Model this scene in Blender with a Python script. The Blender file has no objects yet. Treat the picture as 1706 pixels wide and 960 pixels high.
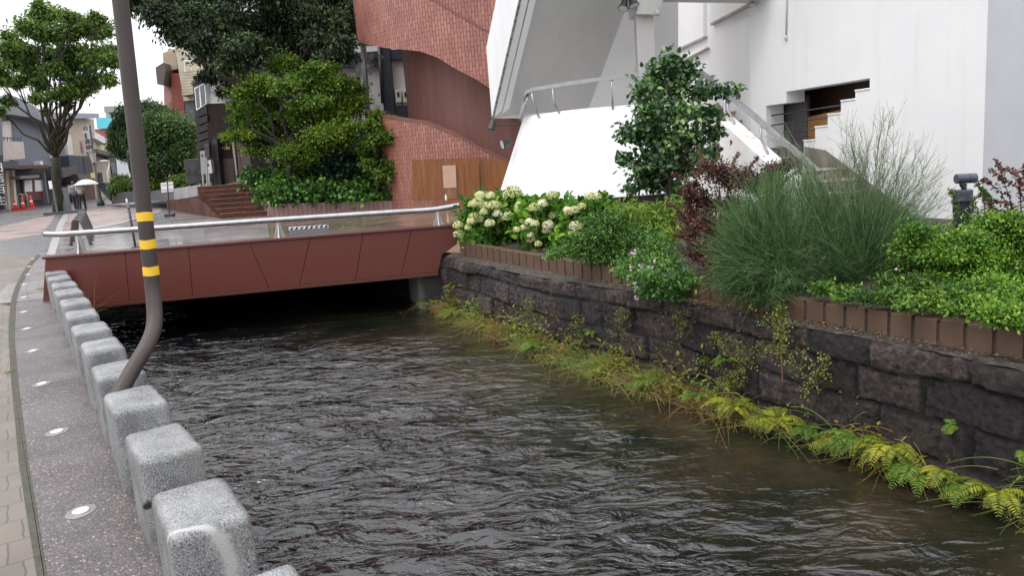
import bpy, bmesh, math, random
import numpy as np
from mathutils import Vector, Matrix, noise

scene = bpy.context.scene
# ------------------------------------------------------------------ camera, world, sun, exposure
FPX, CU, CV, EYE = 1250.0, 853.0, 480.0, 1.5
PITCH, ROLL = math.radians(9.9), math.radians(4.4)
FW = Vector((0, math.cos(PITCH), -math.sin(PITCH)))
_U0 = Vector((0, math.sin(PITCH), math.cos(PITCH)))
RT = Vector((1, 0, 0)) * math.cos(ROLL) - _U0 * math.sin(ROLL)
UPV = _U0 * math.cos(ROLL) + Vector((1, 0, 0)) * math.sin(ROLL)
CAM = Vector((0, 0, EYE))
cd = bpy.data.cameras.new('camera')
cd.sensor_width = 36.0
cd.lens = 36.0 * FPX / 1706.0
cd.clip_start = 0.05
cd.clip_end = 2000
cam = bpy.data.objects.new('camera', cd)
scene.collection.objects.link(cam)
cam.matrix_world = Matrix(((RT.x, UPV.x, -FW.x, CAM.x), (RT.y, UPV.y, -FW.y, CAM.y), (RT.z, UPV.z, -FW.z, CAM.z), (0, 0, 0, 1)))
scene.camera = cam

SUN_EL, SUN_AZ = math.radians(58), math.radians(235)      # azimuth clockwise from +Y: behind and to the left
world = bpy.data.worlds.new('World')
scene.world = world
world.use_nodes = True
wn, wl = world.node_tree.nodes, world.node_tree.links
wn.clear()
sky = wn.new('ShaderNodeTexSky')
sky.sky_type = 'NISHITA'
sky.sun_disc = False
sky.sun_elevation = SUN_EL
sky.sun_rotation = SUN_AZ
sky.air_density = 1.0
sky.dust_density = 4.0
hs = wn.new('ShaderNodeHueSaturation')
hs.inputs['Saturation'].default_value = 0.18
hs.inputs['Value'].default_value = 1.0
mixw = wn.new('ShaderNodeMix'); mixw.data_type = 'RGBA'
mixw.inputs['Factor'].default_value = 0.75
mixw.inputs['B'].default_value = (9.6, 9.8, 10.4, 1)       # even white cloud cover
bg = wn.new('ShaderNodeBackground')
bg.inputs['Strength'].default_value = 0.14
wo = wn.new('ShaderNodeOutputWorld')
wl.new(sky.outputs[0], hs.inputs['Color'])
wl.new(hs.outputs[0], mixw.inputs['A'])
# overcast sky: the cloud cover is brighter overhead than at the horizon
wtc = wn.new('ShaderNodeTexCoord'); wsx = wn.new('ShaderNodeSeparateXYZ'); wmr = wn.new('ShaderNodeMapRange')
wmr.inputs['From Min'].default_value = 0.0; wmr.inputs['From Max'].default_value = 1.0
wmr.inputs['To Min'].default_value = 7.5; wmr.inputs['To Max'].default_value = 19.0
wl.new(wtc.outputs['Generated'], wsx.inputs[0]); wl.new(wsx.outputs['Z'], wmr.inputs['Value'])
wvm = wn.new('ShaderNodeVectorMath'); wvm.operation = 'SCALE'; wvm.inputs[0].default_value = (.985, .99, 1.03)
wl.new(wmr.outputs[0], wvm.inputs['Scale']); wl.new(wvm.outputs[0], mixw.inputs['B'])
wl.new(mixw.outputs['Result'], bg.inputs['Color'])
wl.new(bg.outputs[0], wo.inputs['Surface'])

sd = bpy.data.lights.new('sun', 'SUN')
sd.energy = 0.6
sd.angle = math.radians(16)
sd.color = (1.0, 0.97, 0.93)
sun = bpy.data.objects.new('sun', sd)
scene.collection.objects.link(sun)
_sdir = Vector((math.sin(SUN_AZ) * math.cos(SUN_EL), math.cos(SUN_AZ) * math.cos(SUN_EL), math.sin(SUN_EL)))
sun.rotation_euler = _sdir.to_track_quat('Z', 'Y').to_euler()
scene.view_settings.view_transform = 'Standard'
scene.view_settings.look = 'None'
scene.view_settings.gamma = 1
scene.view_settings.exposure = 0.25
scene.view_settings.use_curve_mapping = False
try:
    scene.cycles.max_bounces = 6
    scene.cycles.transparent_max_bounces = 6
except Exception:
    pass

# ------------------------------------------------------------------ picture to place helpers
def ray(u, v):
    return FW + RT * ((u - CU) / FPX) - UPV * ((v - CV) / FPX)
def onz(u, v, z):
    d = ray(u, v)
    return CAM + d * ((z - EYE) / d.z)
def ony(u, v, y):
    d = ray(u, v)
    return CAM + d * (y / d.y)
def gz(y):
    return min(max(0.0, 0.0115 * (y - 9.0)), 0.70)
def G(u, v):
    z = 0.0
    for _ in range(40):
        p = onz(u, v, z)
        z = gz(p.y)
    p.z = z
    return p
def cyl(u, v, cx, cy, R):
    d = ray(u, v)
    a = d.x * d.x + d.y * d.y
    b = -(d.x * cx + d.y * cy)
    c = cx * cx + cy * cy - R * R
    disc = max(0.0, b * b - a * c)
    t = (-b - math.sqrt(disc)) / a
    p = CAM + d * t
    return math.atan2(p.y - cy, p.x - cx), p.z
class Plane:
    """an upright plane through p0 along d; n looks at the camera"""
    def __init__(s, p0, d):
        s.p0 = Vector((p0[0], p0[1], 0)); s.d = Vector((d[0], d[1], 0)).normalized()
        n = Vector((s.d.y, -s.d.x, 0))
        if (CAM - s.p0).dot(n) < 0: n = -n
        s.n = n
    def at(s, u, v, off=0.0):
        r = ray(u, v)
        t = ((s.p0 + s.n * off - CAM).dot(s.n)) / r.dot(s.n)
        return CAM + r * t
    def sz(s, u, v, off=0.0):
        p = s.at(u, v, off)
        return (p - s.p0).dot(s.d), p.z
    def w(s, a, t, z):
        p = s.p0 + s.d * a + s.n * t
        return Vector((p.x, p.y, z))

# ------------------------------------------------------------------ objects
col = scene.collection
def wloc(o):
    p = Vector((0, 0, 0))
    while o is not None:
        p += o.location; o = o.parent
    return p
def tag(o, label=None, cat=None, group=None, kind=None):
    if label: o['label'] = label
    if cat: o['category'] = cat
    if group: o['group'] = group
    if kind: o['kind'] = kind
    return o
def thing(name, label, cat, loc, group=None):
    o = bpy.data.objects.new(name, None)
    o.empty_display_size = 0.2
    o.location = loc
    col.objects.link(o)
    return tag(o, label, cat, group)
def copy_tree(o, parent=None):
    c = o.copy(); col.objects.link(c)
    if parent is not None: c.parent = parent
    for ch in list(o.children): copy_tree(ch, c)
    return c
def V(*a):
    return Vector(a)
class MB:
    def __init__(s):
        s.v = []; s.f = []; s.uv = None
    def add(s, vs, fs):
        b = len(s.v)
        s.v += [Vector(x) for x in vs]
        s.f += [tuple(i + b for i in f) for f in fs]
    def poly(s, pts):
        s.add(pts, [tuple(range(len(pts)))])
    def obox(s, o, a, b, c):
        o, a, b, c = Vector(o), Vector(a), Vector(b), Vector(c)
        vs = [o, o + a, o + a + b, o + b, o + c, o + a + c, o + a + b + c, o + b + c]
        fs = [(0, 3, 2, 1), (4, 5, 6, 7), (0, 1, 5, 4), (1, 2, 6, 5), (2, 3, 7, 6), (3, 0, 4, 7)]
        if a.cross(b).dot(c) < 0: fs = [tuple(reversed(f)) for f in fs]
        s.add(vs, fs)
    def box(s, c, sx, sy, sz, rz=0.0):
        ca, sa = math.cos(rz), math.sin(rz)
        a = V(ca * sx, sa * sx, 0); b = V(-sa * sy, ca * sy, 0)
        s.obox(Vector(c) - a / 2 - b / 2, a, b, V(0, 0, sz))     # c: centre of the base
    def prism(s, pts, vec):
        n = len(pts); vec = Vector(vec)
        P = [Vector(p) for p in pts]
        fs = [tuple(range(n)), tuple(range(2 * n - 1, n - 1, -1))]
        for i in range(n):
            j = (i + 1) % n
            fs.append((j, i, n + i, n + j))
        s.add(P + [p + vec for p in P], fs)
    def tube(s, pts, r, n=10, cap=True):
        P = [Vector(p) for p in pts]; k = len(P)
        rr = r if isinstance(r, (list, tuple)) else [r] * k
        t0 = (P[1] - P[0]).normalized()
        a = t0.orthogonal().normalized()
        vs = []
        for i in range(k):
            t = (P[min(i + 1, k - 1)] - P[max(i - 1, 0)])
            t = t.normalized() if t.length > 1e-9 else t0
            a = (a - t * a.dot(t))
            a = a.normalized() if a.length > 1e-6 else t.orthogonal().normalized()
            b = t.cross(a)
            for j in range(n):
                q = 2 * math.pi * j / n
                vs.append(P[i] + (a * math.cos(q) + b * math.sin(q)) * rr[i])
        fs = []
        for i in range(k - 1):
            for j in range(n):
                j2 = (j + 1) % n
                fs.append((i * n + j, i * n + j2, (i + 1) * n + j2, (i + 1) * n + j))
        if cap:
            fs.append(tuple(range(n - 1, -1, -1))); fs.append(tuple(range((k - 1) * n, k * n)))
        s.add(vs, fs)
    def lathe(s, prof, c, n=24):
        c = Vector(c); vs = []; k = len(prof)
        for r, z in prof:
            for j in range(n):
                q = 2 * math.pi * j / n
                vs.append(c + V(r * math.cos(q), r * math.sin(q), z))
        fs = []
        for i in range(k - 1):
            for j in range(n):
                j2 = (j + 1) % n
                fs.append((i * n + j, i * n + j2, (i + 1) * n + j2, (i + 1) * n + j))
        fs.append(tuple(range(n - 1, -1, -1))); fs.append(tuple(range((k - 1) * n, k * n)))
        s.add(vs, fs)
    def ball(s, c, r, sub=2, squash=(1, 1, 1)):
        bm = bmesh.new(); bmesh.ops.create_icosphere(bm, subdivisions=sub, radius=1)
        vs = [Vector(c) + V(x.co.x * r * squash[0], x.co.y * r * squash[1], x.co.z * r * squash[2]) for x in bm.verts]
        bm.verts.index_update()
        fs = [tuple(x.index for x in f.verts) for f in bm.faces]
        bm.free(); s.add(vs, fs)
    def build(s, name, mat, parent=None, smooth=False, bevel=0.0, loc=None, fix=True, seg=2):
        base = wloc(parent) if parent is not None else V(0, 0, 0)
        if loc is not None: base = Vector(loc) + (base if False else V(0, 0, 0))
        m = bpy.data.meshes.new(name)
        m.from_pydata([tuple(p - base) for p in s.v], [], s.f)
        if s.uv is not None:
            l = m.uv_layers.new(name='UVMap')
            flat = []
            for f in s.f:
                for i in f: flat += list(s.uv[i])
            l.data.foreach_set('uv', flat)
        if fix or bevel:
            bm = bmesh.new(); bm.from_mesh(m)
            if fix: bmesh.ops.recalc_face_normals(bm, faces=bm.faces)
            if bevel:
                es = [e for e in bm.edges if len(e.link_faces) == 2 and e.calc_face_angle(0) > 0.5]
                bmesh.ops.bevel(bm, geom=es, offset=bevel, segments=seg, affect='EDGES', profile=0.5, clamp_overlap=True)
            bm.to_mesh(m); bm.free()
        if smooth: m.polygons.foreach_set('use_smooth', [True] * len(m.polygons))
        if mat: m.materials.append(mat)
        o = bpy.data.objects.new(name, m)
        col.objects.link(o)
        if parent is not None: o.parent = parent
        elif loc is not None: o.location = loc
        return o
def pp(pl, px, o0, o1):
    """prism between offsets o0 and o1 of a plane, outlined by picture points at offset o1"""
    P = [pl.at(u, v, o1) for u, v in px]
    return P, pl.n * (o0 - o1)
def rect(u0, v0, u1, v1, lean=0.0):
    """upright rectangle in the picture; lean: sideways shift of its foot"""
    return [(u0, v0), (u1, v0), (u1 + lean, v1), (u0 + lean, v1)]
def smoothed(pts, n=8):
    """Catmull-Rom through the points"""
    P = [Vector(p) for p in pts]; out = []
    for i in range(len(P) - 1):
        p0 = P[max(i - 1, 0)]; p1 = P[i]; p2 = P[i + 1]; p3 = P[min(i + 2, len(P) - 1)]
        for k in range(n):
            t = k / n
            out.append(0.5 * ((2 * p1) + (p2 - p0) * t + (2 * p0 - 5 * p1 + 4 * p2 - p3) * t * t + (3 * p1 - p0 - 3 * p2 + p3) * t ** 3))
    out.append(P[-1]); return out
def sheet(name, xy, off, mat, kind='structure'):
    bm = bmesh.new()
    f = bm.faces.new([bm.verts.new((p[0], p[1], 0)) for p in xy])
    for yc in (9.0, 69.87):
        bmesh.ops.bisect_plane(bm, geom=bm.verts[:] + bm.edges[:] + bm.faces[:], plane_co=(0, yc, 0), plane_no=(0, 1, 0))
    bmesh.ops.triangulate(bm, faces=bm.faces[:])
    for v in bm.verts: v.co.z = gz(v.co.y) + off
    bmesh.ops.recalc_face_normals(bm, faces=bm.faces)
    for f in bm.faces:
        if f.normal.z < 0: f.normal_flip()
    m = bpy.data.meshes.new(name); bm.to_mesh(m); bm.free()
    m.materials.append(mat)
    o = bpy.data.objects.new(name, m); col.objects.link(o)
    if kind: o['kind'] = kind
    return o

# ------------------------------------------------------------------ materials
def nodes(name):
    m = bpy.data.materials.new(name); m.use_nodes = True
    nt = m.node_tree
    return m, nt, nt.nodes['Principled BSDF'], nt.links
def rgba(c): return (c[0], c[1], c[2], 1)
def ramp(nt, stops, interp='LINEAR'):
    r = nt.nodes.new('ShaderNodeValToRGB'); e = r.color_ramp.elements
    r.color_ramp.interpolation = interp
    while len(e) < len(stops): e.new(0.5)
    for i, (p, c) in enumerate(stops):
        e[i].position = p; e[i].color = rgba(c)
    return r
def coords(nt, scale=(1, 1, 1), rot=(0, 0, 0), rand=False, kind='Object'):
    tc = nt.nodes.new('ShaderNodeTexCoord'); mp = nt.nodes.new('ShaderNodeMapping')
    mp.inputs['Scale'].default_value = scale; mp.inputs['Rotation'].default_value = rot
    src = tc.outputs[kind]
    if rand:
        oi = nt.nodes.new('ShaderNodeObjectInfo'); va = nt.nodes.new('ShaderNodeVectorMath'); va.operation = 'SCALE'
        cv = nt.nodes.new('ShaderNodeCombineXYZ')
        for i in range(3): nt.links.new(oi.outputs['Random'], cv.inputs[i])
        va.inputs['Scale'].default_value = 37.0
        nt.links.new(cv.outputs[0], va.inputs[0])
        ad = nt.nodes.new('ShaderNodeVectorMath'); ad.operation = 'ADD'
        nt.links.new(src, ad.inputs[0]); nt.links.new(va.outputs[0], ad.inputs[1]); src = ad.outputs[0]
    nt.links.new(src, mp.inputs['Vector'])
    return mp.outputs[0]
def noi(nt, vec, scale, detail=5, rough=0.6, dist=0.0):
    n = nt.nodes.new('ShaderNodeTexNoise')
    n.inputs['Scale'].default_value = scale; n.inputs['Detail'].default_value = detail
    n.inputs['Roughness'].default_value = rough; n.inputs['Distortion'].default_value = dist
    nt.links.new(vec, n.inputs['Vector']); return n.outputs['Fac']
def mixc(nt, fac, a, b, mode='MIX'):
    m = nt.nodes.new('ShaderNodeMix'); m.data_type = 'RGBA'; m.blend_type = mode
    for s, x in (('Factor', fac), ('A', a), ('B', b)):
        if hasattr(x, 'is_output'): nt.links.new(x, m.inputs[s] if s == 'Factor' else m.inputs[s])
        elif s == 'Factor': m.inputs[s].default_value = x
        else: m.inputs[s].default_value = rgba(x)
    return m.outputs['Result']
def mixsock(m):
    return m
def bumpn(nt, b, h, strength, dist=0.01):
    bp = nt.nodes.new('ShaderNodeBump'); bp.inputs['Strength'].default_value = strength; bp.inputs['Distance'].default_value = dist
    nt.links.new(h, bp.inputs['Height']); nt.links.new(bp.outputs[0], b.inputs['Normal'])
    return bp
def M(name, c1, c2=None, scale=4, rough=0.6, bump=0.0, bscale=60, metal=0.0, spec=0.5, sc=(1, 1, 1), rand=False, detail=6, bd=0.01, lo=0.35, hi=0.65, rough2=None):
    m, nt, b, L = nodes(name)
    b.inputs['Roughness'].default_value = rough; b.inputs['Metallic'].default_value = metal
    b.inputs['Specular IOR Level'].default_value = spec
    vec = coords(nt, sc, rand=rand)
    if c2 is not None:
        f = noi(nt, vec, scale, detail)
        r = ramp(nt, [(lo, c1), (hi, c2)]); L.new(f, r.inputs['Fac']); L.new(r.outputs[0], b.inputs['Base Color'])
        if rough2 is not None:
            mr = nt.nodes.new('ShaderNodeMapRange'); mr.inputs['From Min'].default_value = lo; mr.inputs['From Max'].default_value = hi
            mr.inputs['To Min'].default_value = rough; mr.inputs['To Max'].default_value = rough2
            L.new(f, mr.inputs['Value']); L.new(mr.outputs[0], b.inputs['Roughness'])
    else: b.inputs['Base Color'].default_value = rgba(c1)
    if bump:
        h = noi(nt, vec, bscale, 6); bumpn(nt, b, h, bump, bd)
    return m
def leafmat(name, c1, c2, c3, rough=0.5, trans=0.3, spec=0.4):
    m, nt, b, L = nodes(name)
    at = nt.nodes.new('ShaderNodeAttribute'); at.attribute_name = 'tint'
    r = ramp(nt, [(0.0, c1), (0.55, c2), (1.0, c3)])
    L.new(at.outputs['Fac'], r.inputs['Fac']); L.new(r.outputs[0], b.inputs['Base Color'])
    b.inputs['Roughness'].default_value = rough; b.inputs['Specular IOR Level'].default_value = spec
    if trans:
        tr = nt.nodes.new('ShaderNodeBsdfTranslucent'); mx = nt.nodes.new('ShaderNodeMixShader'); mx.inputs[0].default_value = trans
        L.new(r.outputs[0], tr.inputs['Color']); L.new(b.outputs[0], mx.inputs[1]); L.new(tr.outputs[0], mx.inputs[2])
        L.new(mx.outputs[0], nt.nodes['Material Output'].inputs['Surface'])
    return m

# ------------------------------------------------------------------ foliage
def fastmesh(name, co, quads, mat, parent, tint=None, smooth=False, label=None):
    base = wloc(parent) if parent is not None else V(0, 0, 0)
    co = np.asarray(co, dtype=np.float32) - np.array(base, dtype=np.float32)
    k = quads.shape[1]
    m = bpy.data.meshes.new(name)
    m.vertices.add(len(co)); m.vertices.foreach_set('co', co.ravel())
    m.loops.add(quads.size); m.loops.foreach_set('vertex_index', quads.ravel().astype(np.int32))
    m.polygons.add(len(quads)); m.polygons.foreach_set('loop_start', np.arange(0, quads.size, k, dtype=np.int32))
    if smooth: m.polygons.foreach_set('use_smooth', np.ones(len(quads), dtype=bool))
    m.update(calc_edges=True)
    if tint is not None:
        a = m.attributes.new('tint', 'FLOAT', 'POINT'); a.data.foreach_set('value', np.asarray(tint, dtype=np.float32))
    m.materials.append(mat)
    o = bpy.data.objects.new(name, m); col.objects.link(o)
    if parent is not None: o.parent = parent
    return o
def unit(a):
    return a / np.maximum(np.linalg.norm(a, axis=1, keepdims=True), 1e-9)
def leaves(name, P, axis, nrm, L, W, mat, parent, tint, fold=0.2, curl=0.15, wide=.46):
    """one bent leaf per point: foot, two sides, tip"""
    P = np.asarray(P); n = len(P)
    a = unit(np.asarray(axis)); nn = unit(nrm - a * np.sum(nrm * a, axis=1, keepdims=True)); s = np.cross(a, nn)
    L = np.broadcast_to(L, (n,))[:, None]; W = np.broadcast_to(W, (n,))[:, None]
    v = np.empty((n, 6, 3))
    v[:, 0] = P
    up = nn * W * fold
    for i, (t, w) in ((1, (.30, wide)), (2, (.68, wide * .82))):
        mid = P + a * L * t - nn * L * curl * t * t
        v[:, i] = mid + s * W * w + up; v[:, 6 - i] = mid - s * W * w + up
    v[:, 3] = P + a * L - nn * L * curl
    i0 = np.arange(n)[:, None] * 6
    q = np.concatenate([i0 + np.array([[0, 1, 2, 3]]), i0 + np.array([[0, 3, 4, 5]])])
    return fastmesh(name, v.reshape(-1, 3), q, mat, parent, np.repeat(tint, 6))
def strands(name, pts, rad, mat, parent, tint):
    """thin three-sided stems: pts (n,k,3), rad (n,k)"""
    n, k, _ = pts.shape
    t = np.empty_like(pts); t[:, 1:-1] = pts[:, 2:] - pts[:, :-2]; t[:, 0] = pts[:, 1] - pts[:, 0]; t[:, -1] = pts[:, -1] - pts[:, -2]
    t /= np.maximum(np.linalg.norm(t, axis=2, keepdims=True), 1e-9)
    ref = np.where(np.abs(t[:, :, 2:3]) > 0.9, np.array([1.0, 0, 0]), np.array([0, 0, 1.0]))
    a = np.cross(t, ref); a /= np.maximum(np.linalg.norm(a, axis=2, keepdims=True), 1e-9); b = np.cross(t, a)
    v = np.empty((n, k, 3, 3))
    for j in range(3):
        q = 2 * math.pi * j / 3
        v[:, :, j] = pts + (a * math.cos(q) + b * math.sin(q)) * rad[:, :, None]
    idx = np.arange(n * k * 3).reshape(n, k, 3)
    fs = []
    for j in range(3):
        j2 = (j + 1) % 3
        fs.append(np.stack([idx[:, :-1, j], idx[:, :-1, j2], idx[:, 1:, j2], idx[:, 1:, j]], axis=-1).reshape(-1, 4))
    return fastmesh(name, v.reshape(-1, 3), np.concatenate(fs), mat, parent, np.repeat(tint, k * 3), smooth=True)
def blobs_px(lst, Y, jit, rng, depth=None, zmin=None):
    """picture ellipses (u, v, ru, rv) at distance Y become blobs of real size"""
    out = []
    for e in lst:
        u, v, ru, rv = e[:4]; dy = e[4] if len(e) > 4 else rng.uniform(-jit, jit)
        y = Y + dy; c = ony(u, v, y); k = y / FPX
        if zmin is not None and c.z - rv * k * .6 < zmin:
            q = onz(u, v + rv * .6, zmin)
            if 0 < q.y < y:
                y = max(q.y, y * .55); c = ony(u, v, y); k = y / FPX
        rx, rz = ru * k, rv * k
        ry = depth if depth else rx
        out.append((np.array(c), np.array([rx, ry, rz])))
    return out
def split_blobs(blobs, k, f, rng, flat=1.0):
    """each blob becomes k smaller sprays scattered through it"""
    out = []
    for c, r in blobs:
        for _ in range(k):
            d = rng.normal(size=3); d /= np.linalg.norm(d)
            out.append((c + d * r * rng.uniform(.25, .95), r * f * rng.uniform(.6, 1.3) * np.array([1, 1, flat])))
    return out + list(blobs)
def blob_leaves(name, blobs, n, L, W, mat, parent, rng, shell=0.5, up=0.5, flat=False, tvar=0.22, out=0.6, hang=0.0, tbase=0.4, fuzz=.2):
    vol = np.array([b[1][0] * b[1][1] + b[1][0] * b[1][2] for b in blobs]); cnt = (vol / vol.sum() * n).astype(int) + 1
    PP, AA, NN, TT = [], [], [], []
    for (c, r), k in zip(blobs, cnt):
        d = unit(rng.normal(size=(k, 3)))
        rad = shell + (1 - shell) * rng.random(k) ** 0.7
        # uneven outline
        ph = rng.random(3) * 6.28
        rad = rad * (1.02 + 0.24 * np.sin(d[:, 0] * 5 + ph[0]) * np.sin(d[:, 1] * 5 + ph[1]) + 0.14 * np.sin(d[:, 2] * 7 + ph[2]))
        rad = rad * (1 + .2 * rng.normal(size=k))
        P = c + d * rad[:, None] * r + rng.normal(size=(k, 3)) * (r.mean() * fuzz)
        o = unit(d / r)
        A = o * out + rng.normal(size=(k, 3)) * 0.6
        A[:, 2] -= hang
        N = np.array([0, 0, 1.0]) * up + o * 0.5 + rng.normal(size=(k, 3)) * 0.45
        PP.append(P); AA.append(A); NN.append(N)
        TT.append(np.clip(tbase + rng.normal() * tvar * 0.6 + rng.normal(size=k) * tvar, 0, 1))
    P, A, N, T = map(np.concatenate, (PP, AA, NN, TT))
    s = rng.uniform(0.7, 1.25, len(P))
    return leaves(name, P, A, N, L * s, W * s, mat, parent, T)
def limb(mb, p0, p1, r0, r1, rng, wob=0.12, n=6):
    p0, p1 = Vector(p0), Vector(p1); d = (p1 - p0).length
    pts, rr = [], []
    for i in range(n + 1):
        t = i / n
        w = math.sin(t * math.pi) * d * wob
        pts.append(p0.lerp(p1, t) + V(rng.uniform(-1, 1) * w, rng.uniform(-1, 1) * w, rng.uniform(-.6, .6) * w + w * 0.3))
        rr.append(r0 + (r1 - r0) * t ** 0.8)
    mb.tube(pts, rr, 7)
    return pts
rng = np.random.default_rng(11); random.seed(5)
# ================================================================== materials of the place
def granite_mat(vein=False):
    m, nt, b, L = nodes('grey_granite')
    vec = coords(nt, rand=True)
    f = noi(nt, vec, 185, 2, 0.6)
    r = ramp(nt, [(0.31, (.04, .042, .045)), (0.43, (.18, .185, .193)), (0.57, (.30, .305, .31)), (0.72, (.52, .52, .52))])
    L.new(f, r.inputs['Fac'])
    st = noi(nt, vec, 5.5, 5, 0.6); rs = ramp(nt, [(0.3, (.52, .53, .53)), (0.62, (1, 1, 1))]); L.new(st, rs.inputs['Fac'])
    c = mixc(nt, 1.0, r.outputs[0], rs.outputs[0], 'MULTIPLY')
    # lichen and rust runs down the street side
    ru = noi(nt, coords(nt, (7, 7, 0.9), rand=True), 1.5, 4, 0.6); rr = ramp(nt, [(0.60, (0, 0, 0)), (0.72, (.55, .55, .55))]); L.new(ru, rr.inputs['Fac'])
    c = mixc(nt, rr.outputs[0], c, (.20, .165, .12))
    if vein:
        p1, p2, p3 = V(-.22, -.10, 0), V(-.22, -.05, .36), V(-.16, .14, .425)
        nn = (p2 - p1).cross(p3 - p1).normalized(); dd = nn.dot(p1)
        v0 = coords(nt)
        dn = nt.nodes.new('ShaderNodeTexNoise'); dn.inputs['Scale'].default_value = 7; dn.inputs['Detail'].default_value = 5; L.new(v0, dn.inputs['Vector'])
        ma = nt.nodes.new('ShaderNodeVectorMath'); ma.operation = 'MULTIPLY_ADD'; ma.inputs[1].default_value = (.05,) * 3; L.new(dn.outputs['Color'], ma.inputs[0]); L.new(v0, ma.inputs[2])
        dt = nt.nodes.new('ShaderNodeVectorMath'); dt.operation = 'DOT_PRODUCT'; dt.inputs[1].default_value = nn; L.new(ma.outputs[0], dt.inputs[0])
        sb = nt.nodes.new('ShaderNodeMath'); sb.operation = 'SUBTRACT'; sb.inputs[1].default_value = dd + .025 * (nn.x + nn.y + nn.z); L.new(dt.outputs['Value'], sb.inputs[0])
        ab = nt.nodes.new('ShaderNodeMath'); ab.operation = 'ABSOLUTE'; L.new(sb.outputs[0], ab.inputs[0])
        rv = ramp(nt, [(0.004, (.75, .75, .75)), (0.013, (0, 0, 0))]); L.new(ab.outputs[0], rv.inputs['Fac'])
        sx = nt.nodes.new('ShaderNodeSeparateXYZ'); L.new(v0, sx.inputs[0])
        lim = nt.nodes.new('ShaderNodeMapRange'); lim.inputs['From Min'].default_value = -.12; lim.inputs['From Max'].default_value = -.15; L.new(sx.outputs['X'], lim.inputs['Value'])
        mm = nt.nodes.new('ShaderNodeMath'); mm.operation = 'MULTIPLY'; L.new(rv.outputs[0], mm.inputs[0]); L.new(lim.outputs[0], mm.inputs[1])
        c = mixc(nt, mm.outputs[0], c, (.46, .46, .43))
    L.new(c, b.inputs['Base Color'])
    b.inputs['Roughness'].default_value = 0.42
    wr = noi(nt, vec, 9, 3); mr = nt.nodes.new('ShaderNodeMapRange'); mr.inputs['To Min'].default_value = .2; mr.inputs['To Max'].default_value = .5
    mr.inputs['From Min'].default_value = .35; mr.inputs['From Max'].default_value = .65
    L.new(wr, mr.inputs['Value']); L.new(mr.outputs[0], b.inputs['Roughness'])
    bumpn(nt, b, noi(nt, vec, 120, 4), 0.35, 0.004)
    return m
def aggregate_mat():
    m, nt, b, L = nodes('exposed_aggregate')
    vec = coords(nt)
    vo = nt.nodes.new('ShaderNodeTexVoronoi'); vo.inputs['Scale'].default_value = 120
    L.new(vec, vo.inputs['Vector'])
    sep = nt.nodes.new('ShaderNodeSeparateColor'); L.new(vo.outputs['Color'], sep.inputs[0])
    r = ramp(nt, [(0.0, (.055, .048, .047)), (0.5, (.095, .083, .083)), (0.85, (.135, .118, .115)), (0.96, (.21, .18, .16)), (1.0, (.42, .38, .34))])
    L.new(sep.outputs[0], r.inputs['Fac'])
    st = noi(nt, vec, 1.3, 6, 0.65); rs = ramp(nt, [(0.32, (.66, .63, .62)), (0.66, (1.12, 1.08, 1.08))]); L.new(st, rs.inputs['Fac'])
    c = mixc(nt, 1.0, r.outputs[0], rs.outputs[0], 'MULTIPLY')
    L.new(c, b.inputs['Base Color'])
    wr = noi(nt, vec, 1.7, 4); mr = nt.nodes.new('ShaderNodeMapRange'); mr.inputs['To Min'].default_value = .3; mr.inputs['To Max'].default_value = .6
    mr.inputs['From Min'].default_value = .35; mr.inputs['From Max'].default_value = .65
    L.new(wr, mr.inputs['Value']); L.new(mr.outputs[0], b.inputs['Roughness'])
    inv = nt.nodes.new('ShaderNodeMath'); inv.operation = 'SUBTRACT'; inv.inputs[0].default_value = 1; L.new(vo.outputs['Distance'], inv.inputs[1])
    bumpn(nt, b, inv.outputs[0], 0.5, 0.004)
    return m
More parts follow.
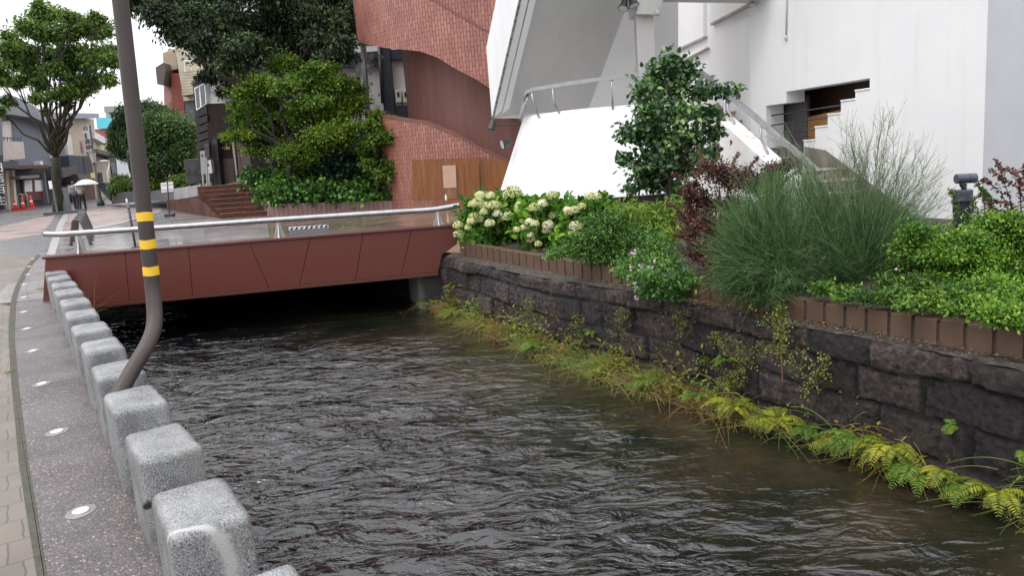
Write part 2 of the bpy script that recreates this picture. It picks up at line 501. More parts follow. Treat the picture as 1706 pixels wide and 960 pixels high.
def brickmat(name, c1, c2, mortar, bw, bh, mw=0.01, rot=0.0, off=0.5, rough=0.6, use='Object', wob=0.0, bump=0.4, stain=True, r2=None, rotx=0.0, dark=.7):
    m, nt, b, L = nodes(name)
    vec = coords(nt, rot=(rotx, 0, rot), kind=use)
    if wob:
        n = nt.nodes.new('ShaderNodeTexNoise'); n.inputs['Scale'].default_value = 9; L.new(vec, n.inputs['Vector'])
        sub = nt.nodes.new('ShaderNodeVectorMath'); sub.operation = 'MULTIPLY_ADD'; sub.inputs[1].default_value = (wob,) * 3
        L.new(n.outputs['Color'], sub.inputs[0]); L.new(vec, sub.inputs[2]); v2 = sub.outputs[0]
    else: v2 = vec
    t = nt.nodes.new('ShaderNodeTexBrick'); t.offset = off
    t.inputs['Color1'].default_value = rgba(c1); t.inputs['Color2'].default_value = rgba(c2); t.inputs['Mortar'].default_value = rgba(mortar)
    t.inputs['Scale'].default_value = 1; t.inputs['Brick Width'].default_value = bw; t.inputs['Row Height'].default_value = bh
    t.inputs['Mortar Size'].default_value = mw; t.inputs['Mortar Smooth'].default_value = 0.15; t.inputs['Bias'].default_value = 0
    L.new(v2, t.inputs['Vector'])
    c = t.outputs['Color']
    if stain:
        st = noi(nt, vec, 0.9, 7, 0.65); rs = ramp(nt, [(0.3, (dark, dark, dark)), (0.65, (1.1, 1.1, 1.1))]); L.new(st, rs.inputs['Fac'])
        c = mixc(nt, 1.0, c, rs.outputs[0], 'MULTIPLY')
    L.new(c, b.inputs['Base Color']); b.inputs['Roughness'].default_value = rough
    if r2 is not None:
        wr = noi(nt, vec, 0.8, 5); mr = nt.nodes.new('ShaderNodeMapRange'); mr.inputs['To Min'].default_value = rough; mr.inputs['To Max'].default_value = r2
        mr.inputs['From Min'].default_value = .38; mr.inputs['From Max'].default_value = .62
        L.new(wr, mr.inputs['Value']); L.new(mr.outputs[0], b.inputs['Roughness'])
    inv = nt.nodes.new('ShaderNodeMath'); inv.operation = 'SUBTRACT'; inv.inputs[0].default_value = 1; L.new(t.outputs['Fac'], inv.inputs[1])
    if bump: bumpn(nt, b, inv.outputs[0], bump, 0.01)
    return m
def plaster_mat(name, c1, c2, streak=(.42, .42, .41), amt=0.35, rough=0.55):
    m, nt, b, L = nodes(name)
    vec = coords(nt)
    f = noi(nt, vec, 1.1, 6, .6); r = ramp(nt, [(0.3, c2), (0.6, c1)]); L.new(f, r.inputs['Fac'])
    s = noi(nt, coords(nt, (5, 5, .35)), 1.4, 5, .65); rs = ramp(nt, [(0.56, (0, 0, 0)), (0.8, (amt, amt, amt))]); L.new(s, rs.inputs['Fac'])
    c = mixc(nt, rs.outputs[0], r.outputs[0], streak)
    L.new(c, b.inputs['Base Color']); b.inputs['Roughness'].default_value = rough
    bumpn(nt, b, noi(nt, vec, 45, 6), 0.12, 0.01)
    return m
CANAL = math.radians(33)      # the canal runs 33 degrees left of straight ahead
m_granite = granite_mat()
m_aggr = aggregate_mat()
m_paver = brickmat('brown_paver', (.135, .112, .092), (.165, .135, .113), (.075, .064, .052), 0.115, 0.24, 0.004, rot=-CANAL, rough=.55, wob=0.03, bump=.5, r2=.35)
m_asphalt = M('wet_asphalt', (.10, .098, .10), (.16, .155, .158), .6, .42, .35, 180, rough2=.2, bd=.004)
m_pink = brickmat('pink_paver', (.32, .235, .215), (.36, .27, .245), (.22, .17, .155), .3, .15, .006, rot=-CANAL, rough=.42, bump=.15, r2=.22)
m_plaza = brickmat('wet_plaza_tile', (.17, .128, .10), (.21, .158, .125), (.10, .08, .066), .3, .3, .007, rot=-CANAL, rough=.26, bump=.1, r2=.07, off=0)
m_strip = M('pale_kerb_stone', (.34, .32, .31), (.44, .42, .41), 2, .4, .2, 80, rough2=.25)
m_moss = M('mossy_gutter', (.085, .076, .062), (.045, .046, .024), 14, .8, .6, 60, bd=.02)
m_green = M('worn_green_line', (.12, .16, .085), (.2, .2, .15), 3, .5)
m_dirt = M('bed_soil', (.035, .028, .02), (.075, .058, .042), 7, .9, .8, 30, bd=.03)
m_conc = M('weathered_concrete', (.12, .115, .10), (.26, .25, .23), 2.5, .8, .4, 50)
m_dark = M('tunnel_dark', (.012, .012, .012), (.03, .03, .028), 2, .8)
m_redgran = M('red_granite', (.088, .0175, .0105), (.138, .034, .0225), 140, .38, .05, 150, detail=3, rough2=.45)
m_redcap = M('red_granite_cap', (.07, .018, .014), (.115, .034, .027), 120, .4, detail=3)
m_joint = M('joint_black', (.02, .012, .01))
m_steel = M('brushed_steel', (.33, .33, .34), (.42, .42, .43), 9, .26, metal=.85, sc=(1, 1, 1), rough2=.38)
m_postst = M('post_steel', (.36, .34, .33), (.48, .46, .45), 14, .38, metal=.7)
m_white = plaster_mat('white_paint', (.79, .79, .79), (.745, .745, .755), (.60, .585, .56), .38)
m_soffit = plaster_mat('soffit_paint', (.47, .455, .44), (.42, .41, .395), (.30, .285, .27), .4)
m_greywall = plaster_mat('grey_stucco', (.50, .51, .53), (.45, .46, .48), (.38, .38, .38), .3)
m_skirt = M('dirty_skirting', (.13, .115, .09), (.24, .215, .18), 3, .8)
m_pole = M('brown_paint', (.042, .030, .027), (.052, .038, .034), 3, .5, .05, 30)
m_yellow = M('yellow_tape', (.78, .47, .02), (.84, .52, .03), 6, .4)
m_black = M('black_metal', (.022, .022, .025), (.035, .035, .04), 4, .4)
m_bark = M('bark', (.028, .022, .018), (.06, .05, .038), 9, .85, .7, 25, sc=(1, 1, .25), bd=.03)
m_mossbark = M('mossy_bark', (.022, .018, .014), (.045, .045, .02), 4, .9, .7, 25, bd=.03)

# ================================================================== ground, pavements, street
D1 = V(-.545, .839, 0).normalized(); W1R = V(D1.y, -D1.x, 0)            # along the canal, and across it to the right
ALB = V(-1.34, 2.52, 0)                                                  # back left corner of the second block
EDGE0 = ALB + W1R * 0.275
BR0 = V(-6.42, 10.30, 0); BRD = V(.9925, .122, 0).normalized()           # foot line of the bridge face
BRP = Plane(BR0, BRD)
BRB = V(-BRD.y, BRD.x, 0)                                                # away from the camera
def meet(p, d, q, e):
    den = d.x * e.y - d.y * e.x
    t = ((q.x - p.x) * e.y - (q.y - p.y) * e.x) / den
    return p + d * t
BK = BR0 + BRB * 0.22                                                     # ground starts behind the parapet
cor = meet(EDGE0, D1, BK, BRD)
near = EDGE0 - D1 * 9
sheet('ground', [(near.x, near.y), (cor.x, cor.y), (BK + BRD * 6.6)[:2], (8, 11.6), (300, 11.6), (300, 700), (-300, 700), (-300, near.y)], 0.0, m_asphalt)
gut_in = [onz(u, v, 0) for u, v in [(78, 960), (62, 860), (47, 770), (37, 690), (28, 610), (25, 540), (32, 490), (52, 452), (70, 432)]]
gut_out = [onz(u, v, 0) for u, v in [(62, 962), (45, 860), (32, 770), (24, 690), (17, 610), (15, 540), (23, 490), (44, 452), (62, 432)]]
ext = lambda a, b, t: a + (a - b).normalized() * t
gi = [ext(gut_in[0], gut_in[2], 6)] + smoothed(gut_in, 4); go = [ext(gut_out[0], gut_out[2], 6)] + smoothed(gut_out, 4)
lastb = meet(EDGE0, D1, BR0 - BRB * .02, BRD)
E0 = EDGE0 - D1 * 9
sheet('sidewalk', [(p.x, p.y) for p in gi] + [(BR0 + BRB * .25 - BRD * .8)[:2], (lastb.x, lastb.y), (E0.x, E0.y)], 0.004, m_aggr)
sheet('gutter', [(p.x, p.y) for p in go] + [(p.x, p.y) for p in reversed(gi)], 0.008, m_moss)
pv = [(p.x, p.y) for p in go]
lft = [G(u, v) for u, v in [(30, 428), (0, 425)]]
sheet('pavement', pv + [(lft[0].x, lft[0].y), (lft[1].x, lft[1].y), (lft[1].x - 5, lft[1].y - 1), (-14, 8), (-9, -3), (-4, -6)], 0.004, m_paver)
gp = lambda L: [tuple(G(u, v)[:2]) for u, v in L]
sheet('plaza', [tuple((BK + BRD * t)[:2]) for t in (3.0, 6.6)] + [(8, 11.6), (8, 30)] + gp([(445, 360)]), 0.004, m_plaza)
m_sky_sheen = brickmat('wet_tile_sky_sheen', (.27, .25, .255), (.32, .30, .305), (.19, .18, .18), .6, .6, .006, rot=-CANAL, rough=.24, bump=.08, r2=.08, off=0, dark=.8)  # pale grey tile: sky reflection on the wet plaza put into its colour
sheet('sky_sheen_paving', [tuple((BK + BRD * t)[:2]) for t in (-.9, 3.0)] + gp([(445, 360), (352, 362), (262, 352), (200, 372), (130, 384), (88, 402)]), 0.0045, m_sky_sheen)
sheet('pink_pavement', gp([(88, 401), (130, 383), (200, 371), (268, 351), (276, 331), (190, 343), (150, 350), (108, 357), (95, 376)]), 0.004, m_pink)
sheet('kerb_strip', gp([(78, 425), (92, 425), (99, 400), (108, 372), (114, 357), (106, 357), (97, 372), (86, 400)]), 0.008, m_strip)
sheet('kerb_line', gp([(120, 388), (200, 373), (268, 352), (268, 350), (200, 370), (120, 385)]), 0.010, m_strip)
sheet('road_patch', gp([(0, 402), (66, 392), (84, 374), (92, 358), (60, 364), (0, 378)]), 0.004, m_pink)
gl = [BK + BRD * t + BRB * .03 for t in (1.2, 5.9)]
sheet('green_line', [tuple(gl[0][:2]), tuple(gl[1][:2]), tuple((gl[1] + BRB * .35)[:2]), tuple((gl[0] + BRB * .35)[:2])], 0.008, m_green)

# left bank of the canal under the blocks
mb = MB(); a = EDGE0 - D1 * 9; ln = (cor - a).length
mb.obox(a - W1R * 0.4 + V(0, 0, -1.5), D1 * (ln - .05), W1R * 0.4, V(0, 0, 1.497)); mb.obox(cor - W1R * 0.4 - D1 * .05 + V(0, 0, -1.5), D1 * 14, W1R * .4, V(0, 0, 1.40))
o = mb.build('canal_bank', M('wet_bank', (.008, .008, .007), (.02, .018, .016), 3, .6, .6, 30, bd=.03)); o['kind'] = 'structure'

# ================================================================== right retaining wall (irregular stones, real relief)
BASE = [V(4.6, .9, 0), V(3.98, 1.95, 0), V(3.38, 2.95, 0), V(2.79, 3.93, 0), V(2.31, 4.74, 0), V(1.75, 5.48, 0), V(1.21, 6.23, 0), V(.25, 7.92, 0), V(-1.2, 11.0, 0), V(-1.75, 12.1, 0), V(-4.5, 16.6, 0), V(-10, 25.5, 0)]
SHORE = smoothed(BASE, 14)                                               # where the water meets the planted foot of the wall
TOPPX = [(1700, 622), (1600, 599), (1450, 570), (1300, 541), (1150, 509), (1050, 488), (872, 459), (745, 431)]
_tp = [onz(u, v, .12) for u, v in TOPPX]
for q in _tp: q.z = 0
WL = smoothed([V(4.75, .98, 0), V(4.1, 2.03, 0), V(3.47, 3.03, 0)] + _tp + [V(-1.55, 12.1, 0), V(-4.3, 16.6, 0), V(-9.8, 25.5, 0)], 14)
ARC = [0.0]
for i in range(1, len(WL)): ARC.append(ARC[-1] + (WL[i] - WL[i - 1]).length)
def wall_at(s):
    s = max(0, min(s, ARC[-1] - 1e-4)); i = max(0, int(np.searchsorted(ARC, s, side='right')) - 1)
    i = min(i, len(WL) - 2)
    t = (s - ARC[i]) / max(1e-6, ARC[i + 1] - ARC[i])
    d = (WL[i + 1] - WL[i]).normalized()
    return WL[i].lerp(WL[i + 1], t), d, V(-d.y, d.x, 0)       # n: towards the water (left)
def foot(s):
    """how far the planted foot reaches out from the wall to the water"""
    p, d, n = wall_at(s)
    best = min(SHORE, key=lambda q: abs((q - p).dot(d)))
    return max(.05, (best - p).dot(n))
def wall_s_of_y(y):
    ss = np.linspace(0, ARC[-1], 1500); ys = [wall_at(s)[0].y for s in ss]
    return float(np.interp(y, ys, ss))
ZW = -0.70
WTOP = 0.12
def stone_wall():
    S1 = wall_s_of_y(11.6)
    rows = [-1.05, -.78, -.52, -.27, -.03, WTOP]
    rr = random.Random(4)
    cuts = []
    for k in range(5):
        x = -rr.uniform(0, .4); c = []
        while x < S1 + .6:
            c.append(x); x += rr.uniform(.34, .72)
        c.append(x); cuts.append(np.array(c))
    ds = 0.018; ns = int(S1 / ds); zs = np.arange(-.80, WTOP + 1e-6, 0.0184); nz = len(zs)
    props = {}
    co = np.zeros((ns, nz, 3)); tint = np.zeros((ns, nz)); jn = np.zeros((ns, nz))
    for i in range(ns):
        s = i * ds; p, d, n = wall_at(s)
        for j in range(nz):
            z = zs[j]
            q = V(s * 2.2, z * 2.2, 0)
            w1 = noise.noise(q) * .02; w2 = noise.noise(q + V(9, 4, 2)) * .022
            s2, z2 = s + w1, z + w2 + .02 * math.sin(s * 1.7)
            k = 0
            while k < 4 and z2 > rows[k + 1]: k += 1
            c = cuts[k]; m = int(np.searchsorted(c, s2)) - 1; m = max(0, min(m, len(c) - 2))
            e = min(s2 - c[m], c[m + 1] - s2, z2 - rows[k], (rows[k + 1] - z2) if k < 4 else 9)
            e = max(e, 0)
            key = (k, m)
            if key not in props: props[key] = (rr.uniform(-.02, .03), rr.uniform(-.1, .1), rr.uniform(-.14, .14), rr.random())
            pr = props[key]
            prof = min(1, e / .020) ** .5 * .042
            f = noise.fractal(V(s * 5 + pr[3] * 50, z * 6, 0), 1.0, 2.1, 5) * .012 + noise.noise(V(s * 22, z * 22, 3)) * .006
            f += abs(noise.noise(V(s * 9 + pr[3] * 20, z * 11, 7))) * -.018 + noise.noise(V(s * 40, z * 40, 3)) * .006 + abs(noise.noise(V(s * 15 + pr[3] * 9, z * 19, 5))) * -.028 + abs(noise.noise(V(s * 31, z * 38 + pr[3] * 9, 2))) * -.016 + .012
            off = prof + pr[0] + pr[1] * (s2 - (c[m] + c[m + 1]) / 2) + pr[2] * (z2 - (rows[k] + rows[k + 1]) / 2) + f
            off -= (z - ZW) * .055
            if z > WTOP - .05: off -= ((z - WTOP + .05) / .05) ** 2 * .03
            co[i, j] = p + n * off; co[i, j, 2] = z + (0.0 if j < nz - 1 else noise.noise(V(s * 4, 1, 1)) * .02)
            tint[i, j] = pr[3]; jn[i, j] = min(1.0, max(0.0, 1.5 - e / .014))
    # top row runs back under the ledge
    back = co[:, -1].copy()
    for i in range(ns):
        p, d, n = wall_at(i * ds); back[i] = p - n * .25; back[i, 2] = WTOP - .002
    co = np.concatenate([co, back[:, None]], axis=1); tint = np.concatenate([tint, tint[:, -1:]], axis=1); jn = np.concatenate([jn, jn[:, -1:] * 0], axis=1); nz += 1
    idx = np.arange(ns * nz).reshape(ns, nz)
    q = np.stack([idx[:-1, :-1], idx[:-1, 1:], idx[1:, 1:], idx[1:, :-1]], axis=-1).reshape(-1, 4)
    m, nt, b, L = nodes('dark_tuff_stone')
    vec = coords(nt)
    at = nt.nodes.new('ShaderNodeAttribute'); at.attribute_name = 'tint'
    r = ramp(nt, [(0, (.023, .0175, .018)), (.5, (.043, .031, .030)), (1, (.074, .054, .050))]); L.new(at.outputs['Fac'], r.inputs['Fac'])
    f = noi(nt, vec, 21, 8, .75); rf = ramp(nt, [(0.36, (.22, .21, .21)), (.5, (1, 1, 1)), (0.62, (2.3, 2.2, 2.15))]); L.new(f, rf.inputs['Fac'])
    c = mixc(nt, 1.0, r.outputs[0], rf.outputs[0], 'MULTIPLY')
    g = noi(nt, vec, 2.1, 6, .6); rg = ramp(nt, [(0.6, (0, 0, 0)), (.75, (.45, .45, .45))]); L.new(g, rg.inputs['Fac'])
    c = mixc(nt, rg.outputs[0], c, (.05, .055, .028))
    aj = nt.nodes.new('ShaderNodeAttribute'); aj.attribute_name = 'joint'
    c = mixc(nt, aj.outputs['Fac'], c, (.010, .009, .008))
    L.new(c, b.inputs['Base Color']); b.inputs['Roughness'].default_value = .46
    bumpn(nt, b, noi(nt, vec, 34, 8, .8), 1.0, .045)
    root = thing('stone_wall', 'dark rough stone retaining wall rising from the water below the brick planter edging', 'wall', tuple(wall_at(4)[0]))
    o = fastmesh('stone_face', co.reshape(-1, 3), q, m, root, tint.ravel(), smooth=True)
    at = o.data.attributes.new('joint', 'FLOAT', 'POINT'); at.data.foreach_set('value', jn.ravel().astype(np.float32))
    return root
wall_root = stone_wall()
# kerb line of the planter
KB = [(5.0, .75, .12), (4.35, 1.85, .12), (3.6, 3.02, .12)] + [tuple(onz(u, v, z)) for u, v, z in [(1706, 599, .12), (1600, 581, .12), (1450, 555, .12), (1300, 529, .12), (1200, 510, .12), (1060, 479, .13), (985, 465, .14), (872, 443, .165), (766, 422, .195)]]
KBL = smoothed([V(*p) for p in KB], 12)
KARC = [0.0]
for i in range(1, len(KBL)): KARC.append(KARC[-1] + (KBL[i] - KBL[i - 1]).length)
def kerb_at(s):
    i = min(max(0, int(np.searchsorted(KARC, s, side='right')) - 1), len(KBL) - 2)
    t = (s - KARC[i]) / (KARC[i + 1] - KARC[i]); d = (KBL[i + 1] - KBL[i]); d.z = 0; d.normalize()
    return KBL[i].lerp(KBL[i + 1], t), d, V(-d.y, d.x, 0)
def kerb_s_of_y(y):
    return float(np.interp(y, [p.y for p in KBL], KARC))
# gritty ledge between wall and kerb
vs, fs = [], []
S1 = wall_s_of_y(11.5); n = 420
for i in range(n + 1):
    t = i / n
    s = S1 * t; p, d, nn = wall_at(s); yk = p.y
    k, kd, kn = kerb_at(KARC[-1] * (i / n))
    a = p + nn * (noise.noise(V(s * 7, 5, 1)) * .035 + noise.noise(V(s * 21, 5, 1)) * .015 - .028) + V(0, 0, WTOP + .004); b_ = k - kn * .06
    a.z += noise.noise(V(s * 5, 0, 3)) * .014
    for q in range(5):
        w = q / 4; c = a.lerp(b_, w); c.z += (noise.noise(c * 6) * .02 + noise.noise(c * 19) * .010) * math.sin(w * math.pi)
        vs.append(c)
for i in range(n):
    for q in range(4):
        a = i * 5 + q; fs.append((a, a + 1, a + 6, a + 5))
mb = MB(); mb.add(vs, fs)
m_ledge = M('gritty_ledge', (.026, .024, .017), (.10, .086, .07), 22, .8, 1.0, 90, bd=.015)
o = mb.build('ledge', m_ledge, wall_root, smooth=True, fix=True)
for p in o.data.polygons:
    if p.normal.z < 0: p.flip()
# muddy planted foot between wall and water
vs, fs = [], []
S1 = wall_s_of_y(12.0)
for i in range(241):
    s = S1 * i / 240; p, d, nn = wall_at(s); f_ = foot(s)
    for q in range(6):
        w = q / 5; c = p + nn * (f_ + .05) * w; c.z = ZW + .13 * (1 - w) ** 1.3 - .03 + noise.noise(c * 7) * .03; vs.append(c)
for i in range(240):
    for q in range(5):
        a = i * 6 + q; fs.append((a, a + 6, a + 7, a + 1))
mb = MB(); mb.add(vs, fs); o = mb.build('mud_bank', M('wet_mud', (.02, .017, .011), (.05, .045, .022), 12, .5, .8, 40, bd=.03), smooth=True); o['kind'] = 'structure'
# brick edging: soldier blocks on end
mb = MB(); mj = MB(); s = 0.02; pitch = .166
while s + pitch < KARC[-1]:
    p, d, nn = kerb_at(s + pitch / 2)
    q, _, _ = kerb_at(s + .012)
    hgt = .165 + random.uniform(-.003, .003)
    mb.obox(q - nn * random.uniform(.094, .098) - V(0, 0, .03), d * (pitch - .02), nn * .096, V(0, 0, hgt + .03))
    s += pitch
m_edge = M('brown_edging_block', (.095, .055, .036), (.135, .08, .053), 5, .6, .25, 90, rough2=.45)
root = thing('planter_edging', 'row of brown brick edging blocks along the top of the dark stone wall', 'planter edging', tuple(kerb_at(3)[0]))
mb.build('edging_block_row', m_edge, root, bevel=.006)
mj = MB(); vs, fs = [], []
N = 120
for i in range(N + 1):
    p, d, nn = kerb_at(KARC[-1] * i / N)
    for t, z in ((-.012, -.03), (-.012, .135), (-.085, .135), (-.085, -.03)): vs.append(p + nn * t + V(0, 0, z))
for i in range(N):
    for k in range(3): fs.append((i * 4 + k, i * 4 + k + 1, i * 4 + k + 5, i * 4 + k + 4))
mj.add(vs, fs); mj.build('mortar', M('edging_mortar', (.05, .034, .026), (.08, .056, .044), 8, .9), root)
# planting bed
mb = MB(); vs, fs = [], []
for i in range(N + 1):
    p, d, nn = kerb_at(KARC[-1] * i / N)
    for w in (.03, .35, .8, 1.6, 3.0, 5.0):
        c = p - nn * w; c.z = (.24 if w < .1 else .28) + .06 * w + noise.noise(c * 1.7) * .05
        if w > 2.5: c.z = min(c.z, .42)
        vs.append(c)
for i in range(N):
    for k in range(5): fs.append((i * 6 + k, i * 6 + k + 1, i * 6 + k + 7, i * 6 + k + 6))
mb.add(vs, fs); o = mb.build('planting_bed', m_dirt, smooth=True); o['kind'] = 'structure'
sheet('terrace_ground', [(-.3, 11.62), (8, 11.62), (30, 8), (30, -8), (6.5, 0), (5.2, 3.5), (4.2, 6.5), (1.6, 10.4)], 0.24, m_conc)

# ================================================================== water
def water():
    s0, s1, t0, t1 = -4.5, 26.0, -1.2, 6.6
    def grid(sa, sb, ds, ta, tb, dt):
        return np.arange(sa, sb + 1e-6, ds), np.arange(ta, tb + 1e-6, dt)
    S, T = grid(-1.5, 11.0, .028, -.6, 5.4, .028)
    ss, tt = np.meshgrid(S, T, indexing='ij')
    O = np.array(EDGE0); d = np.array(D1); w = np.array(W1R)
    X = O[0] + d[0] * ss + w[0] * tt; Y = O[1] + d[1] * ss + w[1] * tt
    z = np.zeros_like(X); cal = np.ones_like(X)
    ca, sa = math.cos(.2), math.sin(.2)
    U_ = X * ca + Y * sa; V_ = -X * sa + Y * ca
    na, nb = X.shape
    for i in range(na):
        for j in range(nb):
            u, v = float(U_[i, j]), float(V_[i, j])
            w1 = noise.noise(V(u * .9, v * .9, 1.0)); w2 = noise.noise(V(u * .8, v * .8, 5.0))
            uu, vv = u + w1 * .35, v + w2 * .25
            act = .55 + .9 * max(0.0, noise.noise(V(u * .55, v * .8, 9.0)) + .35)
            h = noise.noise(V(uu * 1.9, vv * 2.9, 2.0)) * .026
            h += noise.noise(V(uu * 3.8, vv * 6.4, 3.0)) * .017 * act
            h += (1 - abs(noise.noise(V(uu * 7.5, vv * 12, 4.0))) * 2) * .0042 * act
            pass
            t = float(tt[i, j]); calm = 1 - .68 * min(1.0, max(0.0, (t - 1.9 + .5 * w1) / 1.7))
            z[i, j] = h * calm; cal[i, j] = calm
    co = np.stack([X, Y, ZW + z], axis=-1)
    idx = np.arange(na * nb).reshape(na, nb)
    q = np.stack([idx[:-1, :-1], idx[:-1, 1:], idx[1:, 1:], idx[1:, :-1]], axis=-1).reshape(-1, 4)[:, ::-1]
    m, nt, b, L = nodes('river_water')
    vec = coords(nt)
    f = noi(nt, vec, .9, 6, .65); r = ramp(nt, [(0.38, (.006, .009, .007)), (.5, (.018, .016, .010)), (.66, (.042, .029, .017))]); L.new(f, r.inputs['Fac'])
    aw = nt.nodes.new('ShaderNodeAttribute'); aw.attribute_name = 'tint'      # shallow calm water by the wall shows the brown bed
    rw = ramp(nt, [(0.40, (1, 1, 1)), (0.95, (0, 0, 0))]); L.new(aw.outputs['Fac'], rw.inputs['Fac'])
    L.new(mixc(nt, rw.outputs[0], (.0045, .005, .006), r.outputs[0]), b.inputs['Base Color'])
    b.inputs['Roughness'].default_value = .03; b.inputs['IOR'].default_value = 1.5
    v2 = coords(nt, (3.0, 5.6, 4), rot=(0, 0, .22))
    n1 = noi(nt, v2, 1.0, 3, .5, 1.2)
    v3 = coords(nt, (11, 21, 12), rot=(0, 0, .1)); n2 = noi(nt, v3, 1.0, 3, .55, 1.0)
    ma = nt.nodes.new('ShaderNodeMath'); ma.operation = 'MULTIPLY_ADD'; ma.inputs[1].default_value = .17
    L.new(n2, ma.inputs[0]); L.new(n1, ma.inputs[2])
    lowf = noi(nt, coords(nt, (.9, 1.5, 1), rot=(0, 0, .3)), 1.0, 3, .55, .6)
    am = nt.nodes.new('ShaderNodeMapRange'); am.inputs['From Min'].default_value = .36; am.inputs['From Max'].default_value = .64
    am.inputs['To Min'].default_value = .45; am.inputs['To Max'].default_value = 1.35; L.new(lowf, am.inputs['Value'])
    mh = nt.nodes.new('ShaderNodeMath'); mh.operation = 'MULTIPLY'; L.new(ma.outputs[0], mh.inputs[0]); L.new(am.outputs[0], mh.inputs[1])
    ac = nt.nodes.new('ShaderNodeAttribute'); ac.attribute_name = 'tint'
    m2 = nt.nodes.new('ShaderNodeMath'); m2.operation = 'MULTIPLY'; L.new(mh.outputs[0], m2.inputs[0]); L.new(ac.outputs['Fac'], m2.inputs[1])
    bumpn(nt, b, m2.outputs[0], 1.0, .10)
    b.inputs['Specular IOR Level'].default_value = .8
    o = fastmesh('water', co.reshape(-1, 3), q, m, None, cal.ravel(), smooth=True); o['kind'] = 'structure'
    # calm sheet further on, under the bridge and behind the camera
    mb = MB()
    P = lambda s, t: tuple(O + d * s + w * t + np.array([0, 0, ZW - .012]))
    mb.poly([P(10.98, -1.2), P(10.98, 6.6), P(26, 6.6), P(26, -1.2)])
    mb.poly([P(-4.5, -1.2), P(-4.5, 6.6), P(-1.48, 6.6), P(-1.48, -1.2)])
    o2 = mb.build('water_far', m); at_ = o2.data.attributes.new('tint', 'FLOAT', 'POINT'); at_.data.foreach_set('value', [1.0] * len(o2.data.vertices)); o2['kind'] = 'structure'
water()

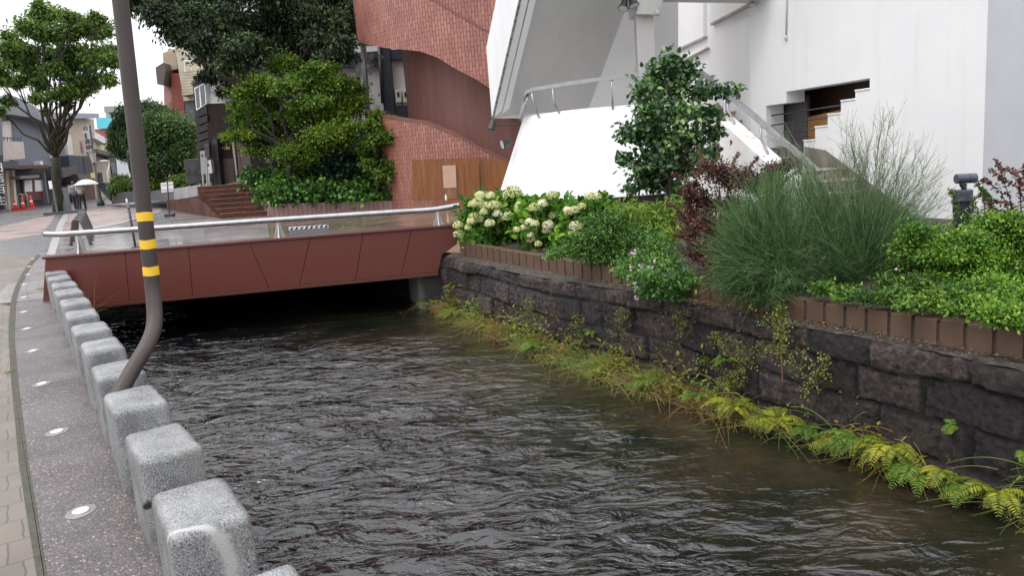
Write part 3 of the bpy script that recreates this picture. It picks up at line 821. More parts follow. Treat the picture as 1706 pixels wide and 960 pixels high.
# ================================================================== footbridge
def bridge():
    root = thing('footbridge', 'low red granite faced bridge with a steel rail crossing the canal', 'bridge', tuple(BR0))
    fp = BRP
    TOPZ, BOTZ = .575, -.14
    joints_t = [75, 208, 314, 416, 517, 605, 686, 762]
    joints_b = [72, 217, 322, 449, 500, 593, 669, 731]
    ref_t = [(u, 432 - (u - 75) * .0755) for u in joints_t]; ref_b = [(u, 517 - (u - 150) * .1) for u in joints_b]
    top = [fp.sz(*q)[0] for q in ref_t]; bot = [fp.sz(*q)[0] for q in ref_b]
    Lz = lambda s: .60 - .008 * s
    mb = MB(); g = .0022
    for i in range(7):
        a, b_, c, d_ = top[i] + g, top[i + 1] - g, bot[i + 1] - g, bot[i] + g
        if i == 6:
            pts = [(a, Lz(a)), (b_, Lz(b_)), (b_ + .02, .33), (c + .08, .16), (c, BOTZ + .05), (d_, BOTZ + .05)]
        else: pts = [(a, Lz(a)), (b_, Lz(b_)), (c, BOTZ + .05), (d_, BOTZ + .05)]
        mb.prism([fp.w(s, 0, z) for s, z in pts], fp.n * -.06)
    mb.build('granite_cladding', m_redgran, root, bevel=.004, seg=1)
    mb = MB()
    s0, s1 = top[0], top[-1]
    pts = [(s0, Lz(s0) - .01), (s1 - .02, Lz(s1) - .01), (s1, .35), (bot[-1] + .05, .18), (bot[-1] - .02, BOTZ + .03), (bot[0], BOTZ + .03)]
    mb.prism([fp.w(s, -.063, z) for s, z in pts], fp.n * -.2)
    mb.build('parapet_core', M('joint_red', (.03, .010, .008)), root)
    mb = MB()
    mb.obox(fp.w(s0 - .03, .022, Lz(s0) + .002), fp.d * (s1 - s0 + .05) + V(0, 0, -.008 * (s1 - s0)), fp.n * -.3, V(0, 0, .035))
    mb.build('coping', m_redcap, root, bevel=.006)
    mb = MB()
    mb.obox(fp.w(bot[0], .012, BOTZ), fp.d * (bot[-1] - bot[0]), fp.n * -.2, V(0, 0, .047))
    mb.build('lower_trim', m_redcap, root, bevel=.004)
    # deck slab under the paving, dark below
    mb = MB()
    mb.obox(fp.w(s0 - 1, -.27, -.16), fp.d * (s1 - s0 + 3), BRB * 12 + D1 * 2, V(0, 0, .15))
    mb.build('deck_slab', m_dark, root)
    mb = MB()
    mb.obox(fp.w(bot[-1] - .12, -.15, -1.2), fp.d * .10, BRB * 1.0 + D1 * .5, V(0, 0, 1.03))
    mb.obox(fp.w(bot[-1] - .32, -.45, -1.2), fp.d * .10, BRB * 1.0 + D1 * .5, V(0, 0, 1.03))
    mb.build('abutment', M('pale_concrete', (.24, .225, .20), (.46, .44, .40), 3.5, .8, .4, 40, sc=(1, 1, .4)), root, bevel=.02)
    mb = MB()  # added dark boxes, closing off sky light that would leak under the deck
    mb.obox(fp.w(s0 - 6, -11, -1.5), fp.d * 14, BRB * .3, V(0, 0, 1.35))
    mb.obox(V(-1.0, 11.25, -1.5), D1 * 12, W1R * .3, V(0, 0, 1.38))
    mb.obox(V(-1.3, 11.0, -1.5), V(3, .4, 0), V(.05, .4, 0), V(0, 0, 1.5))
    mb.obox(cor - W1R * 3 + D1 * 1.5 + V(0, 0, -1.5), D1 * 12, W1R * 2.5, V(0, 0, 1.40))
    mb.build('tunnel_light_stop', m_dark, root)
    # rail
    rp = Plane(BR0 + BRB * .12, BRD)
    rpts = [rp.at(u, v) for u, v in [(73, 390), (95, 390.5), (130, 388.5), (200, 384), (300, 377.5), (430, 368.5), (560, 360), (660, 353.5), (715, 350), (735, 347.5), (752, 344.5), (766, 342)]]
    mb = MB(); mb.tube(smoothed(rpts, 4), .040, 16); mb.build('rail', m_steel, root, smooth=True)
    for u in (128, 462, 728):
        v = 390 - (u - 75) * .0655
        p = rp.at(u, v)
        s = (p - rp.p0).dot(rp.d); zt = p.z - .02; zb = Lz(s) + .034
        prof = []
        for k in range(9):
            t = k / 8; prof.append((.034 + .055 * t ** 2.2, zt + (zb - zt) * t))
        out = [rp.w(s - h, 0, z) for h, z in prof] + [rp.w(s + h, 0, z) for h, z in reversed(prof)]
        mb = MB(); mb.prism([q + rp.n * .012 for q in out], rp.n * -.024)
        sd = [rp.w(s, -.02 - .07 * (k / 8) ** 2, prof[k][1]) for k in range(9)] + [rp.w(s, .02 + .07 * (k / 8) ** 2, prof[k][1]) for k in range(8, -1, -1)]
        mb.prism([q - rp.d * .010 for q in sd], rp.d * .02)
        mb.build('rail_post', m_postst, root)
bridge()
# ================================================================== granite blocks along the bank
def blocks():
    def mesh_one(seed):
        rr = random.Random(seed)
        bm = bmesh.new()
        L, Wd, H = .43 + rr.uniform(-.012, .012), .252 + rr.uniform(-.008, .008), .425 + rr.uniform(-.008, .004)
        bmesh.ops.create_cube(bm, size=1)
        for v in bm.verts:
            v.co = V(v.co.x * L, v.co.y * Wd, (v.co.z + .5) * (H + .05) - .05)
        top = [e for e in bm.edges if all(v.co.z > .1 for v in e.verts)]
        ver = [e for e in bm.edges if abs(e.verts[0].co.z - e.verts[1].co.z) > .1]
        bmesh.ops.bevel(bm, geom=top + ver, offset=.034, segments=4, affect='EDGES', profile=.5)
        bmesh.ops.subdivide_edges(bm, edges=[e for e in bm.edges if e.calc_length() > .15], cuts=5, use_grid_fill=True)
        for v in bm.verts:
            n = noise.noise(v.co * 9 + V(seed, 0, 0)) * .006 + noise.noise(v.co * 30 + V(seed, 3, 0)) * .0022
            c = v.co.copy(); c.z -= .2
            v.co += c.normalized() * n
        m = bpy.data.meshes.new('granite_block'); bm.to_mesh(m); bm.free()
        m.polygons.foreach_set('use_smooth', [True] * len(m.polygons)); m.materials.append(m_granite)
        return m
    lab = {-1: 'granite block cut off by the lower edge, nearest of the bank row',
           0: 'large granite block with a pale curved vein, second from the near end',
           1: 'granite block with small black pads on its side, third from near end',
           2: 'granite block hiding the foot of the bent brown pole, fourth from the near end',
           3: 'granite block just behind the foot of the bent brown pole, fifth from the near end'}
    words_ = ['sixth', 'seventh', 'eighth', 'ninth', 'tenth', 'eleventh', 'twelfth', 'thirteenth']
    ang = math.atan2(D1.y, D1.x)
    for k in range(-1, 12):
        s = .80 * k if k <= 3 else 2.4 + (k - 3) * .8775
        c = ALB + D1 * (s - .22) + W1R * (.126 + random.uniform(-.006, .006))
        m = mesh_one(k + 3)
        o = bpy.data.objects.new('granite_block', m); col.objects.link(o)
        o.location = (c.x, c.y, .004); o.rotation_euler = (0, 0, ang + random.uniform(-.03, .03))
        L = lab.get(k) or f'grey granite block, {words_[k - 4]} from the near end of the bank row'
        if k == 11: L = 'grey granite block against the red bridge face, farthest of the bank row'
        tag(o, L, 'granite block', 'granite blocks along the canal bank')
        if k == 0: m.materials[0] = granite_mat(True)
        if k == 1:
            for dy in (-.145, .12):
                mb = MB(); mb.lathe([(.016, -.012), (.018, 0), (.014, .008)], (0, 0, 0), 10)
                q = mb.build('rubber_pad', m_black); q.parent = o; q.rotation_euler = (0, -math.pi / 2, 0); q.location = (-.224, dy, .235)
blocks()

# ================================================================== lights let into the pavement
def ground_lights():
    m_ring = M('ring_steel', (.72, .72, .72), (.86, .86, .86), 9, .3, metal=.6)
    m_lens = M('frosted_lens', (.5, .5, .5), (.62, .62, .62), 5, .25)
    m_mort = M('light_mortar', (.15, .138, .132), (.24, .22, .21), 8, .45)
    L = [(135, 853), (95, 720), (70, 640), (55, 585), (45, 548), (40, 521), (40, 498), (41, 478), (48, 462), (50, 450), (56, 438)]
    od = ['nearest', 'second', 'third', 'fourth', 'fifth', 'sixth', 'seventh', 'eighth', 'ninth', 'tenth', 'farthest']
    for i, (u, v) in enumerate(L):
        p = onz(u, v, .006); p.z = gz(p.y) + .0045
        r = thing('pavement_light', f'small round light let into the dark pavement, {od[i]} of the line of lights' if i in (0, 10) else f'small round light let into the dark pavement, {od[i]} from the near end of the line', 'pavement light', p, 'lights let into the pavement')
        mb = MB(); mb.lathe([(.001, .001), (.066, .001), (.063, .0035), (.001, .0035)], p, 28); o = mb.build('mortar_collar', m_mort, r)
        o.scale = (1, 1.15, 1)
        mb = MB()
        mb.lathe([(.024, .004), (.037, .004), (.037, .008), (.034, .010), (.026, .010), (.024, .006)], p, 28); mb.build('ring', m_ring, r, smooth=False)
        mb = MB(); mb.lathe([(.0005, .0042), (.0235, .0042), (.020, .008), (.0005, .009)], p, 20); mb.build('lens', m_lens, r, smooth=True)
ground_lights()

# ================================================================== bent brown pole
def pole():
    pts = [(185, 682, 3.88), (193, 668, 3.90), (205, 645, 3.95), (226, 608, 4.03), (243, 580, 4.10), (254, 555, 4.18), (257.5, 535, 4.23), (257, 510, 4.27), (254, 475, 4.3), (248, 420, 4.3), (240, 350, 4.3), (221, 180, 4.3), (201.5, 8, 4.3), (185, -130, 4.3), (150, -420, 4.3)]
    P = [ony(*q) for q in pts]; 
    base = P[0]
    root = thing('bent_pole', 'bent dark brown steel pole with three yellow bands rising from the canal bank', 'pole', base)
    mb = MB(); sp = smoothed(P, 8); mb.tube(sp, .0425, 24); mb.build('shaft', m_pole, root, smooth=True)
    for v, h in ((360.5, 15), (406.5, 15), (451, 15)):
        u = 201.5 + (v - 8) * (248 - 201.5) / (420 - 8)
        a, b_ = ony(u - h / 2 * .113, v - h / 2, 4.3), ony(u + h / 2 * .113, v + h / 2, 4.3)
        n = 28; vs, fs = [], []
        ax = (b_ - a).normalized(); e1 = ax.orthogonal().normalized(); e2 = ax.cross(e1)
        rr = random.Random(v)
        for j in range(n + 1):
            q = 2 * math.pi * j / n * 1.0
            d = e1 * math.cos(q) + e2 * math.sin(q)
            j0 = .002 * math.sin(3 * q + v) + (.004 if j < 5 else 0)
            vs += [a + d * .0432 + ax * j0, a + d * .0439 + ax * j0, b_ + d * .0439 + ax * (j0 * .7), b_ + d * .0432 + ax * (j0 * .7)]
        for j in range(n):
            for k in range(3): fs.append((j * 4 + k, j * 4 + k + 1, j * 4 + k + 5, j * 4 + k + 4))
        mb = MB(); mb.add(vs, fs); mb.build('yellow_band', m_yellow, root, smooth=False)
pole()

# ================================================================== red tiled spiral tower
TX, TY, TR = .10, 27.5, 4.78
def tower():
    m_tile = brickmat('red_tile', (.30, .115, .085), (.40, .17, .13), (.10, .045, .038), .28, .095, .009, rot=math.pi / 2, off=.5, rough=.4, use='UV', bump=.6, dark=.82)
    m_core = M('mauve_render', (.20, .085, .068), (.255, .115, .092), 1.2, .55, .25, 40, sc=(3, 3, .3))
    m_cop = M('tile_coping', (.16, .065, .05), (.2, .085, .066), 4, .5)
    m_under = M('ramp_underside', (.42, .38, .36), (.5, .46, .43), 2, .7)
    root = thing('tiled_tower', 'round red tiled tower with a spiral ramp winding up around it', 'tower', (TX, TY, gz(TY)))
    def prof(px):
        L = [cyl(u, v, TX, TY, TR) for u, v in px]
        th = [a if a < 0 else a - 2 * math.pi for a, z in L]
        return th, [z for a, z in L]
    def band(name, R, th0, th1, zlo, zhi, mat, n=90, thick=.22, smooth=True):
        mb = MB(); mb.uv = []
        for i in range(n + 1):
            th = th0 + (th1 - th0) * i / n
            for r_, z in ((R, zlo(th)), (R, zhi(th)), (R - thick, zhi(th)), (R - thick, zlo(th))):
                mb.v.append(V(TX + r_ * math.cos(th), TY + r_ * math.sin(th), z)); mb.uv.append((R * th, z))
        for i in range(n):
            for k in range(4):
                k2 = (k + 1) % 4
                mb.f.append((i * 4 + k, (i + 1) * 4 + k, (i + 1) * 4 + k2, i * 4 + k2))
        o = mb.build(name, mat, root, fix=True)
        o.data.polygons.foreach_set('use_smooth', [False] * len(o.data.polygons))
        return o
    def coping(th0, th1, zf, R=TR, n=90, w=.3):
        mb = MB(); vs, fs = [], []
        for i in range(n + 1):
            th = th0 + (th1 - th0) * i / n; z = zf(th)
            for r_, dz in ((R + .025, -.0), (R + .025, .06), (R - w, .06), (R - w, -.0)):
                vs.append(V(TX + r_ * math.cos(th), TY + r_ * math.sin(th), z + dz))
        for i in range(n):
            for k in range(4): fs.append((i * 4 + k, (i + 1) * 4 + k, (i + 1) * 4 + (k + 1) % 4, i * 4 + (k + 1) % 4))
        mb.add(vs, fs); mb.build('coping', m_cop, root)
    # lower parapet
    th, z = prof([(607, 190), (640, 195), (710, 205), (760, 225), (800, 248), (845, 268), (880, 290)])
    f1 = lambda t: float(np.interp(t, th, z)) if t >= th[0] else z[0] + (th[0] - t) * .3
    band('lower_parapet', TR, th[0] - .5, th[-1] + .2, lambda t: .1, f1, m_tile)
    coping(th[0] - .5, th[-1] + .2, f1)
    # upper band: lower edge and the line of its top
    thb, zb = prof([(600, 70), (640, 79), (700, 85), (730, 96), (760, 115), (790, 130), (815, 146), (850, 172), (890, 205)])
    f2 = lambda t: float(np.interp(t, thb, zb)) if t >= thb[0] else zb[0] + (thb[0] - t) * .5
    tht, zt = prof([(640, -52), (680, -27), (720, 0), (815, 55), (860, 86)])
    def f3(t):
        if t < tht[0]: return zt[0] + (tht[0] - t) * 1.5
        return float(np.interp(t, tht, zt))
    band('upper_parapet', TR, thb[0] - 1.2, thb[-1] + .3, f2, f3, m_tile)
    coping(thb[0] - 1.2, thb[-1] + .3, f3)
    band('top_band', TR - .12, thb[0] - 1.2, thb[-1] + .3, lambda t: f3(t) - .3, lambda t: 12.0, m_tile)
    # ramp floor between core and parapet
    mb = MB(); vs, fs = [], []; n = 80
    for i in range(n + 1):
        t = thb[0] - 1.2 + (thb[-1] + .3 - thb[0] + 1.2) * i / n; z_ = f2(t) + .02
        for r_ in (TR - .2, 3.0): vs.append(V(TX + r_ * math.cos(t), TY + r_ * math.sin(t), z_))
    for i in range(n): fs.append((i * 2, i * 2 + 1, i * 2 + 3, i * 2 + 2))
    mb.add(vs, fs); mb.build('ramp_underside', m_under, root)
    mb = MB(); mb.lathe([(3.3, 0), (3.3, 13)], (TX, TY, .1), 96); mb.build('core', m_core, root, smooth=False)
    # crown wall high above
    mb = MB()
    a = BR0
    pl = Plane((0, 24.3), (1, 0))
    P, vec = pp(pl, [(640, 190), (672, 180), (676, 208), (640, 196)], -.2, 0)
tower()

def corten_fence():
    pl = Plane((-2.4, 22.35), (1, .04))
    m_c = M('rust_steel', (.19, .066, .018), (.26, .10, .03), 2.2, .55, .15, 60, sc=(6, 6, .5))
    m_c2 = M('rust_steel_low', (.19, .065, .03), (.25, .10, .045), 2.2, .5)
    root = thing('rusted_fence', 'rust brown steel screen of upright boards below the tiled tower', 'fence', pl.at(735, 345))
    xs = [685, 704, 722, 742, 758, 773, 798]
    mb = MB()
    for i in range(6):
        a, b_ = xs[i] + .5, xs[i + 1] - .5
        ta, tb = 266 - (a - 685) * .035, 266 - (b_ - 685) * .035
        P, v = pp(pl, [(a, ta), (b_, tb), (b_ + 2.5, 333 - (b_ - 735) * .03), (a + 2.5, 334 - (a - 735) * .03)], -.04, 0)
        mb.prism(P, v)
    mb.build('board_panel', m_c, root)
    P, v = pp(pl, [(799, 263), (846, 268), (846, 350), (802, 340)], -.16, -.12); mb = MB(); mb.prism(P, v); mb.build('side_panel', m_c, root)
    P, v = pp(pl, [(737, 334), (802, 331), (850, 331), (850, 352), (740, 347)], -.1, .16); mb = MB(); mb.prism(P, v); mb.build('base_ledge', m_c2, root)
    q = thing('notice_board', 'pale blank notice panel hung on the rust brown screen', 'notice panel', pl.at(749, 312))
    P, v = pp(pl, [(737, 276), (759, 275), (760.5, 312.5), (739, 313.5)], .004, .03); mb = MB(); mb.prism(P, v)
    mb.build('panel', M('bare_plywood', (.50, .33, .225), (.56, .38, .27), 3, .7), q)
    P, v = pp(pl, [(738.5, 314), (760.5, 313), (761.5, 331), (740.5, 333)], .004, .016); mb = MB(); mb.prism(P, v)
    mb.build('stained_plate', M('stained_steel', (.10, .05, .03), (.33, .17, .09), 1.6, .6, sc=(3, 3, .6)), q)
    p = pl.at(743.5, 334, .1)
    q = thing('bottle', 'small white bottle standing on the ledge below the notice panel', 'bottle', p)
    mb = MB(); mb.lathe([(.03, 0), (.032, .01), (.032, .13), (.012, .165), (.012, .19)], p, 12); mb.build('body', m_white, q, smooth=True)
    mb = MB(); mb.lathe([(.015, .188), (.015, .21)], p, 10); mb.build('cap', m_black, q)
corten_fence()

# ================================================================== white building, stairs, drum, spiral
WBX, WBY = 1.80, 13.0
def white_building():
    m_inner = plaster_mat('inner_paint', (.60, .59, .58), (.55, .54, .53), (.40, .385, .37), .3)
    root = thing('white_building', 'large white painted building with an outside stair, round stair drum and stepped wall opening', 'building', (4.98, 8.78, .24))
    pl = Plane((4.98, 8.78), (-.286, .958)); N_ = pl.n
    S = lambda u, v, o=0: pl.sz(u, v, o)
    sC = S(1640, 200)[0]; sE = S(1250, 150)[0]
    sR, s1, s2, s3, s4, s5 = S(1449, 148)[0], S(1425, 152)[0], S(1401, 173)[0], S(1379, 195)[0], S(1358, 216)[0], S(1339, 236)[0]
    sL2, sL = S(1310, 160)[0], S(1276, 180)[0]
    zt1 = S(1380, 141)[1]; zt2 = S(1290, 174)[1]
    sills = [S(1449, 149)[1], S(1412, 168)[1] , S(1390, 191)[1], S(1368, 212)[1], S(1348, 235)[1]]
    TOP = 11.0; LAND = 1.0
    mb = MB()
    def piece(a, b_, z0, z1, t0=-.32, t1=0.0):
        if z1 - z0 < .005: return
        mb.obox(pl.w(a, t0, z0), pl.d * (b_ - a), N_ * (t1 - t0), V(0, 0, z1 - z0))
    piece(sC, sR, -.2, TOP); piece(sL, sE, -.2, TOP)
    br = [sR, s1, s2, s3, s4, s5]
    for i in range(5): piece(br[i], br[i + 1], -.2, sills[i])
    piece(sR, sL2, zt1, TOP); piece(sL2, sL, zt2, TOP); piece(s5, sL, -.2, LAND - .15)
    mb.build('long_wall', m_white, root)
    # rounded tops on the stepped sill
    mb = MB()
    for i in range(5):
        mb.obox(pl.w(br[i] - .01 , -.33, sills[i] + .001), pl.d * (br[i + 1] - br[i] + .012), N_ * .345, V(0, 0, .022))
    mb.build('sill_cap', m_white, root, bevel=.008)
    # inside
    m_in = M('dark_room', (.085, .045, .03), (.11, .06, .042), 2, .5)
    m_wood = M('varnished_board', (.36, .17, .05), (.46, .23, .08), 1.5, .4, sc=(1, 1, 6))
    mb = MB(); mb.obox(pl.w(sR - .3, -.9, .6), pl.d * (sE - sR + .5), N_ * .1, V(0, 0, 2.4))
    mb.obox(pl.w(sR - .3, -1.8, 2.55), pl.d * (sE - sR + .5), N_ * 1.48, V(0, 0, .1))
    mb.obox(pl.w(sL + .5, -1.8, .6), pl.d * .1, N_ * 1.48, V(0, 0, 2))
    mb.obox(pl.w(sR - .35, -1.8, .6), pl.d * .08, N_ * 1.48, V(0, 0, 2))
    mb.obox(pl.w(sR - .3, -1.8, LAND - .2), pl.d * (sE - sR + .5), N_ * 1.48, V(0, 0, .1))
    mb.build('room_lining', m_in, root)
    o = -.36
    P, v = pp(pl, [(1346, 195), (1402, 182), (1402, 250), (1346, 252)], o - .05, o); mb = MB(); mb.prism(P, v); mb.build('wooden_board', m_wood, root)
    P, v = pp(pl, [(1290, 170), (1345, 158), (1345, 252), (1290, 256)], o - .05, o); mb = MB(); mb.prism(P, v); mb.build('door', M('grey_door', (.055, .05, .055), (.07, .064, .07), 2, .5), root)
    mb = MB()
    for (ua, va, ub, vb) in ((1284, 192.5, 1402, 175), (1284, 209, 1380, 195.5), (1305, 220.5, 1359, 216)):
        mb.tube([pl.at(ua, va, -.1), pl.at(ub, vb, -.1)], .011, 8)
    mb.build('guard_bar', m_black, root, smooth=True)
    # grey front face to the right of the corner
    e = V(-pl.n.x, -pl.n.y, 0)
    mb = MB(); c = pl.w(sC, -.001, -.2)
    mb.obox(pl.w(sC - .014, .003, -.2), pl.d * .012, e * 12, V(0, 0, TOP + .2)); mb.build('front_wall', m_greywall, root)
    # wall further back with raised panels
    c2 = pl.w(sE, 0, 0); pl2 = Plane((c2.x, c2.y), (-.09, .996))
    mb = MB(); mb.obox(pl2.w(-.0, -.32, -.2), pl2.d * 11, pl2.n * .32, V(0, 0, TOP + .2)); mb.build('back_wall', m_white, root)
    mb = MB()
    P, v = pp(pl2, [(1183, -70), (1262, -105), (1262, -4), (1183, 39)], 0, .06); mb.prism(P, v)
    P, v = pp(pl2, [(1060, -10), (1172, -60), (1172, 61), (1060, 114)], 0, .06); mb.prism(P, v)
    P, v = pp(pl2, [(1060, 136), (1176, 76), (1176, 80), (1060, 140)], 0, .05); mb.prism(P, v)
    mb.build('raised_panel', m_white, root)
    mb = MB()
    for px in ([(1183, 38), (1256, 0), (1256, 4), (1183, 42)], [(1060, 113), (1172, 60), (1172, 63), (1060, 117)], [(1060, 139), (1176, 79), (1176, 81), (1060, 142)]):
        P, v = pp(pl2, px, 0, .075); mb.prism(P, v)
    mb.build('sill_line', M('grey_sill', (.30, .29, .28), (.4, .38, .36), 3, .6), root)
    # skirting along the stairs
    mb = MB()
    P, v = pp(pl, [(1556, 384), (1375, 250), (1340, 244), (1340, 285), (1400, 320), (1556, 430)], 0, .004); mb.prism(P, v)
    P, v = pp(pl, [(1292, 256), (1256, 223), (1256, 300), (1292, 300)], 0, .004); mb.prism(P, v)
    mb.build('skirting', m_skirt, root)
    mb = MB(); P, v = pp(pl2, [(1250, 218), (1196, 172), (1196, 290), (1250, 300)], 0, .004); mb.prism(P, v); mb.build('skirting', m_skirt, root)
    # stairs
    m_riser = brickmat('stair_tile', (.36, .31, .25), (.42, .37, .31), (.07, .05, .04), .15, .16, .008, off=0, rough=.5, use='UV', dark=.6)
    m_tread = M('stair_tread', (.30, .28, .25), (.42, .40, .37), 6, .5)
    def flight(sa, za, n, rise, run, t0, t1, name):
        mb = MB(); mb.uv = []
        for i in range(n):
            a = sa + i * run; z = za + (i + 1) * rise
            vs = [pl.w(a, t0, z - rise - .3), pl.w(a, t1, z - rise - .3), pl.w(a, t1, z), pl.w(a, t0, z)]
            u0 = [(t0, -rise - .3), (t1, -rise - .3), (t1, 0), (t0, 0)]
            b = len(mb.v); mb.v += vs; mb.uv += u0; mb.f.append((b, b + 1, b + 2, b + 3))
            vs = [pl.w(a, t1, z), pl.w(a, t0, z), pl.w(a + run + .02, t0, z - .002), pl.w(a + run + .02, t1, z - .002)]
            b = len(mb.v); mb.v += vs; mb.uv += [(t1, .075), (t0, .075), (t0, .075), (t1, .075)]; mb.f.append((b, b + 1, b + 2, b + 3))
        mb.build(name, m_riser, root, fix=False)
        mb = MB()
        for i in range(n):
            a = sa + i * run; z = za + (i + 1) * rise
            mb.obox(pl.w(a - .025, t0, z + .001), pl.d * (run + .03), N_ * (t1 - t0), V(0, 0, .022))
        mb.build('stair_nosing', m_tread, root)
    flight(-.12, 0.0, 7, .143, .26, .006, 1.28, 'lower_flight')
    mb = MB(); mb.obox(pl.w(1.70, .006, LAND - .25), pl.d * 1.15, N_ * 1.28, V(0, 0, .25 + .022)); mb.build('landing', m_tread, root)
    flight(2.75, LAND, 6, .158, .27, -.9, 1.28, 'upper_flight')
    # stringer parapet on the canal side
    pls = Plane(tuple((pl.p0 + N_ * 1.42)[:2]), tuple(pl.d[:2]))
    P = [pls.at(u, v) for u, v in [(1302, 292), (1196, 196)]]
    s_a, s_b = [(q - pls.p0).dot(pls.d) for q in P]
    mb = MB()
    mb.prism([pls.w(s_a - .15, 0, .1), pls.w(s_a - .15, 0, P[0].z - .05), pls.w(s_a, 0, P[0].z), pls.w(s_b, 0, P[1].z), pls.w(s_b + .8, 0, P[1].z + .02), pls.w(s_b + .8, 0, .1)], N_ * -.26)
    m_peel = plaster_mat('peeling_white', (.84, .83, .82), (.6, .56, .52), (.25, .2, .17), .8)
    mb.build('stair_parapet', m_peel, root, bevel=.02)
    # drum
    mb = MB()
    prof = [(1.86, .78)] + [(1.93 - .53 * (k / 8) ** 1.0, .80 + 1.31 * k / 8) for k in range(9)] + [(1.36, 2.14), (1.2, 2.14)]
    mb.lathe(prof, (WBX, WBY, 0), 96)
    mb.build('stair_drum', m_white, root, smooth=False, fix=True)
    for p in root.children[-1].data.polygons: p.use_smooth = abs(p.normal.z) < .8
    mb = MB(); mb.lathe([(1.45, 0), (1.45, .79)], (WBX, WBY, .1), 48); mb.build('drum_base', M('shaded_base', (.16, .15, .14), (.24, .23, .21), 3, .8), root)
    mb = MB(); vs = []
    for k in range(13):
        th = math.radians(150 + 68 * k / 12); vs.append(V(WBX + 1.9 * math.cos(th), WBY + 1.9 * math.sin(th), .1))
    for k in range(12, -1, -1):
        th = math.radians(150 + 68 * k / 12); vs.append(V(WBX + 1.5 * math.cos(th), WBY + 1.5 * math.sin(th), .1))
    mb.prism(vs, V(0, 0, .69)); mb.build('drum_leg', m_white, root)
    # upper flight: sloping slab with a parapet, rising towards the canal
    A0, A1 = ony(821, 197, 13.0), ony(866, 0, 11.75)
    pw = Plane((2.0, 13.35), (1, -.22))
    B0, B1 = pw.at(982, 177), pw.at(1041, 18)
    dA, dB = (A1 - A0), (B1 - B0)
    A2, B2 = A0 + dA * 2.4, B0 + dB * 2.4
    up = V(0, 0, .22)
    mb = MB(); n = 10; vs, fs = [], []
    for i in range(n + 1):
        t = i / n; a_, b_ = A0.lerp(A2, t), B0.lerp(B2, t)
        for q in range(5): vs.append(a_.lerp(b_, q / 4))
    for i in range(n):
        for q in range(4): fs.append((i * 5 + q, i * 5 + q + 1, i * 5 + q + 6, i * 5 + q + 5))
    mb.add(vs, fs); mb.add([v + up for v in vs], fs)
    mb.poly([A0, B0, B0 + up, A0 + up])
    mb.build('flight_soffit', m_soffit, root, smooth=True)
    out = V(-dA.y, dA.x, 0).normalized()
    if out.x > 0: out = -out
    mb = MB(); h = 1.16
    mb.prism([A0 + out * .02, A2 + out * .02, A2 + V(0, 0, h) + out * .02, A0 + V(0, 0, h) + out * .02], out * -.16); mb.build('flight_parapet', m_white, root, bevel=.008)
    mb = MB(); mb.prism([A0 - out * .16 + V(0, 0, -.012), A2 - out * .16 + V(0, 0, -.012), A2 - out * .26 + V(0, 0, -.012), A0 - out * .26 + V(0, 0, -.012)], V(0, 0, .05)); mb.build('drip_edge', m_white, root)
    mb = MB(); mb.prism([A0 + out * .022 + V(0, 0, -.018), A2 + out * .022 + V(0, 0, -.018), A2 - out * .02 + V(0, 0, -.018), A0 - out * .02 + V(0, 0, -.018)], V(0, 0, .016)); mb.build('stained_edge', M('stained_edge', (.09, .085, .08), (.4, .39, .37), 16, .8), root)
    # foot of the flight: low soffit of the landing behind the drum
    C0 = ony(905, 197, 13.2)
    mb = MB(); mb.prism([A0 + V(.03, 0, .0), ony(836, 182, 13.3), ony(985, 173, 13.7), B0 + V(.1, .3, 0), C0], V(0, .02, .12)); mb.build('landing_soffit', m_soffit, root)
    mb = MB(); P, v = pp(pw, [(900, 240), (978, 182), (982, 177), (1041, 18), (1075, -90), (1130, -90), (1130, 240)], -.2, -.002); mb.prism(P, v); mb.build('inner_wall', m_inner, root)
    # column and beam
    pc = Plane((2.2, 11.9), (1, .08))
    a = pc.at(1061, 60); b_ = pc.at(1090, 60)
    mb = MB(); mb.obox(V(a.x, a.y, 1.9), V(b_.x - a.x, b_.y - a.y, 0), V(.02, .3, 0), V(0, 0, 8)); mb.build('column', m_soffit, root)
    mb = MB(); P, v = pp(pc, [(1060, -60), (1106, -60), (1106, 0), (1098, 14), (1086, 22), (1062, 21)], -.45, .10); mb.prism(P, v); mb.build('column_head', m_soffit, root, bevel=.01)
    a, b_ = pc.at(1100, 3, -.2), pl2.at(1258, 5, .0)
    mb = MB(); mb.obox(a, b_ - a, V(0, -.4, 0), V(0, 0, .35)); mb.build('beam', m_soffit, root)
    mb = MB(); mb.tube([pc.at(1060, 21.5, .13), pc.at(1092, 23, .13)], .022, 8); mb.ball(pc.at(1095, 21, .1), .05, 2); mb.build('conduit', m_soffit, root, smooth=True)
    mb = MB(); mb.tube([pl.at(1312, -60, .02), pl.at(1309.5, 58, .02)], .011, 6); mb.ball(pl.at(1309, 63, .02), .025, 2, (1, 1, 1.4)); mb.build('wall_conduit', M('conduit_grey', (.5, .48, .46)), root, smooth=True)
    mb = MB(); mb.tube([pl2.at(1256, 6, .05), pl2.at(1248, 8, .12)], .02, 6); mb.ball(pl2.at(1254, 8, .1), .05, 1); mb.build('pipe_clamp', m_postst, root)
    # handrail
    hr = [ony(868, 197, 12.6), ony(874, 172, 12.5), ony(881, 152, 12.35), ony(925, 143, 11.9), ony(975, 135, 11.65), ony(1045, 127, 11.6)]
    mb = MB()
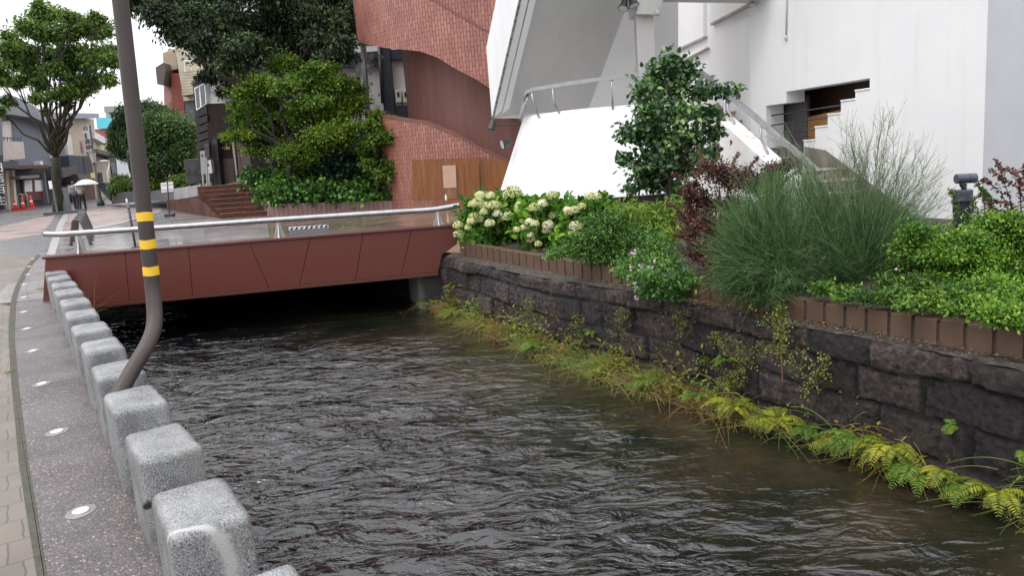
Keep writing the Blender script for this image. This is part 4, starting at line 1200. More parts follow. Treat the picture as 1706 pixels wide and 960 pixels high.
    def flat(pts, w=.03, h=.055):
        P_ = [Vector(p) for p in pts]; vs, fs = [], []
        for i, p in enumerate(P_):
            t = (P_[min(i + 1, len(P_) - 1)] - P_[max(i - 1, 0)]).normalized(); sd = t.cross(V(0, 0, 1)).normalized(); up_ = sd.cross(t)
            vs += [p + sd * w + up_ * h / 2, p - sd * w + up_ * h / 2, p - sd * w - up_ * h / 2, p + sd * w - up_ * h / 2]
        for i in range(len(P_) - 1):
            for k in range(4): fs.append((i * 4 + k, i * 4 + (k + 1) % 4, i * 4 + 4 + (k + 1) % 4, i * 4 + 4 + k))
        fs += [(3, 2, 1, 0), (len(vs) - 4, len(vs) - 3, len(vs) - 2, len(vs) - 1)]
        mb.add(vs, fs)
    flat(smoothed(hr, 5))
    P2 = [ony(1045, 127, 11.6), ony(1110, 121, 11.7)] + [pls.at(u, v, -.13) for u, v in [(1160, 119), (1168, 120), (1205, 150), (1260, 196), (1300, 231), (1345, 270), (1364, 288)]]
    flat(P2)
    mb.build('handrail', m_steel, root)
    def kink(a, k1, k2, b_):
        mb = MB(); mb.tube([a, k1, k2, b_], .016, 8); mb.build('rail_post', m_steel, root, smooth=True)
    def kp(y, *q): kink(*[ony(u, v, y) for u, v in q])
    kp(12.4, (882, 152), (878, 168), (872, 180), (868, 200)); kp(12.15, (886, 154), (888, 168), (893, 180), (898, 196))
    kp(11.9, (921, 145), (922, 166), (923, 170), (933, 190)); kp(11.6, (1020, 130), (1018, 150), (1020, 160), (1021, 183))
    def kw(*q): kink(*[pls.at(u, v, -.13) for u, v in q])
    kw((1163, 122), (1163, 135), (1163, 150), (1164, 190)); kw((1207, 152), (1207, 186), (1217, 203), (1220, 232)); kw((1212, 156), (1213, 184), (1223, 203), (1223, 232))
    kw((1268, 206), (1268, 232), (1279, 254), (1281, 274)); kw((1339, 268), (1339, 290), (1341, 300), (1341, 330))
    return root, pl, pl2, pls, pc
WB, WPL, WPL2, WPLS, WPC = white_building()
def spot(name, label, base, direc, arm):
    r = thing(name, label, 'spotlight', base)
    mb = MB(); mb.tube([base, base + arm * .6, base + arm], .014, 8); mb.build('arm', m_black, r)
    e = base + arm; d = Vector(direc).normalized()
    mb = MB(); mb.tube([e - d * .09, e - d * .05, e + d * .04, e + d * .08], [.03, .05, .06, .085], 14); mb.build('lamp_head', m_black, r, smooth=True)
    mb = MB(); mb.tube([e + d * .075, e + d * .082], [.07, .07], 14); mb.build('lens', M('lamp_glass', (.5, .5, .5), rough=.1), r)
spot('spotlight', 'black spotlight hanging under the white stair soffit, left of the pair', WPC.at(1039, -10, .05), (-.3, -.4, -.9), V(0, 0, -.14))
spot('spotlight', 'black spotlight hanging beside the column head, right of the pair', WPC.at(1053, -12, .1), (.2, -.3, -.9), V(0, 0, -.11))
spot('spotlight', 'small spotlight on a long arm, upper of the two on the white drum', ony(861, 206, 12.6), (-.3, 0, -1), V(-.40, 0, -.0))
spot('spotlight', 'small dark floodlight fixed to the white drum, lower of the two', ony(852, 238, 12.5), (-.8, -.3, -.2), V(-.08, 0, 0))
def letters(text, mat, parent, loc, rot, size, name='lettering'):
    fc = bpy.data.curves.new('letters', 'FONT'); fc.body = text; fc.extrude = .012; fc.size = size
    t = bpy.data.objects.new('letters', fc); col.objects.link(t)
    bpy.context.view_layer.update()
    me = bpy.data.meshes.new_from_object(t.evaluated_get(bpy.context.evaluated_depsgraph_get()))
    bpy.data.objects.remove(t); bpy.data.curves.remove(fc)
    me.name = name; me.materials.clear(); me.materials.append(mat)
    o = bpy.data.objects.new(name, me); col.objects.link(o)
    o.parent = parent; o.location = Vector(loc) - wloc(parent); o.rotation_euler = rot
    return o
# ================================================================== things on and beyond the bridge
def street_things():
    # grey flood panel with striped top behind the parapet
    b = BRP
    pl = Plane(tuple((BR0 + BRB * .55)[:2]), tuple(BRD[:2]))
    p = pl.at(514, 420)
    r = thing('barrier_panel', 'grey barrier panel with black and white striped top edge standing behind the bridge parapet', 'barrier', (p.x, p.y, gz(p.y)))
    a, c = pl.at(481, 379), pl.at(547, 375)
    a.z -= .005; zb = gz(p.y) + .005
    mb = MB(); mb.prism([V(a.x, a.y, zb), V(c.x + .03, c.y, zb), V(c.x, c.y, a.z), V(a.x, a.y, a.z)], pl.n * -.05)
    mb.build('panel', M('panel_grey', (.17, .18, .19), (.21, .22, .23), 3, .5), r, bevel=.006)
    mb = MB(); mk = MB(); h = .036; L = (c - a).length; d = (c - a).normalized()
    mb.obox(a + pl.n * .004 + V(0, 0, -h), d * L, pl.n * -.058, V(0, 0, h + .004)); mb.build('stripe_board', m_white, r)
    for i in range(8):
        s = L * (i + .15) / 8; w = L / 16
        mk.prism([a + d * s + pl.n * .005 + V(0, 0, -h + .003), a + d * (s + w) + pl.n * .005 + V(0, 0, -h + .003), a + d * (s + w * 1.75) + pl.n * .005 + V(0, 0, .002), a + d * (s + w * .75) + pl.n * .005 + V(0, 0, .002)], pl.n * -.0015)
    mk.build('black_stripe', m_black, r)
    # cycle hoops
    hoops = [(135, 409, 1.0), (137.5, 402, .9), (139.5, 396, .82), (141, 391, .75), (142, 386.5, .7)]
    names = ['nearest', 'second', 'third', 'fourth', 'farthest']
    for i, (u, v, k) in enumerate(hoops):
        p = G(u, v); w = .235; hh = .66
        r = thing('cycle_stand', f'dark brown steel cycle hoop at the bridge end, {names[i]} of the row of five', 'cycle stand', p, 'cycle hoops beyond the bridge')
        X = V(.97, -.22, 0)
        lean = .07
        pts = [p + X * -(w + lean), p + X * -(w * .8) + V(0, 0, hh * .6)]
        for q in range(9):
            an = math.pi * (1 - q / 8); pts.append(p + X * (math.cos(an) * w * .62) + V(0, 0, hh - .14 + math.sin(an) * .14))
        pts += [p + X * (w * .8) + V(0, 0, hh * .6), p + X * (w + lean)]
        mb = MB(); mb.tube(smoothed(pts, 4), .036, 10); mb.build('hoop', M('hoop_brown', (.06, .052, .05), (.075, .066, .062), 4, .28) if i == 0 else bpy.data.materials['hoop_brown'], r, smooth=True)
        mb = MB()
        for sgn in (-1, 1): mb.lathe([(.06, 0), (.06, .02), (.036, .025)], p + X * (w + lean) * sgn, 12)
        mb.build('foot_plate', m_black, r)
    # leaning thin post
    p = G(226, 413); q = ony(214, 345, p.y); e = ony(210.5, 331, p.y)
    r = thing('chain_post', 'thin leaning black post with a pale top behind the bridge rail', 'post', p)
    mb = MB(); mb.tube([p, q], .026, 10); mb.build('shaft', m_black, r, smooth=True)
    mb = MB(); mb.tube([q - (q - p).normalized() * .02, e], [.034, .022], 10); mb.build('top_cap', m_steel, r, smooth=True)
    mb = MB(); mb.lathe([(.09, 0), (.09, .02), (.03, .035)], p, 14); mb.build('base', m_black, r)
    # small sign on a stand
    m_sb = M('sign_board', (.60, .59, .60), (.7, .69, .7), 4, .5)
    p = G(283, 361); k = p.y / FPX
    r = thing('stand_sign', 'white sign board on a thin dark stand with a round base before the brick steps', 'sign', p)
    pl = Plane((p.x, p.y), (1, -.25))
    mb = MB(); mb.box(p, .36, .3, .12, .2); mb.build('base', M('base_dark', (.04, .035, .045), rough=.4), r, bevel=.03)
    mb = MB(); mb.tube([p + V(0, 0, .1), pl.at(279, 303)], .022, 8); mb.build('stem', m_black, r)
    for px in ([(267.5, 305), (277.5, 303.5), (278.5, 319.5), (269, 321)], [(279.5, 303.5), (288, 302.5), (289.5, 318.5), (280.5, 319.5)]):
        mb = MB(); P, v = pp(pl, px, -.03, .0); mb.prism(P, v); mb.build('board', m_sb, r)
    mb = MB()
    for px in ([(268.5, 307.5), (288, 305.5), (288.2, 307.5), (268.7, 309.5)], [(269, 316), (289, 314), (289.2, 316), (269.2, 318)]):
        P, v = pp(pl, px, .0, .012); mb.prism(P, v)
    mb.build('board_rail', m_postst, r)
street_things()

def brick_steps():
    m_b = brickmat('wet_brown_brick', (.085, .027, .016), (.125, .044, .026), (.018, .010, .008), .23, .075, .008, rough=.65, use='Object', bump=.4, r2=.4, rotx=math.pi / 2, dark=.5)
    m_nose = M('step_nosing', (.13, .065, .048), (.2, .12, .095), 7, .5)
    A = G(367, 364.5); Bp = G(449, 360); d = (Bp - A); d.z = 0; L = d.length; d.normalize()
    bk = V(-d.y, d.x, 0)
    fl = G(278, 349); F = fl - A; F.z = 0
    m_b.node_tree.nodes['Principled BSDF'].inputs['Specular IOR Level'].default_value = .15
    r = thing('brick_steps', 'wet dark brown brick steps with a long left flank before the timber bar', 'steps', A)
    n = 7; rise = .155; run = .36
    lu = F.normalized()
    for i in range(n):
        mb = MB()
        o = A + bk * (i * run) ; z0 = -.2; z1 = gz(A.y) + (i + 1) * rise
        s0 = lu * min(F.length, i * (F.length / 3.2)) if i < 4 else lu * F.length * .92
        s0 = lu * (i * run / max(.3, lu.dot(bk))) if i < 4 else lu * (i * run / max(.3, lu.dot(bk)))
        a = V(A.x, A.y, z0) + s0
        back = 7.0
        b_ = V(A.x, A.y, z0) + d * L + bk * (i * run)
        if i >= 4: a = a + lu * 0
        mb.prism([a, b_, b_ + bk * back, a + bk * back * .6 + lu * 4], V(0, 0, z1 - z0))
        mb.build('step', m_b, r)
        mb = MB(); mb.prism([a + V(0, 0, z1 - z0 + .001) - bk * .015, b_ + V(0, 0, z1 - z0 + .001) - bk * .015, b_ + V(0, 0, z1 - z0 + .001) + bk * .05, a + V(0, 0, z1 - z0 + .001) + bk * .05], V(0, 0, .02))
        mb.build('nosing', m_nose, r)
    # flank wall
    mb = MB(); zt = ony(278, 334, fl.y).z
    q = [V(A.x, A.y, -.2), V(fl.x, fl.y, -.2), V(fl.x, fl.y, zt), V(A.x, A.y, gz(A.y) + rise)]
    pf = Plane((A.x, A.y), (F.x, F.y))
    P, v = pp(pf, [(369, 365), (277.5, 350), (277.5, 333.5), (316, 331), (340, 336), (352, 350)], -.25, .0); mb.prism(P, v)
    mb.build('flank', m_b, r)
    return A, Bp, d, bk
SA, SB, SD, SBK = brick_steps()

def ivy_planter():
    m_pl = brickmat('soldier_brick', (.22, .125, .11), (.28, .165, .145), (.08, .05, .045), .155, 3.0, .010, rough=.5, off=0, bump=.5, rotx=math.pi / 2)
    pl = Plane(tuple(G(449, 361)[:2]), (1, -.02))
    r = thing('brick_planter', 'low planter wall of upright purple brown bricks holding the ivy bed', 'planter', pl.at(600, 355))
    mb = MB()
    P, v = pp(pl, [(447, 372), (740, 352), (740, 333), (700, 333.5), (600, 336), (520, 338.5), (449, 341)], -.3, 0); mb.prism(P, v)
    mb.build('front_wall', m_pl, r)
    mb = MB(); a = pl.at(448, 342); b_ = pl.at(740, 333)
    mb.obox(a + V(0, 0, .002), b_ - a, V(0, .3, 0), V(0, 0, .03)); mb.build('capping', M('brick_cap', (.2, .13, .115), (.28, .19, .17), 5, .4), r)
    # raking side wall up the steps
    c = ony(400, 290, pl.p0.y + 3.6)
    q0, q1 = pl.at(448.5, 362), pl.at(448.5, 341)
    mb = MB(); top2 = ony(402, 292, q0.y + 3.5); top2b = ony(428, 318, q0.y + 1.9)
    mb.prism([V(q0.x, q0.y, 0), V(q1.x, q1.y, q1.z), V(top2b.x, top2b.y, top2b.z), V(top2.x, top2.y, top2.z), V(top2.x, top2.y, 0)], V(.3, .05, 0))
    mb.build('raking_wall', m_pl, r)
    # soil mound
    vs, fs = [], []
    for i in range(13):
        for j in range(9):
            x = q0.x + .2 + i * .46; y = q0.y + .15 + j * .5
            vs.append(V(x, y, .5 + .9 * min(1, j / 5) + noise.noise(V(x, y, 0)) * .15))
    for i in range(12):
        for j in range(8): fs.append((i * 9 + j, i * 9 + j + 1, i * 9 + j + 10, i * 9 + j + 9))
    mb = MB(); mb.add(vs, fs); mb.build('soil', m_dirt, r, smooth=True)
    return pl
IVP = ivy_planter()

def timber_bar():
    Y = 29.5
    pl = Plane((-10.6, Y), (1, -.12))
    m_b = M('dark_timber', (.020, .012, .010), (.034, .021, .017), 1.2, .6, .3, 40, spec=.2, sc=(6, 6, .5))
    m_b2 = M('dark_timber_slat', (.016, .013, .013), (.03, .025, .023), 2, .6, .3, 40, spec=.2, sc=(.6, .6, 8))
    m_wp = M('white_cladding', (.55, .53, .54), (.62, .6, .6), 1.4, .6)
    r = thing('timber_bar', 'two storey dark timber fronted bar with a white upper wall and gold letters', 'building', pl.at(370, 312))
    def pr(name, px, o0, o1, m): 
        mb = MB(); P, v = pp(pl, px, o0, o1); mb.prism(P, v); return mb.build(name, m, r)
    pr('timber_front', [(343, 172), (470, 168), (470, 330), (354, 330)], -5, 0, m_b)
    pr('upper_wall', [(340, 112), (470, 100), (470, 168.5), (343, 172.5)], -5, .02, m_wp)
    pr('flat_roof', [(334, 119), (345, 112), (346, 120), (340, 126)], -4, .1, m_black)
    ca = pl.at(343.5, 172)
    # side with slats, turned to the street
    ps = Plane((ca.x, ca.y), (-.72, .69))
    def ps_(name, px, o0, o1, m, parent=r):
        mb = MB(); P, v = pp(ps, px, o0, o1); mb.prism(P, v); return mb.build(name, m, parent)
    for i in range(9):
        v0 = 184 + i * 13.5
        ps_('slat', [(327 + i * .4, v0 + 2), (344 + i * .8, v0 - 7), (345 + i * .8, v0 + 4.5), (327.5 + i * .4, v0 + 12)], -.1, .03 + .03 * (i % 2), m_b2)
    ps_('side_wall', [(321, 138), (343, 116), (356, 330), (336, 330)], -.5, -.1, m_b2)
    w = ps_('window', [(323.5, 146), (341, 137), (344, 172), (327, 184)], -.1, .06, m_white)
    for px in ([(325, 148), (331, 145), (333.5, 178), (328, 181)], [(333, 144), (340, 140), (342.5, 172), (335.5, 177)]):
        ps_('pane', px, .055, .064, M('pane_dark', (.03, .035, .045), (.05, .055, .07), 1, .1) if 'pane_dark' not in bpy.data.materials else bpy.data.materials['pane_dark'], w)
    ps_('eave', [(318, 137), (341, 112), (342, 117), (319, 142)], -.4, .25, m_black)
    pr('door_panel', [(365, 264), (388, 264), (392, 306), (368, 306)], 0, .03, M('bar_door', (.06, .04, .034), (.08, .055, .045), 1.5, .5, sc=(5, 5, .5)))
    pr('door_jamb', [(386, 235), (389.5, 235), (397, 303), (394, 303)], 0, .05, M('pale_jamb', (.34, .31, .30), (.4, .36, .35), 2, .5))
    pr('slat_screen', [(393, 236), (414, 236), (421, 300), (399, 300)], .0, .02, brickmat('slat_brown', (.16, .115, .105), (.19, .14, .125), (.03, .02, .02), .45, .07, .012, off=0, bump=.5, rotx=math.pi / 2))
    pr('corner_post', [(353.5, 232), (361, 231), (369, 313), (358, 314)], 0, .35, m_black)
    pr('door_step', [(368, 309), (402, 300), (403, 312), (370, 318)], 0, .5, M('step_grey', (.13, .115, .105), (.18, .16, .15), 3, .5))
    # gold letters
    p = pl.at(365, 250, .04); q = pl.at(384, 247, .04)
    letters('AYORI', M('gold_letter', (.62, .45, .16), (.7, .52, .2), 5, .3, metal=.6), r, p, (math.pi / 2, 0, math.atan2(pl.d.y, pl.d.x) if pl.d.x > 0 else math.atan2(-pl.d.y, -pl.d.x)), (q - p).length / 3.1)
    mb = MB(); mb.ball(pl.at(373, 231, .12), .09, 2); mb.build('wall_lamp', m_postst, r, smooth=True)
    # meter boxes by the corner
    for nm, lab, px, m in (('meter_box', 'tall grey meter cabinet against the slatted side of the timber bar', [(333, 252), (341, 251), (343, 290), (335, 291)], (.28, .27, .28)),
                           ('meter_box', 'pale meter box on a post beside the timber bar', [(343, 268), (351, 266), (354, 288), (345, 290)], (.5, .49, .47)),
                           ('meter_box', 'small dark meter box high on the slatted side of the timber bar', [(340, 240), (348, 239), (349, 262), (341, 262)], (.05, .045, .045))):
        pz_ = Plane(tuple((pl.p0 + pl.n * .7)[:2]), tuple(pl.d[:2]))
        q = thing(nm, lab, 'meter box', pz_.at(px[3][0], px[3][1]), 'meter boxes by the timber bar')
        mb = MB(); P, v = pp(pz_, px, -.2, 0); mb.prism(P, v); mb.build('case', M('box_paint', m, tuple(x * 1.15 for x in m), 3, .5), q, bevel=.01)
        mb = MB(); a, b_ = pz_.at(px[3][0] + 3, px[3][1]), pz_.at(px[3][0] + 5, 318); mb.tube([a, b_], .04, 8); mb.build('conduit', m_postst, q)
        mb = MB(); P, v = pp(pz_, [(px[0][0] + 2, px[0][1] + 5), (px[0][0] + 5, px[0][1] + 5), (px[0][0] + 5.2, px[0][1] + 9), (px[0][0] + 2.2, px[0][1] + 9)], 0, .012); mb.prism(P, v); mb.build('dial', m_black, q)
timber_bar()

def framed_building():
    pl = Plane((-6, 34), (1, -.05))
    m_nv = M('navy_frame', (.022, .026, .038), (.03, .035, .05), 2, .5)
    m_wh = M('off_white_panel', (.60, .58, .58), (.66, .64, .63), 1.5, .6)
    r = thing('framed_building', 'off white building with dark navy frame seen between the maple and the tiled tower', 'building', pl.at(600, 260))
    def pr(name, px, o0, o1, m, parent=r):
        mb = MB(); P, v = pp(pl, px, o0, o1); mb.prism(P, v); return mb.build(name, m, parent)
    pr('wall', [(400, 20), (800, 0), (800, 300), (400, 300)], -6, 0, m_wh)
    pr('frame_beam', [(540, 91), (640, 84), (641, 108), (541, 114)], 0, .25, m_nv)
    pr('frame_beam', [(640, 83), (760, 76), (760, 94), (641, 100)], 0, .22, m_nv)
    pr('frame_post', [(631, 78), (648, 77), (658, 190), (640, 192)], 0, .3, m_nv)
    pr('lower_beam', [(646, 178), (740, 172), (740, 200), (648, 205)], 0, .24, m_nv)
    pr('upper_cornice', [(400, 78), (631, 68), (631, 71), (400, 81)], 0, .05, m_white)
    mb = MB(); mb.tube([pl.at(631, 72, .35), pl.at(637, 172, .35)], .06, 8); mb.build('down_pipe', m_black, r, smooth=True)
    for k, u in enumerate((663, 675)):
        q = thing('boiler_unit', 'pale gas boiler unit on the wall left of the tiled tower, ' + ('left one' if k == 0 else 'right one partly hidden'), 'boiler', pl.at(u, 172), 'boilers on the framed building')
        mb = MB(); P, v = pp(pl, [(u - 4.5, 150), (u + 5, 149.5), (u + 6, 170), (u - 3.5, 171)], .02, .3); mb.prism(P, v); mb.build('case', M('boiler_ivory', (.55, .52, .46), (.6, .57, .5), 3, .5) if k == 0 else bpy.data.materials['boiler_ivory'], q, bevel=.02)
        mb = MB(); P, v = pp(pl, [(u - 1.5, 153.5), (u + 2, 153), (u + 2.5, 161), (u - 1, 161.5)], .3, .31); mb.prism(P, v); mb.build('window', m_black, q)
        mb = MB()
        for dx in (-2, 0, 2, 4): mb.tube([pl.at(u + dx, 170, .2), pl.at(u + dx + .6, 175, .2)], .03, 6)
        mb.build('pipe', m_postst, q)
    # service pole with fittings
    a, b_ = ony(604, 60, 29), ony(616, 235, 29)
    r2 = thing('service_pole', 'grey service pole with meter and cable fittings in front of the navy frame', 'pole', V(b_.x, b_.y, gz(29)))
    mb = MB(); mb.tube([V(b_.x + .1, b_.y, .3), b_, a], .11, 12); mb.build('shaft', M('galvanised', (.22, .21, .22), (.3, .29, .3), 4, .45, metal=.4), r2, smooth=True)
    mb = MB()
    for u, v, w in ((621, 94, 5), (626, 97, 4), (620, 108, 3), (614, 110, 4), (617, 120, 3), (619, 138, 3)):
        p = ony(u, v, 28.8); mb.box(p - V(0, 0, .08), w * .03, .15, w * .035)
    mb.build('fitting', M('fitting_grey', (.34, .32, .31), (.45, .43, .42), 3, .5), r2)
    mb = MB()
    for k in range(3): mb.tube(smoothed([ony(612, 92 + 5 * k, 28.9), ony(622, 99 + 5 * k, 28.7), ony(631, 92 + 4 * k, 28.9), ony(640, 95, 30)], 5), .025, 6)
    mb.build('cable', m_black, r2, smooth=True)
    a, b_ = ony(597, 105, 29.5), ony(602, 235, 29.5)
    r3 = thing('thin_post', 'thin dark post left of the grey service pole behind the maple', 'post', V(b_.x, b_.y, gz(29)))
    mb = MB(); mb.tube([V(b_.x, b_.y, .3), b_, a], .055, 8); mb.build('shaft', m_black, r3, smooth=True)
    mb = MB(); mb.box(ony(600, 128, 29.4), .25, .2, .5); mb.build('lamp_box', m_postst, r3)
    # grey block wall behind the ivy
    pw = Plane((-5, 27.4), (1, 0)); q = thing('block_wall', 'low grey stone wall in the shade behind the maple and ivy', 'wall', pw.at(580, 300))
    mb = MB(); P, v = pp(pw, [(505, 232), (630, 224), (630, 330), (505, 330)], -.3, 0); mb.prism(P, v)
    mb.build('face', brickmat('grey_block', (.13, .125, .12), (.17, .165, .155), (.05, .05, .045), .5, .22, .02, rotx=math.pi / 2), q)
framed_building()

def hedge_kerb():
    m_k = brickmat('kerb_granite', (.27, .26, .26), (.33, .32, .32), (.08, .08, .08), .9, 3, .02, off=0, rough=.35, rotx=math.pi / 2)
    m_k2 = M('kerb_dark', (.055, .052, .056), (.085, .08, .085), 2, .35)
    r = thing('planter_kerb', 'long dark granite kerb of the hedge bed climbing towards the timber bar', 'kerb', G(190, 332))
    L = [(186, 322, 334, 45), (205, 320, 332, 42), (245, 318.5, 329.5, 38), (290, 314, 327, 35), (322, 309, 322, 32), (352, 304, 316, 29.8)]
    for i in range(len(L) - 1):
        (u0, t0, b0, y0), (u1, t1, b1, y1) = L[i], L[i + 1]
        A = ony(u0, t0, y0); Bb = ony(u0, b0 + 6, y0); C = ony(u1, t1, y1); D_ = ony(u1, b1 + 6, y1)
        mb = MB(); mb.prism([Bb, D_, C, A], V(.15, .45, 0)); mb.build('kerb_stone', m_k if i > 2 else m_k2, r)
    # bed behind
    vs = [ony(u, t + 1, y) for u, t, b, y in L] + [ony(u, t + 1, y) + V(1.5, 8, .2) for u, t, b, y in reversed(L)]
    mb = MB(); mb.poly(vs); mb.build('bed', m_dirt, r)
    # iron fence at the street corner
    f = thing('iron_fence', 'short black iron fence at the corner of the hedge bed', 'fence', G(178, 334))
    A, Bq = ony(166, 334, 46), ony(185, 333, 45)
    a0, b0 = ony(168, 304, 50), ony(184, 306, 45)
    A, Bq = ony(168, 318, 50), ony(185, 335, 45)
    mb = MB()
    n = 16
    for i in range(n + 1):
        lo = A.lerp(Bq, i / n); hi = a0.lerp(b0, i / n); mb.tube([lo, hi], .03, 5)
    mb.build('bar', m_black, f)
    mb = MB(); mb.tube([a0, b0], .04, 6); mb.tube([A.lerp(a0, .15), Bq.lerp(b0, .15)], .04, 6); mb.build('fence_rail', m_black, f)
    mb = MB(); mb.prism([A, Bq, b0, a0], V(.3, .6, 0)); mb.build('back_panel', M('fence_back', (.04, .042, .05), (.05, .052, .06), 2, .6), f)
    # outdoor AC unit
    p = ony(325, 318, 32); q = thing('ac_unit', 'grey outdoor air conditioning unit beside the timber bar', 'ac unit', V(p.x, p.y, p.z))
    k = 32 / FPX
    mb = MB(); mb.box(V(p.x, p.y + .3, p.z + .3), 26 * k, .5, 40 * k, .1); mb.build('case', M('ac_grey', (.035, .034, .033), (.055, .052, .05), 2, .5), q, bevel=.02)
    c = ony(322, 289, 31.75)
    mb = MB()
    for rr_ in (.3, .22, .14, .06):
        pts = [c + V(math.cos(t) * rr_, -.02, math.sin(t) * rr_) for t in np.linspace(0, 6.283, 20)]
        mb.tube(pts, .012, 5)
    mb.build('fan_grille', m_black, q)
hedge_kerb()

# ================================================================== old street on the left
def old_street():
    pl = Plane((-34.3, 51.6), (-.06, 1))
    def bld(name, label):
        def f(anchor): return thing(name, label, 'building', anchor)
        return f
    def pr(r, name, px, o0, o1, m):
        mb = MB(); P, v = pp(pl, px, o0, o1); mb.prism(P, v); return mb.build(name, m, r)
    mk = lambda n, c, k=1.15, s=2: M(n, c, tuple(x * k for x in c), s, .65)
    m_slate, m_dk, m_beige, m_glass = mk('slate_blue_render', (.135, .15, .18)), mk('blackened_timber', (.022, .018, .018)), mk('beige_render', (.42, .34, .26)), M('window_dark', (.03, .032, .038), (.05, .05, .058), 1, .15)
    m_paper = mk('paper_white', (.62, .60, .59)); m_maroon = mk('maroon_timber', (.10, .028, .03)); m_roof = M('roof_tile_grey', (.16, .165, .18), (.22, .225, .24), 3, .5)
    # far left: balcony house
    r = bld('balcony_house', 'pale house with a projecting balcony and grey pier at the left edge')(pl.at(10, 350))
    pr(r, 'wall', [(-60, 60), (20, 195), (24, 350), (-60, 362)], -8, -.3, mk('pale_render', (.42, .39, .37)))
    b = pr(r, 'balcony', [(-30, 234), (39, 236), (42, 264), (-30, 270)], 0, 1.4, mk('balcony_pink_beige', (.46, .40, .37)))
    bb = MB()
    for k in range(9):
        u = -10 + k * 5.6; bb.tube([pl.at(u, 236, 1.3), pl.at(u, 228, 1.3)], .03, 5)
    bb.tube([pl.at(-14, 228, 1.3), pl.at(36, 231, 1.3)], .04, 5); bb.build('balcony_rail', m_black, b)
    pr(r, 'canopy', [(-30, 271), (30, 268), (31, 280), (-30, 281)], 0, 1.5, mk('dark_canopy', (.06, .06, .065)))
    pr(r, 'pillar', [(9, 282), (14, 282), (18, 350), (15, 350)], -.3, .2, m_beige); pr(r, 'pillar', [(20, 282), (24.5, 282), (29, 346), (26, 347)], -.3, .2, mk('pale_pillar', (.5, .45, .42)))
    pr(r, 'lattice', [(14, 283), (20, 283), (26, 348), (18, 350)], -.28, -.2, brickmat('lattice_brown', (.17, .14, .13), (.2, .17, .15), (.06, .05, .05), .6, .5, .06, off=0, rotx=math.pi / 2))
    pr(r, 'upper_pillar', [(9, 202), (18, 200), (20, 238), (11, 238)], -.3, .1, mk('cream_pillar', (.55, .50, .46)))
    # upright sign at the edge
    s = thing('upright_sign', 'grey pier with a black and white lettered sign at the left edge of the street', 'sign', pl.at(4, 352, 2))
    pr(s, 'pier', [(-20, 190), (3, 195), (9, 351), (-20, 356)], 1.5, 2.0, mk('pier_grey', (.13, .14, .155)))
    pr(s, 'black_panel', [(-20, 262), (1, 262), (5, 347), (-20, 350)], 2.0, 2.05, m_black)
    pf = Plane(tuple(pl.at(0, 320, 2.3)[:2]), (1, .05))
    mb = MB(); P, v = pp(pf, [(-22, 258), (1.5, 258), (6, 349), (-22, 352)], -.15, .05); mb.prism(P, v); mb.build('front_panel', m_black, s)
    for ch, u, v in (('生', -6, 341), ('百', -7, 322), ('吉', -9, 303), ('日', -10, 286)):
        p = pf.at(u, v, .07); letters(ch, m_paper, s, p, (math.pi / 2, 0, math.atan2(pf.d.y, pf.d.x)), 17 * p.y / FPX)
    # slate blue gabled house with dark shop front
    r = bld('slate_house', 'slate blue gabled house with a black timber shop front behind the street tree')(pl.at(60, 346))
    pr(r, 'wall', [(17, 189), (40, 192), (60, 197), (104, 228), (112, 275), (24, 281)], -8, 0, m_slate)
    pr(r, 'shop_front', [(22, 279), (113, 274), (118, 338), (30, 350)], -8, -.05, m_dk)
    pr(r, 'eave_roof', [(24, 276), (80, 274), (81, 279), (25, 282)], 0, 1.1, mk('rust_eave', (.075, .04, .035)))
    pr(r, 'shutter_box', [(33, 293), (65, 291), (66, 296), (34, 298)], 0, .7, mk('shutter_grey', (.2, .18, .17)))
    w = pr(r, 'window', [(37, 299), (72, 299), (74, 333), (40, 334)], -.04, .06, m_maroon)
    for px in ([(41, 300), (53, 300), (54, 319), (42, 320)], [(58, 300), (71, 300), (72, 318), (59, 319)]):
        mb = MB(); P, v = pp(pl, px, .05, .12); mb.prism(P, v); mb.build('pane', m_paper, w)
    w = pr(r, 'doorway', [(95, 298), (110, 298), (112, 334), (98, 335)], -.04, .05, m_maroon)
    mb = MB(); P, v = pp(pl, [(110, 317), (116, 317), (118, 344), (112, 344)], .3, .35)
    pr(r, 'white_banner', [(110, 298), (117, 298), (120, 322), (113, 324)], .1, .14, m_paper)
    pr(r, 'post', [(73, 286), (75, 286), (82, 338), (80, 338)], .2, .4, mk('post_grey', (.12, .13, .15)))
    pr(r, 'upper_roof', [(16, 175), (40, 180), (62, 189), (108, 212), (108, 219), (60, 197), (17, 190)], -8, .8, m_roof)
    pr(r, 'roof_slope', [(18, 158), (40, 166), (66, 182), (110, 205), (110, 212), (60, 192), (17, 178)], -9, -1.2, m_roof)
    pr(r, 'lamp', [(67, 269), (71, 268), (72, 274), (68, 275)], 0, .5, m_paper)
    pr(r, 'white_shutter', [(80, 222), (87, 221), (93, 262), (86, 264)], 0, .15, m_paper); pr(r, 'brown_shutter', [(90, 240), (100, 238), (106, 272), (96, 273)], 0, .1, mk('brown_panel', (.2, .09, .05)))
    pr(r, 'lean_to_roof', [(103, 281), (128, 276), (130, 290), (105, 296)], -.5, 1.2, mk('dark_roof', (.06, .055, .055)))
    # beige inn
    r = bld('beige_inn', 'tall beige rendered building with a white upright shop sign and dark blue canvas')(pl.at(135, 336))
    pr(r, 'wall', [(84, 196), (156, 198), (170, 330), (100, 336)], -10, -.6, m_beige)
    pr(r, 'flat_roof', [(84, 187), (165, 189), (165, 196), (84, 198)], -10, .2, mk('roof_edge_grey', (.26, .27, .31)))
    pr(r, 'white_shutter', [(110, 225), (118, 224), (123, 257), (114, 258)], -.6, -.3, m_paper)
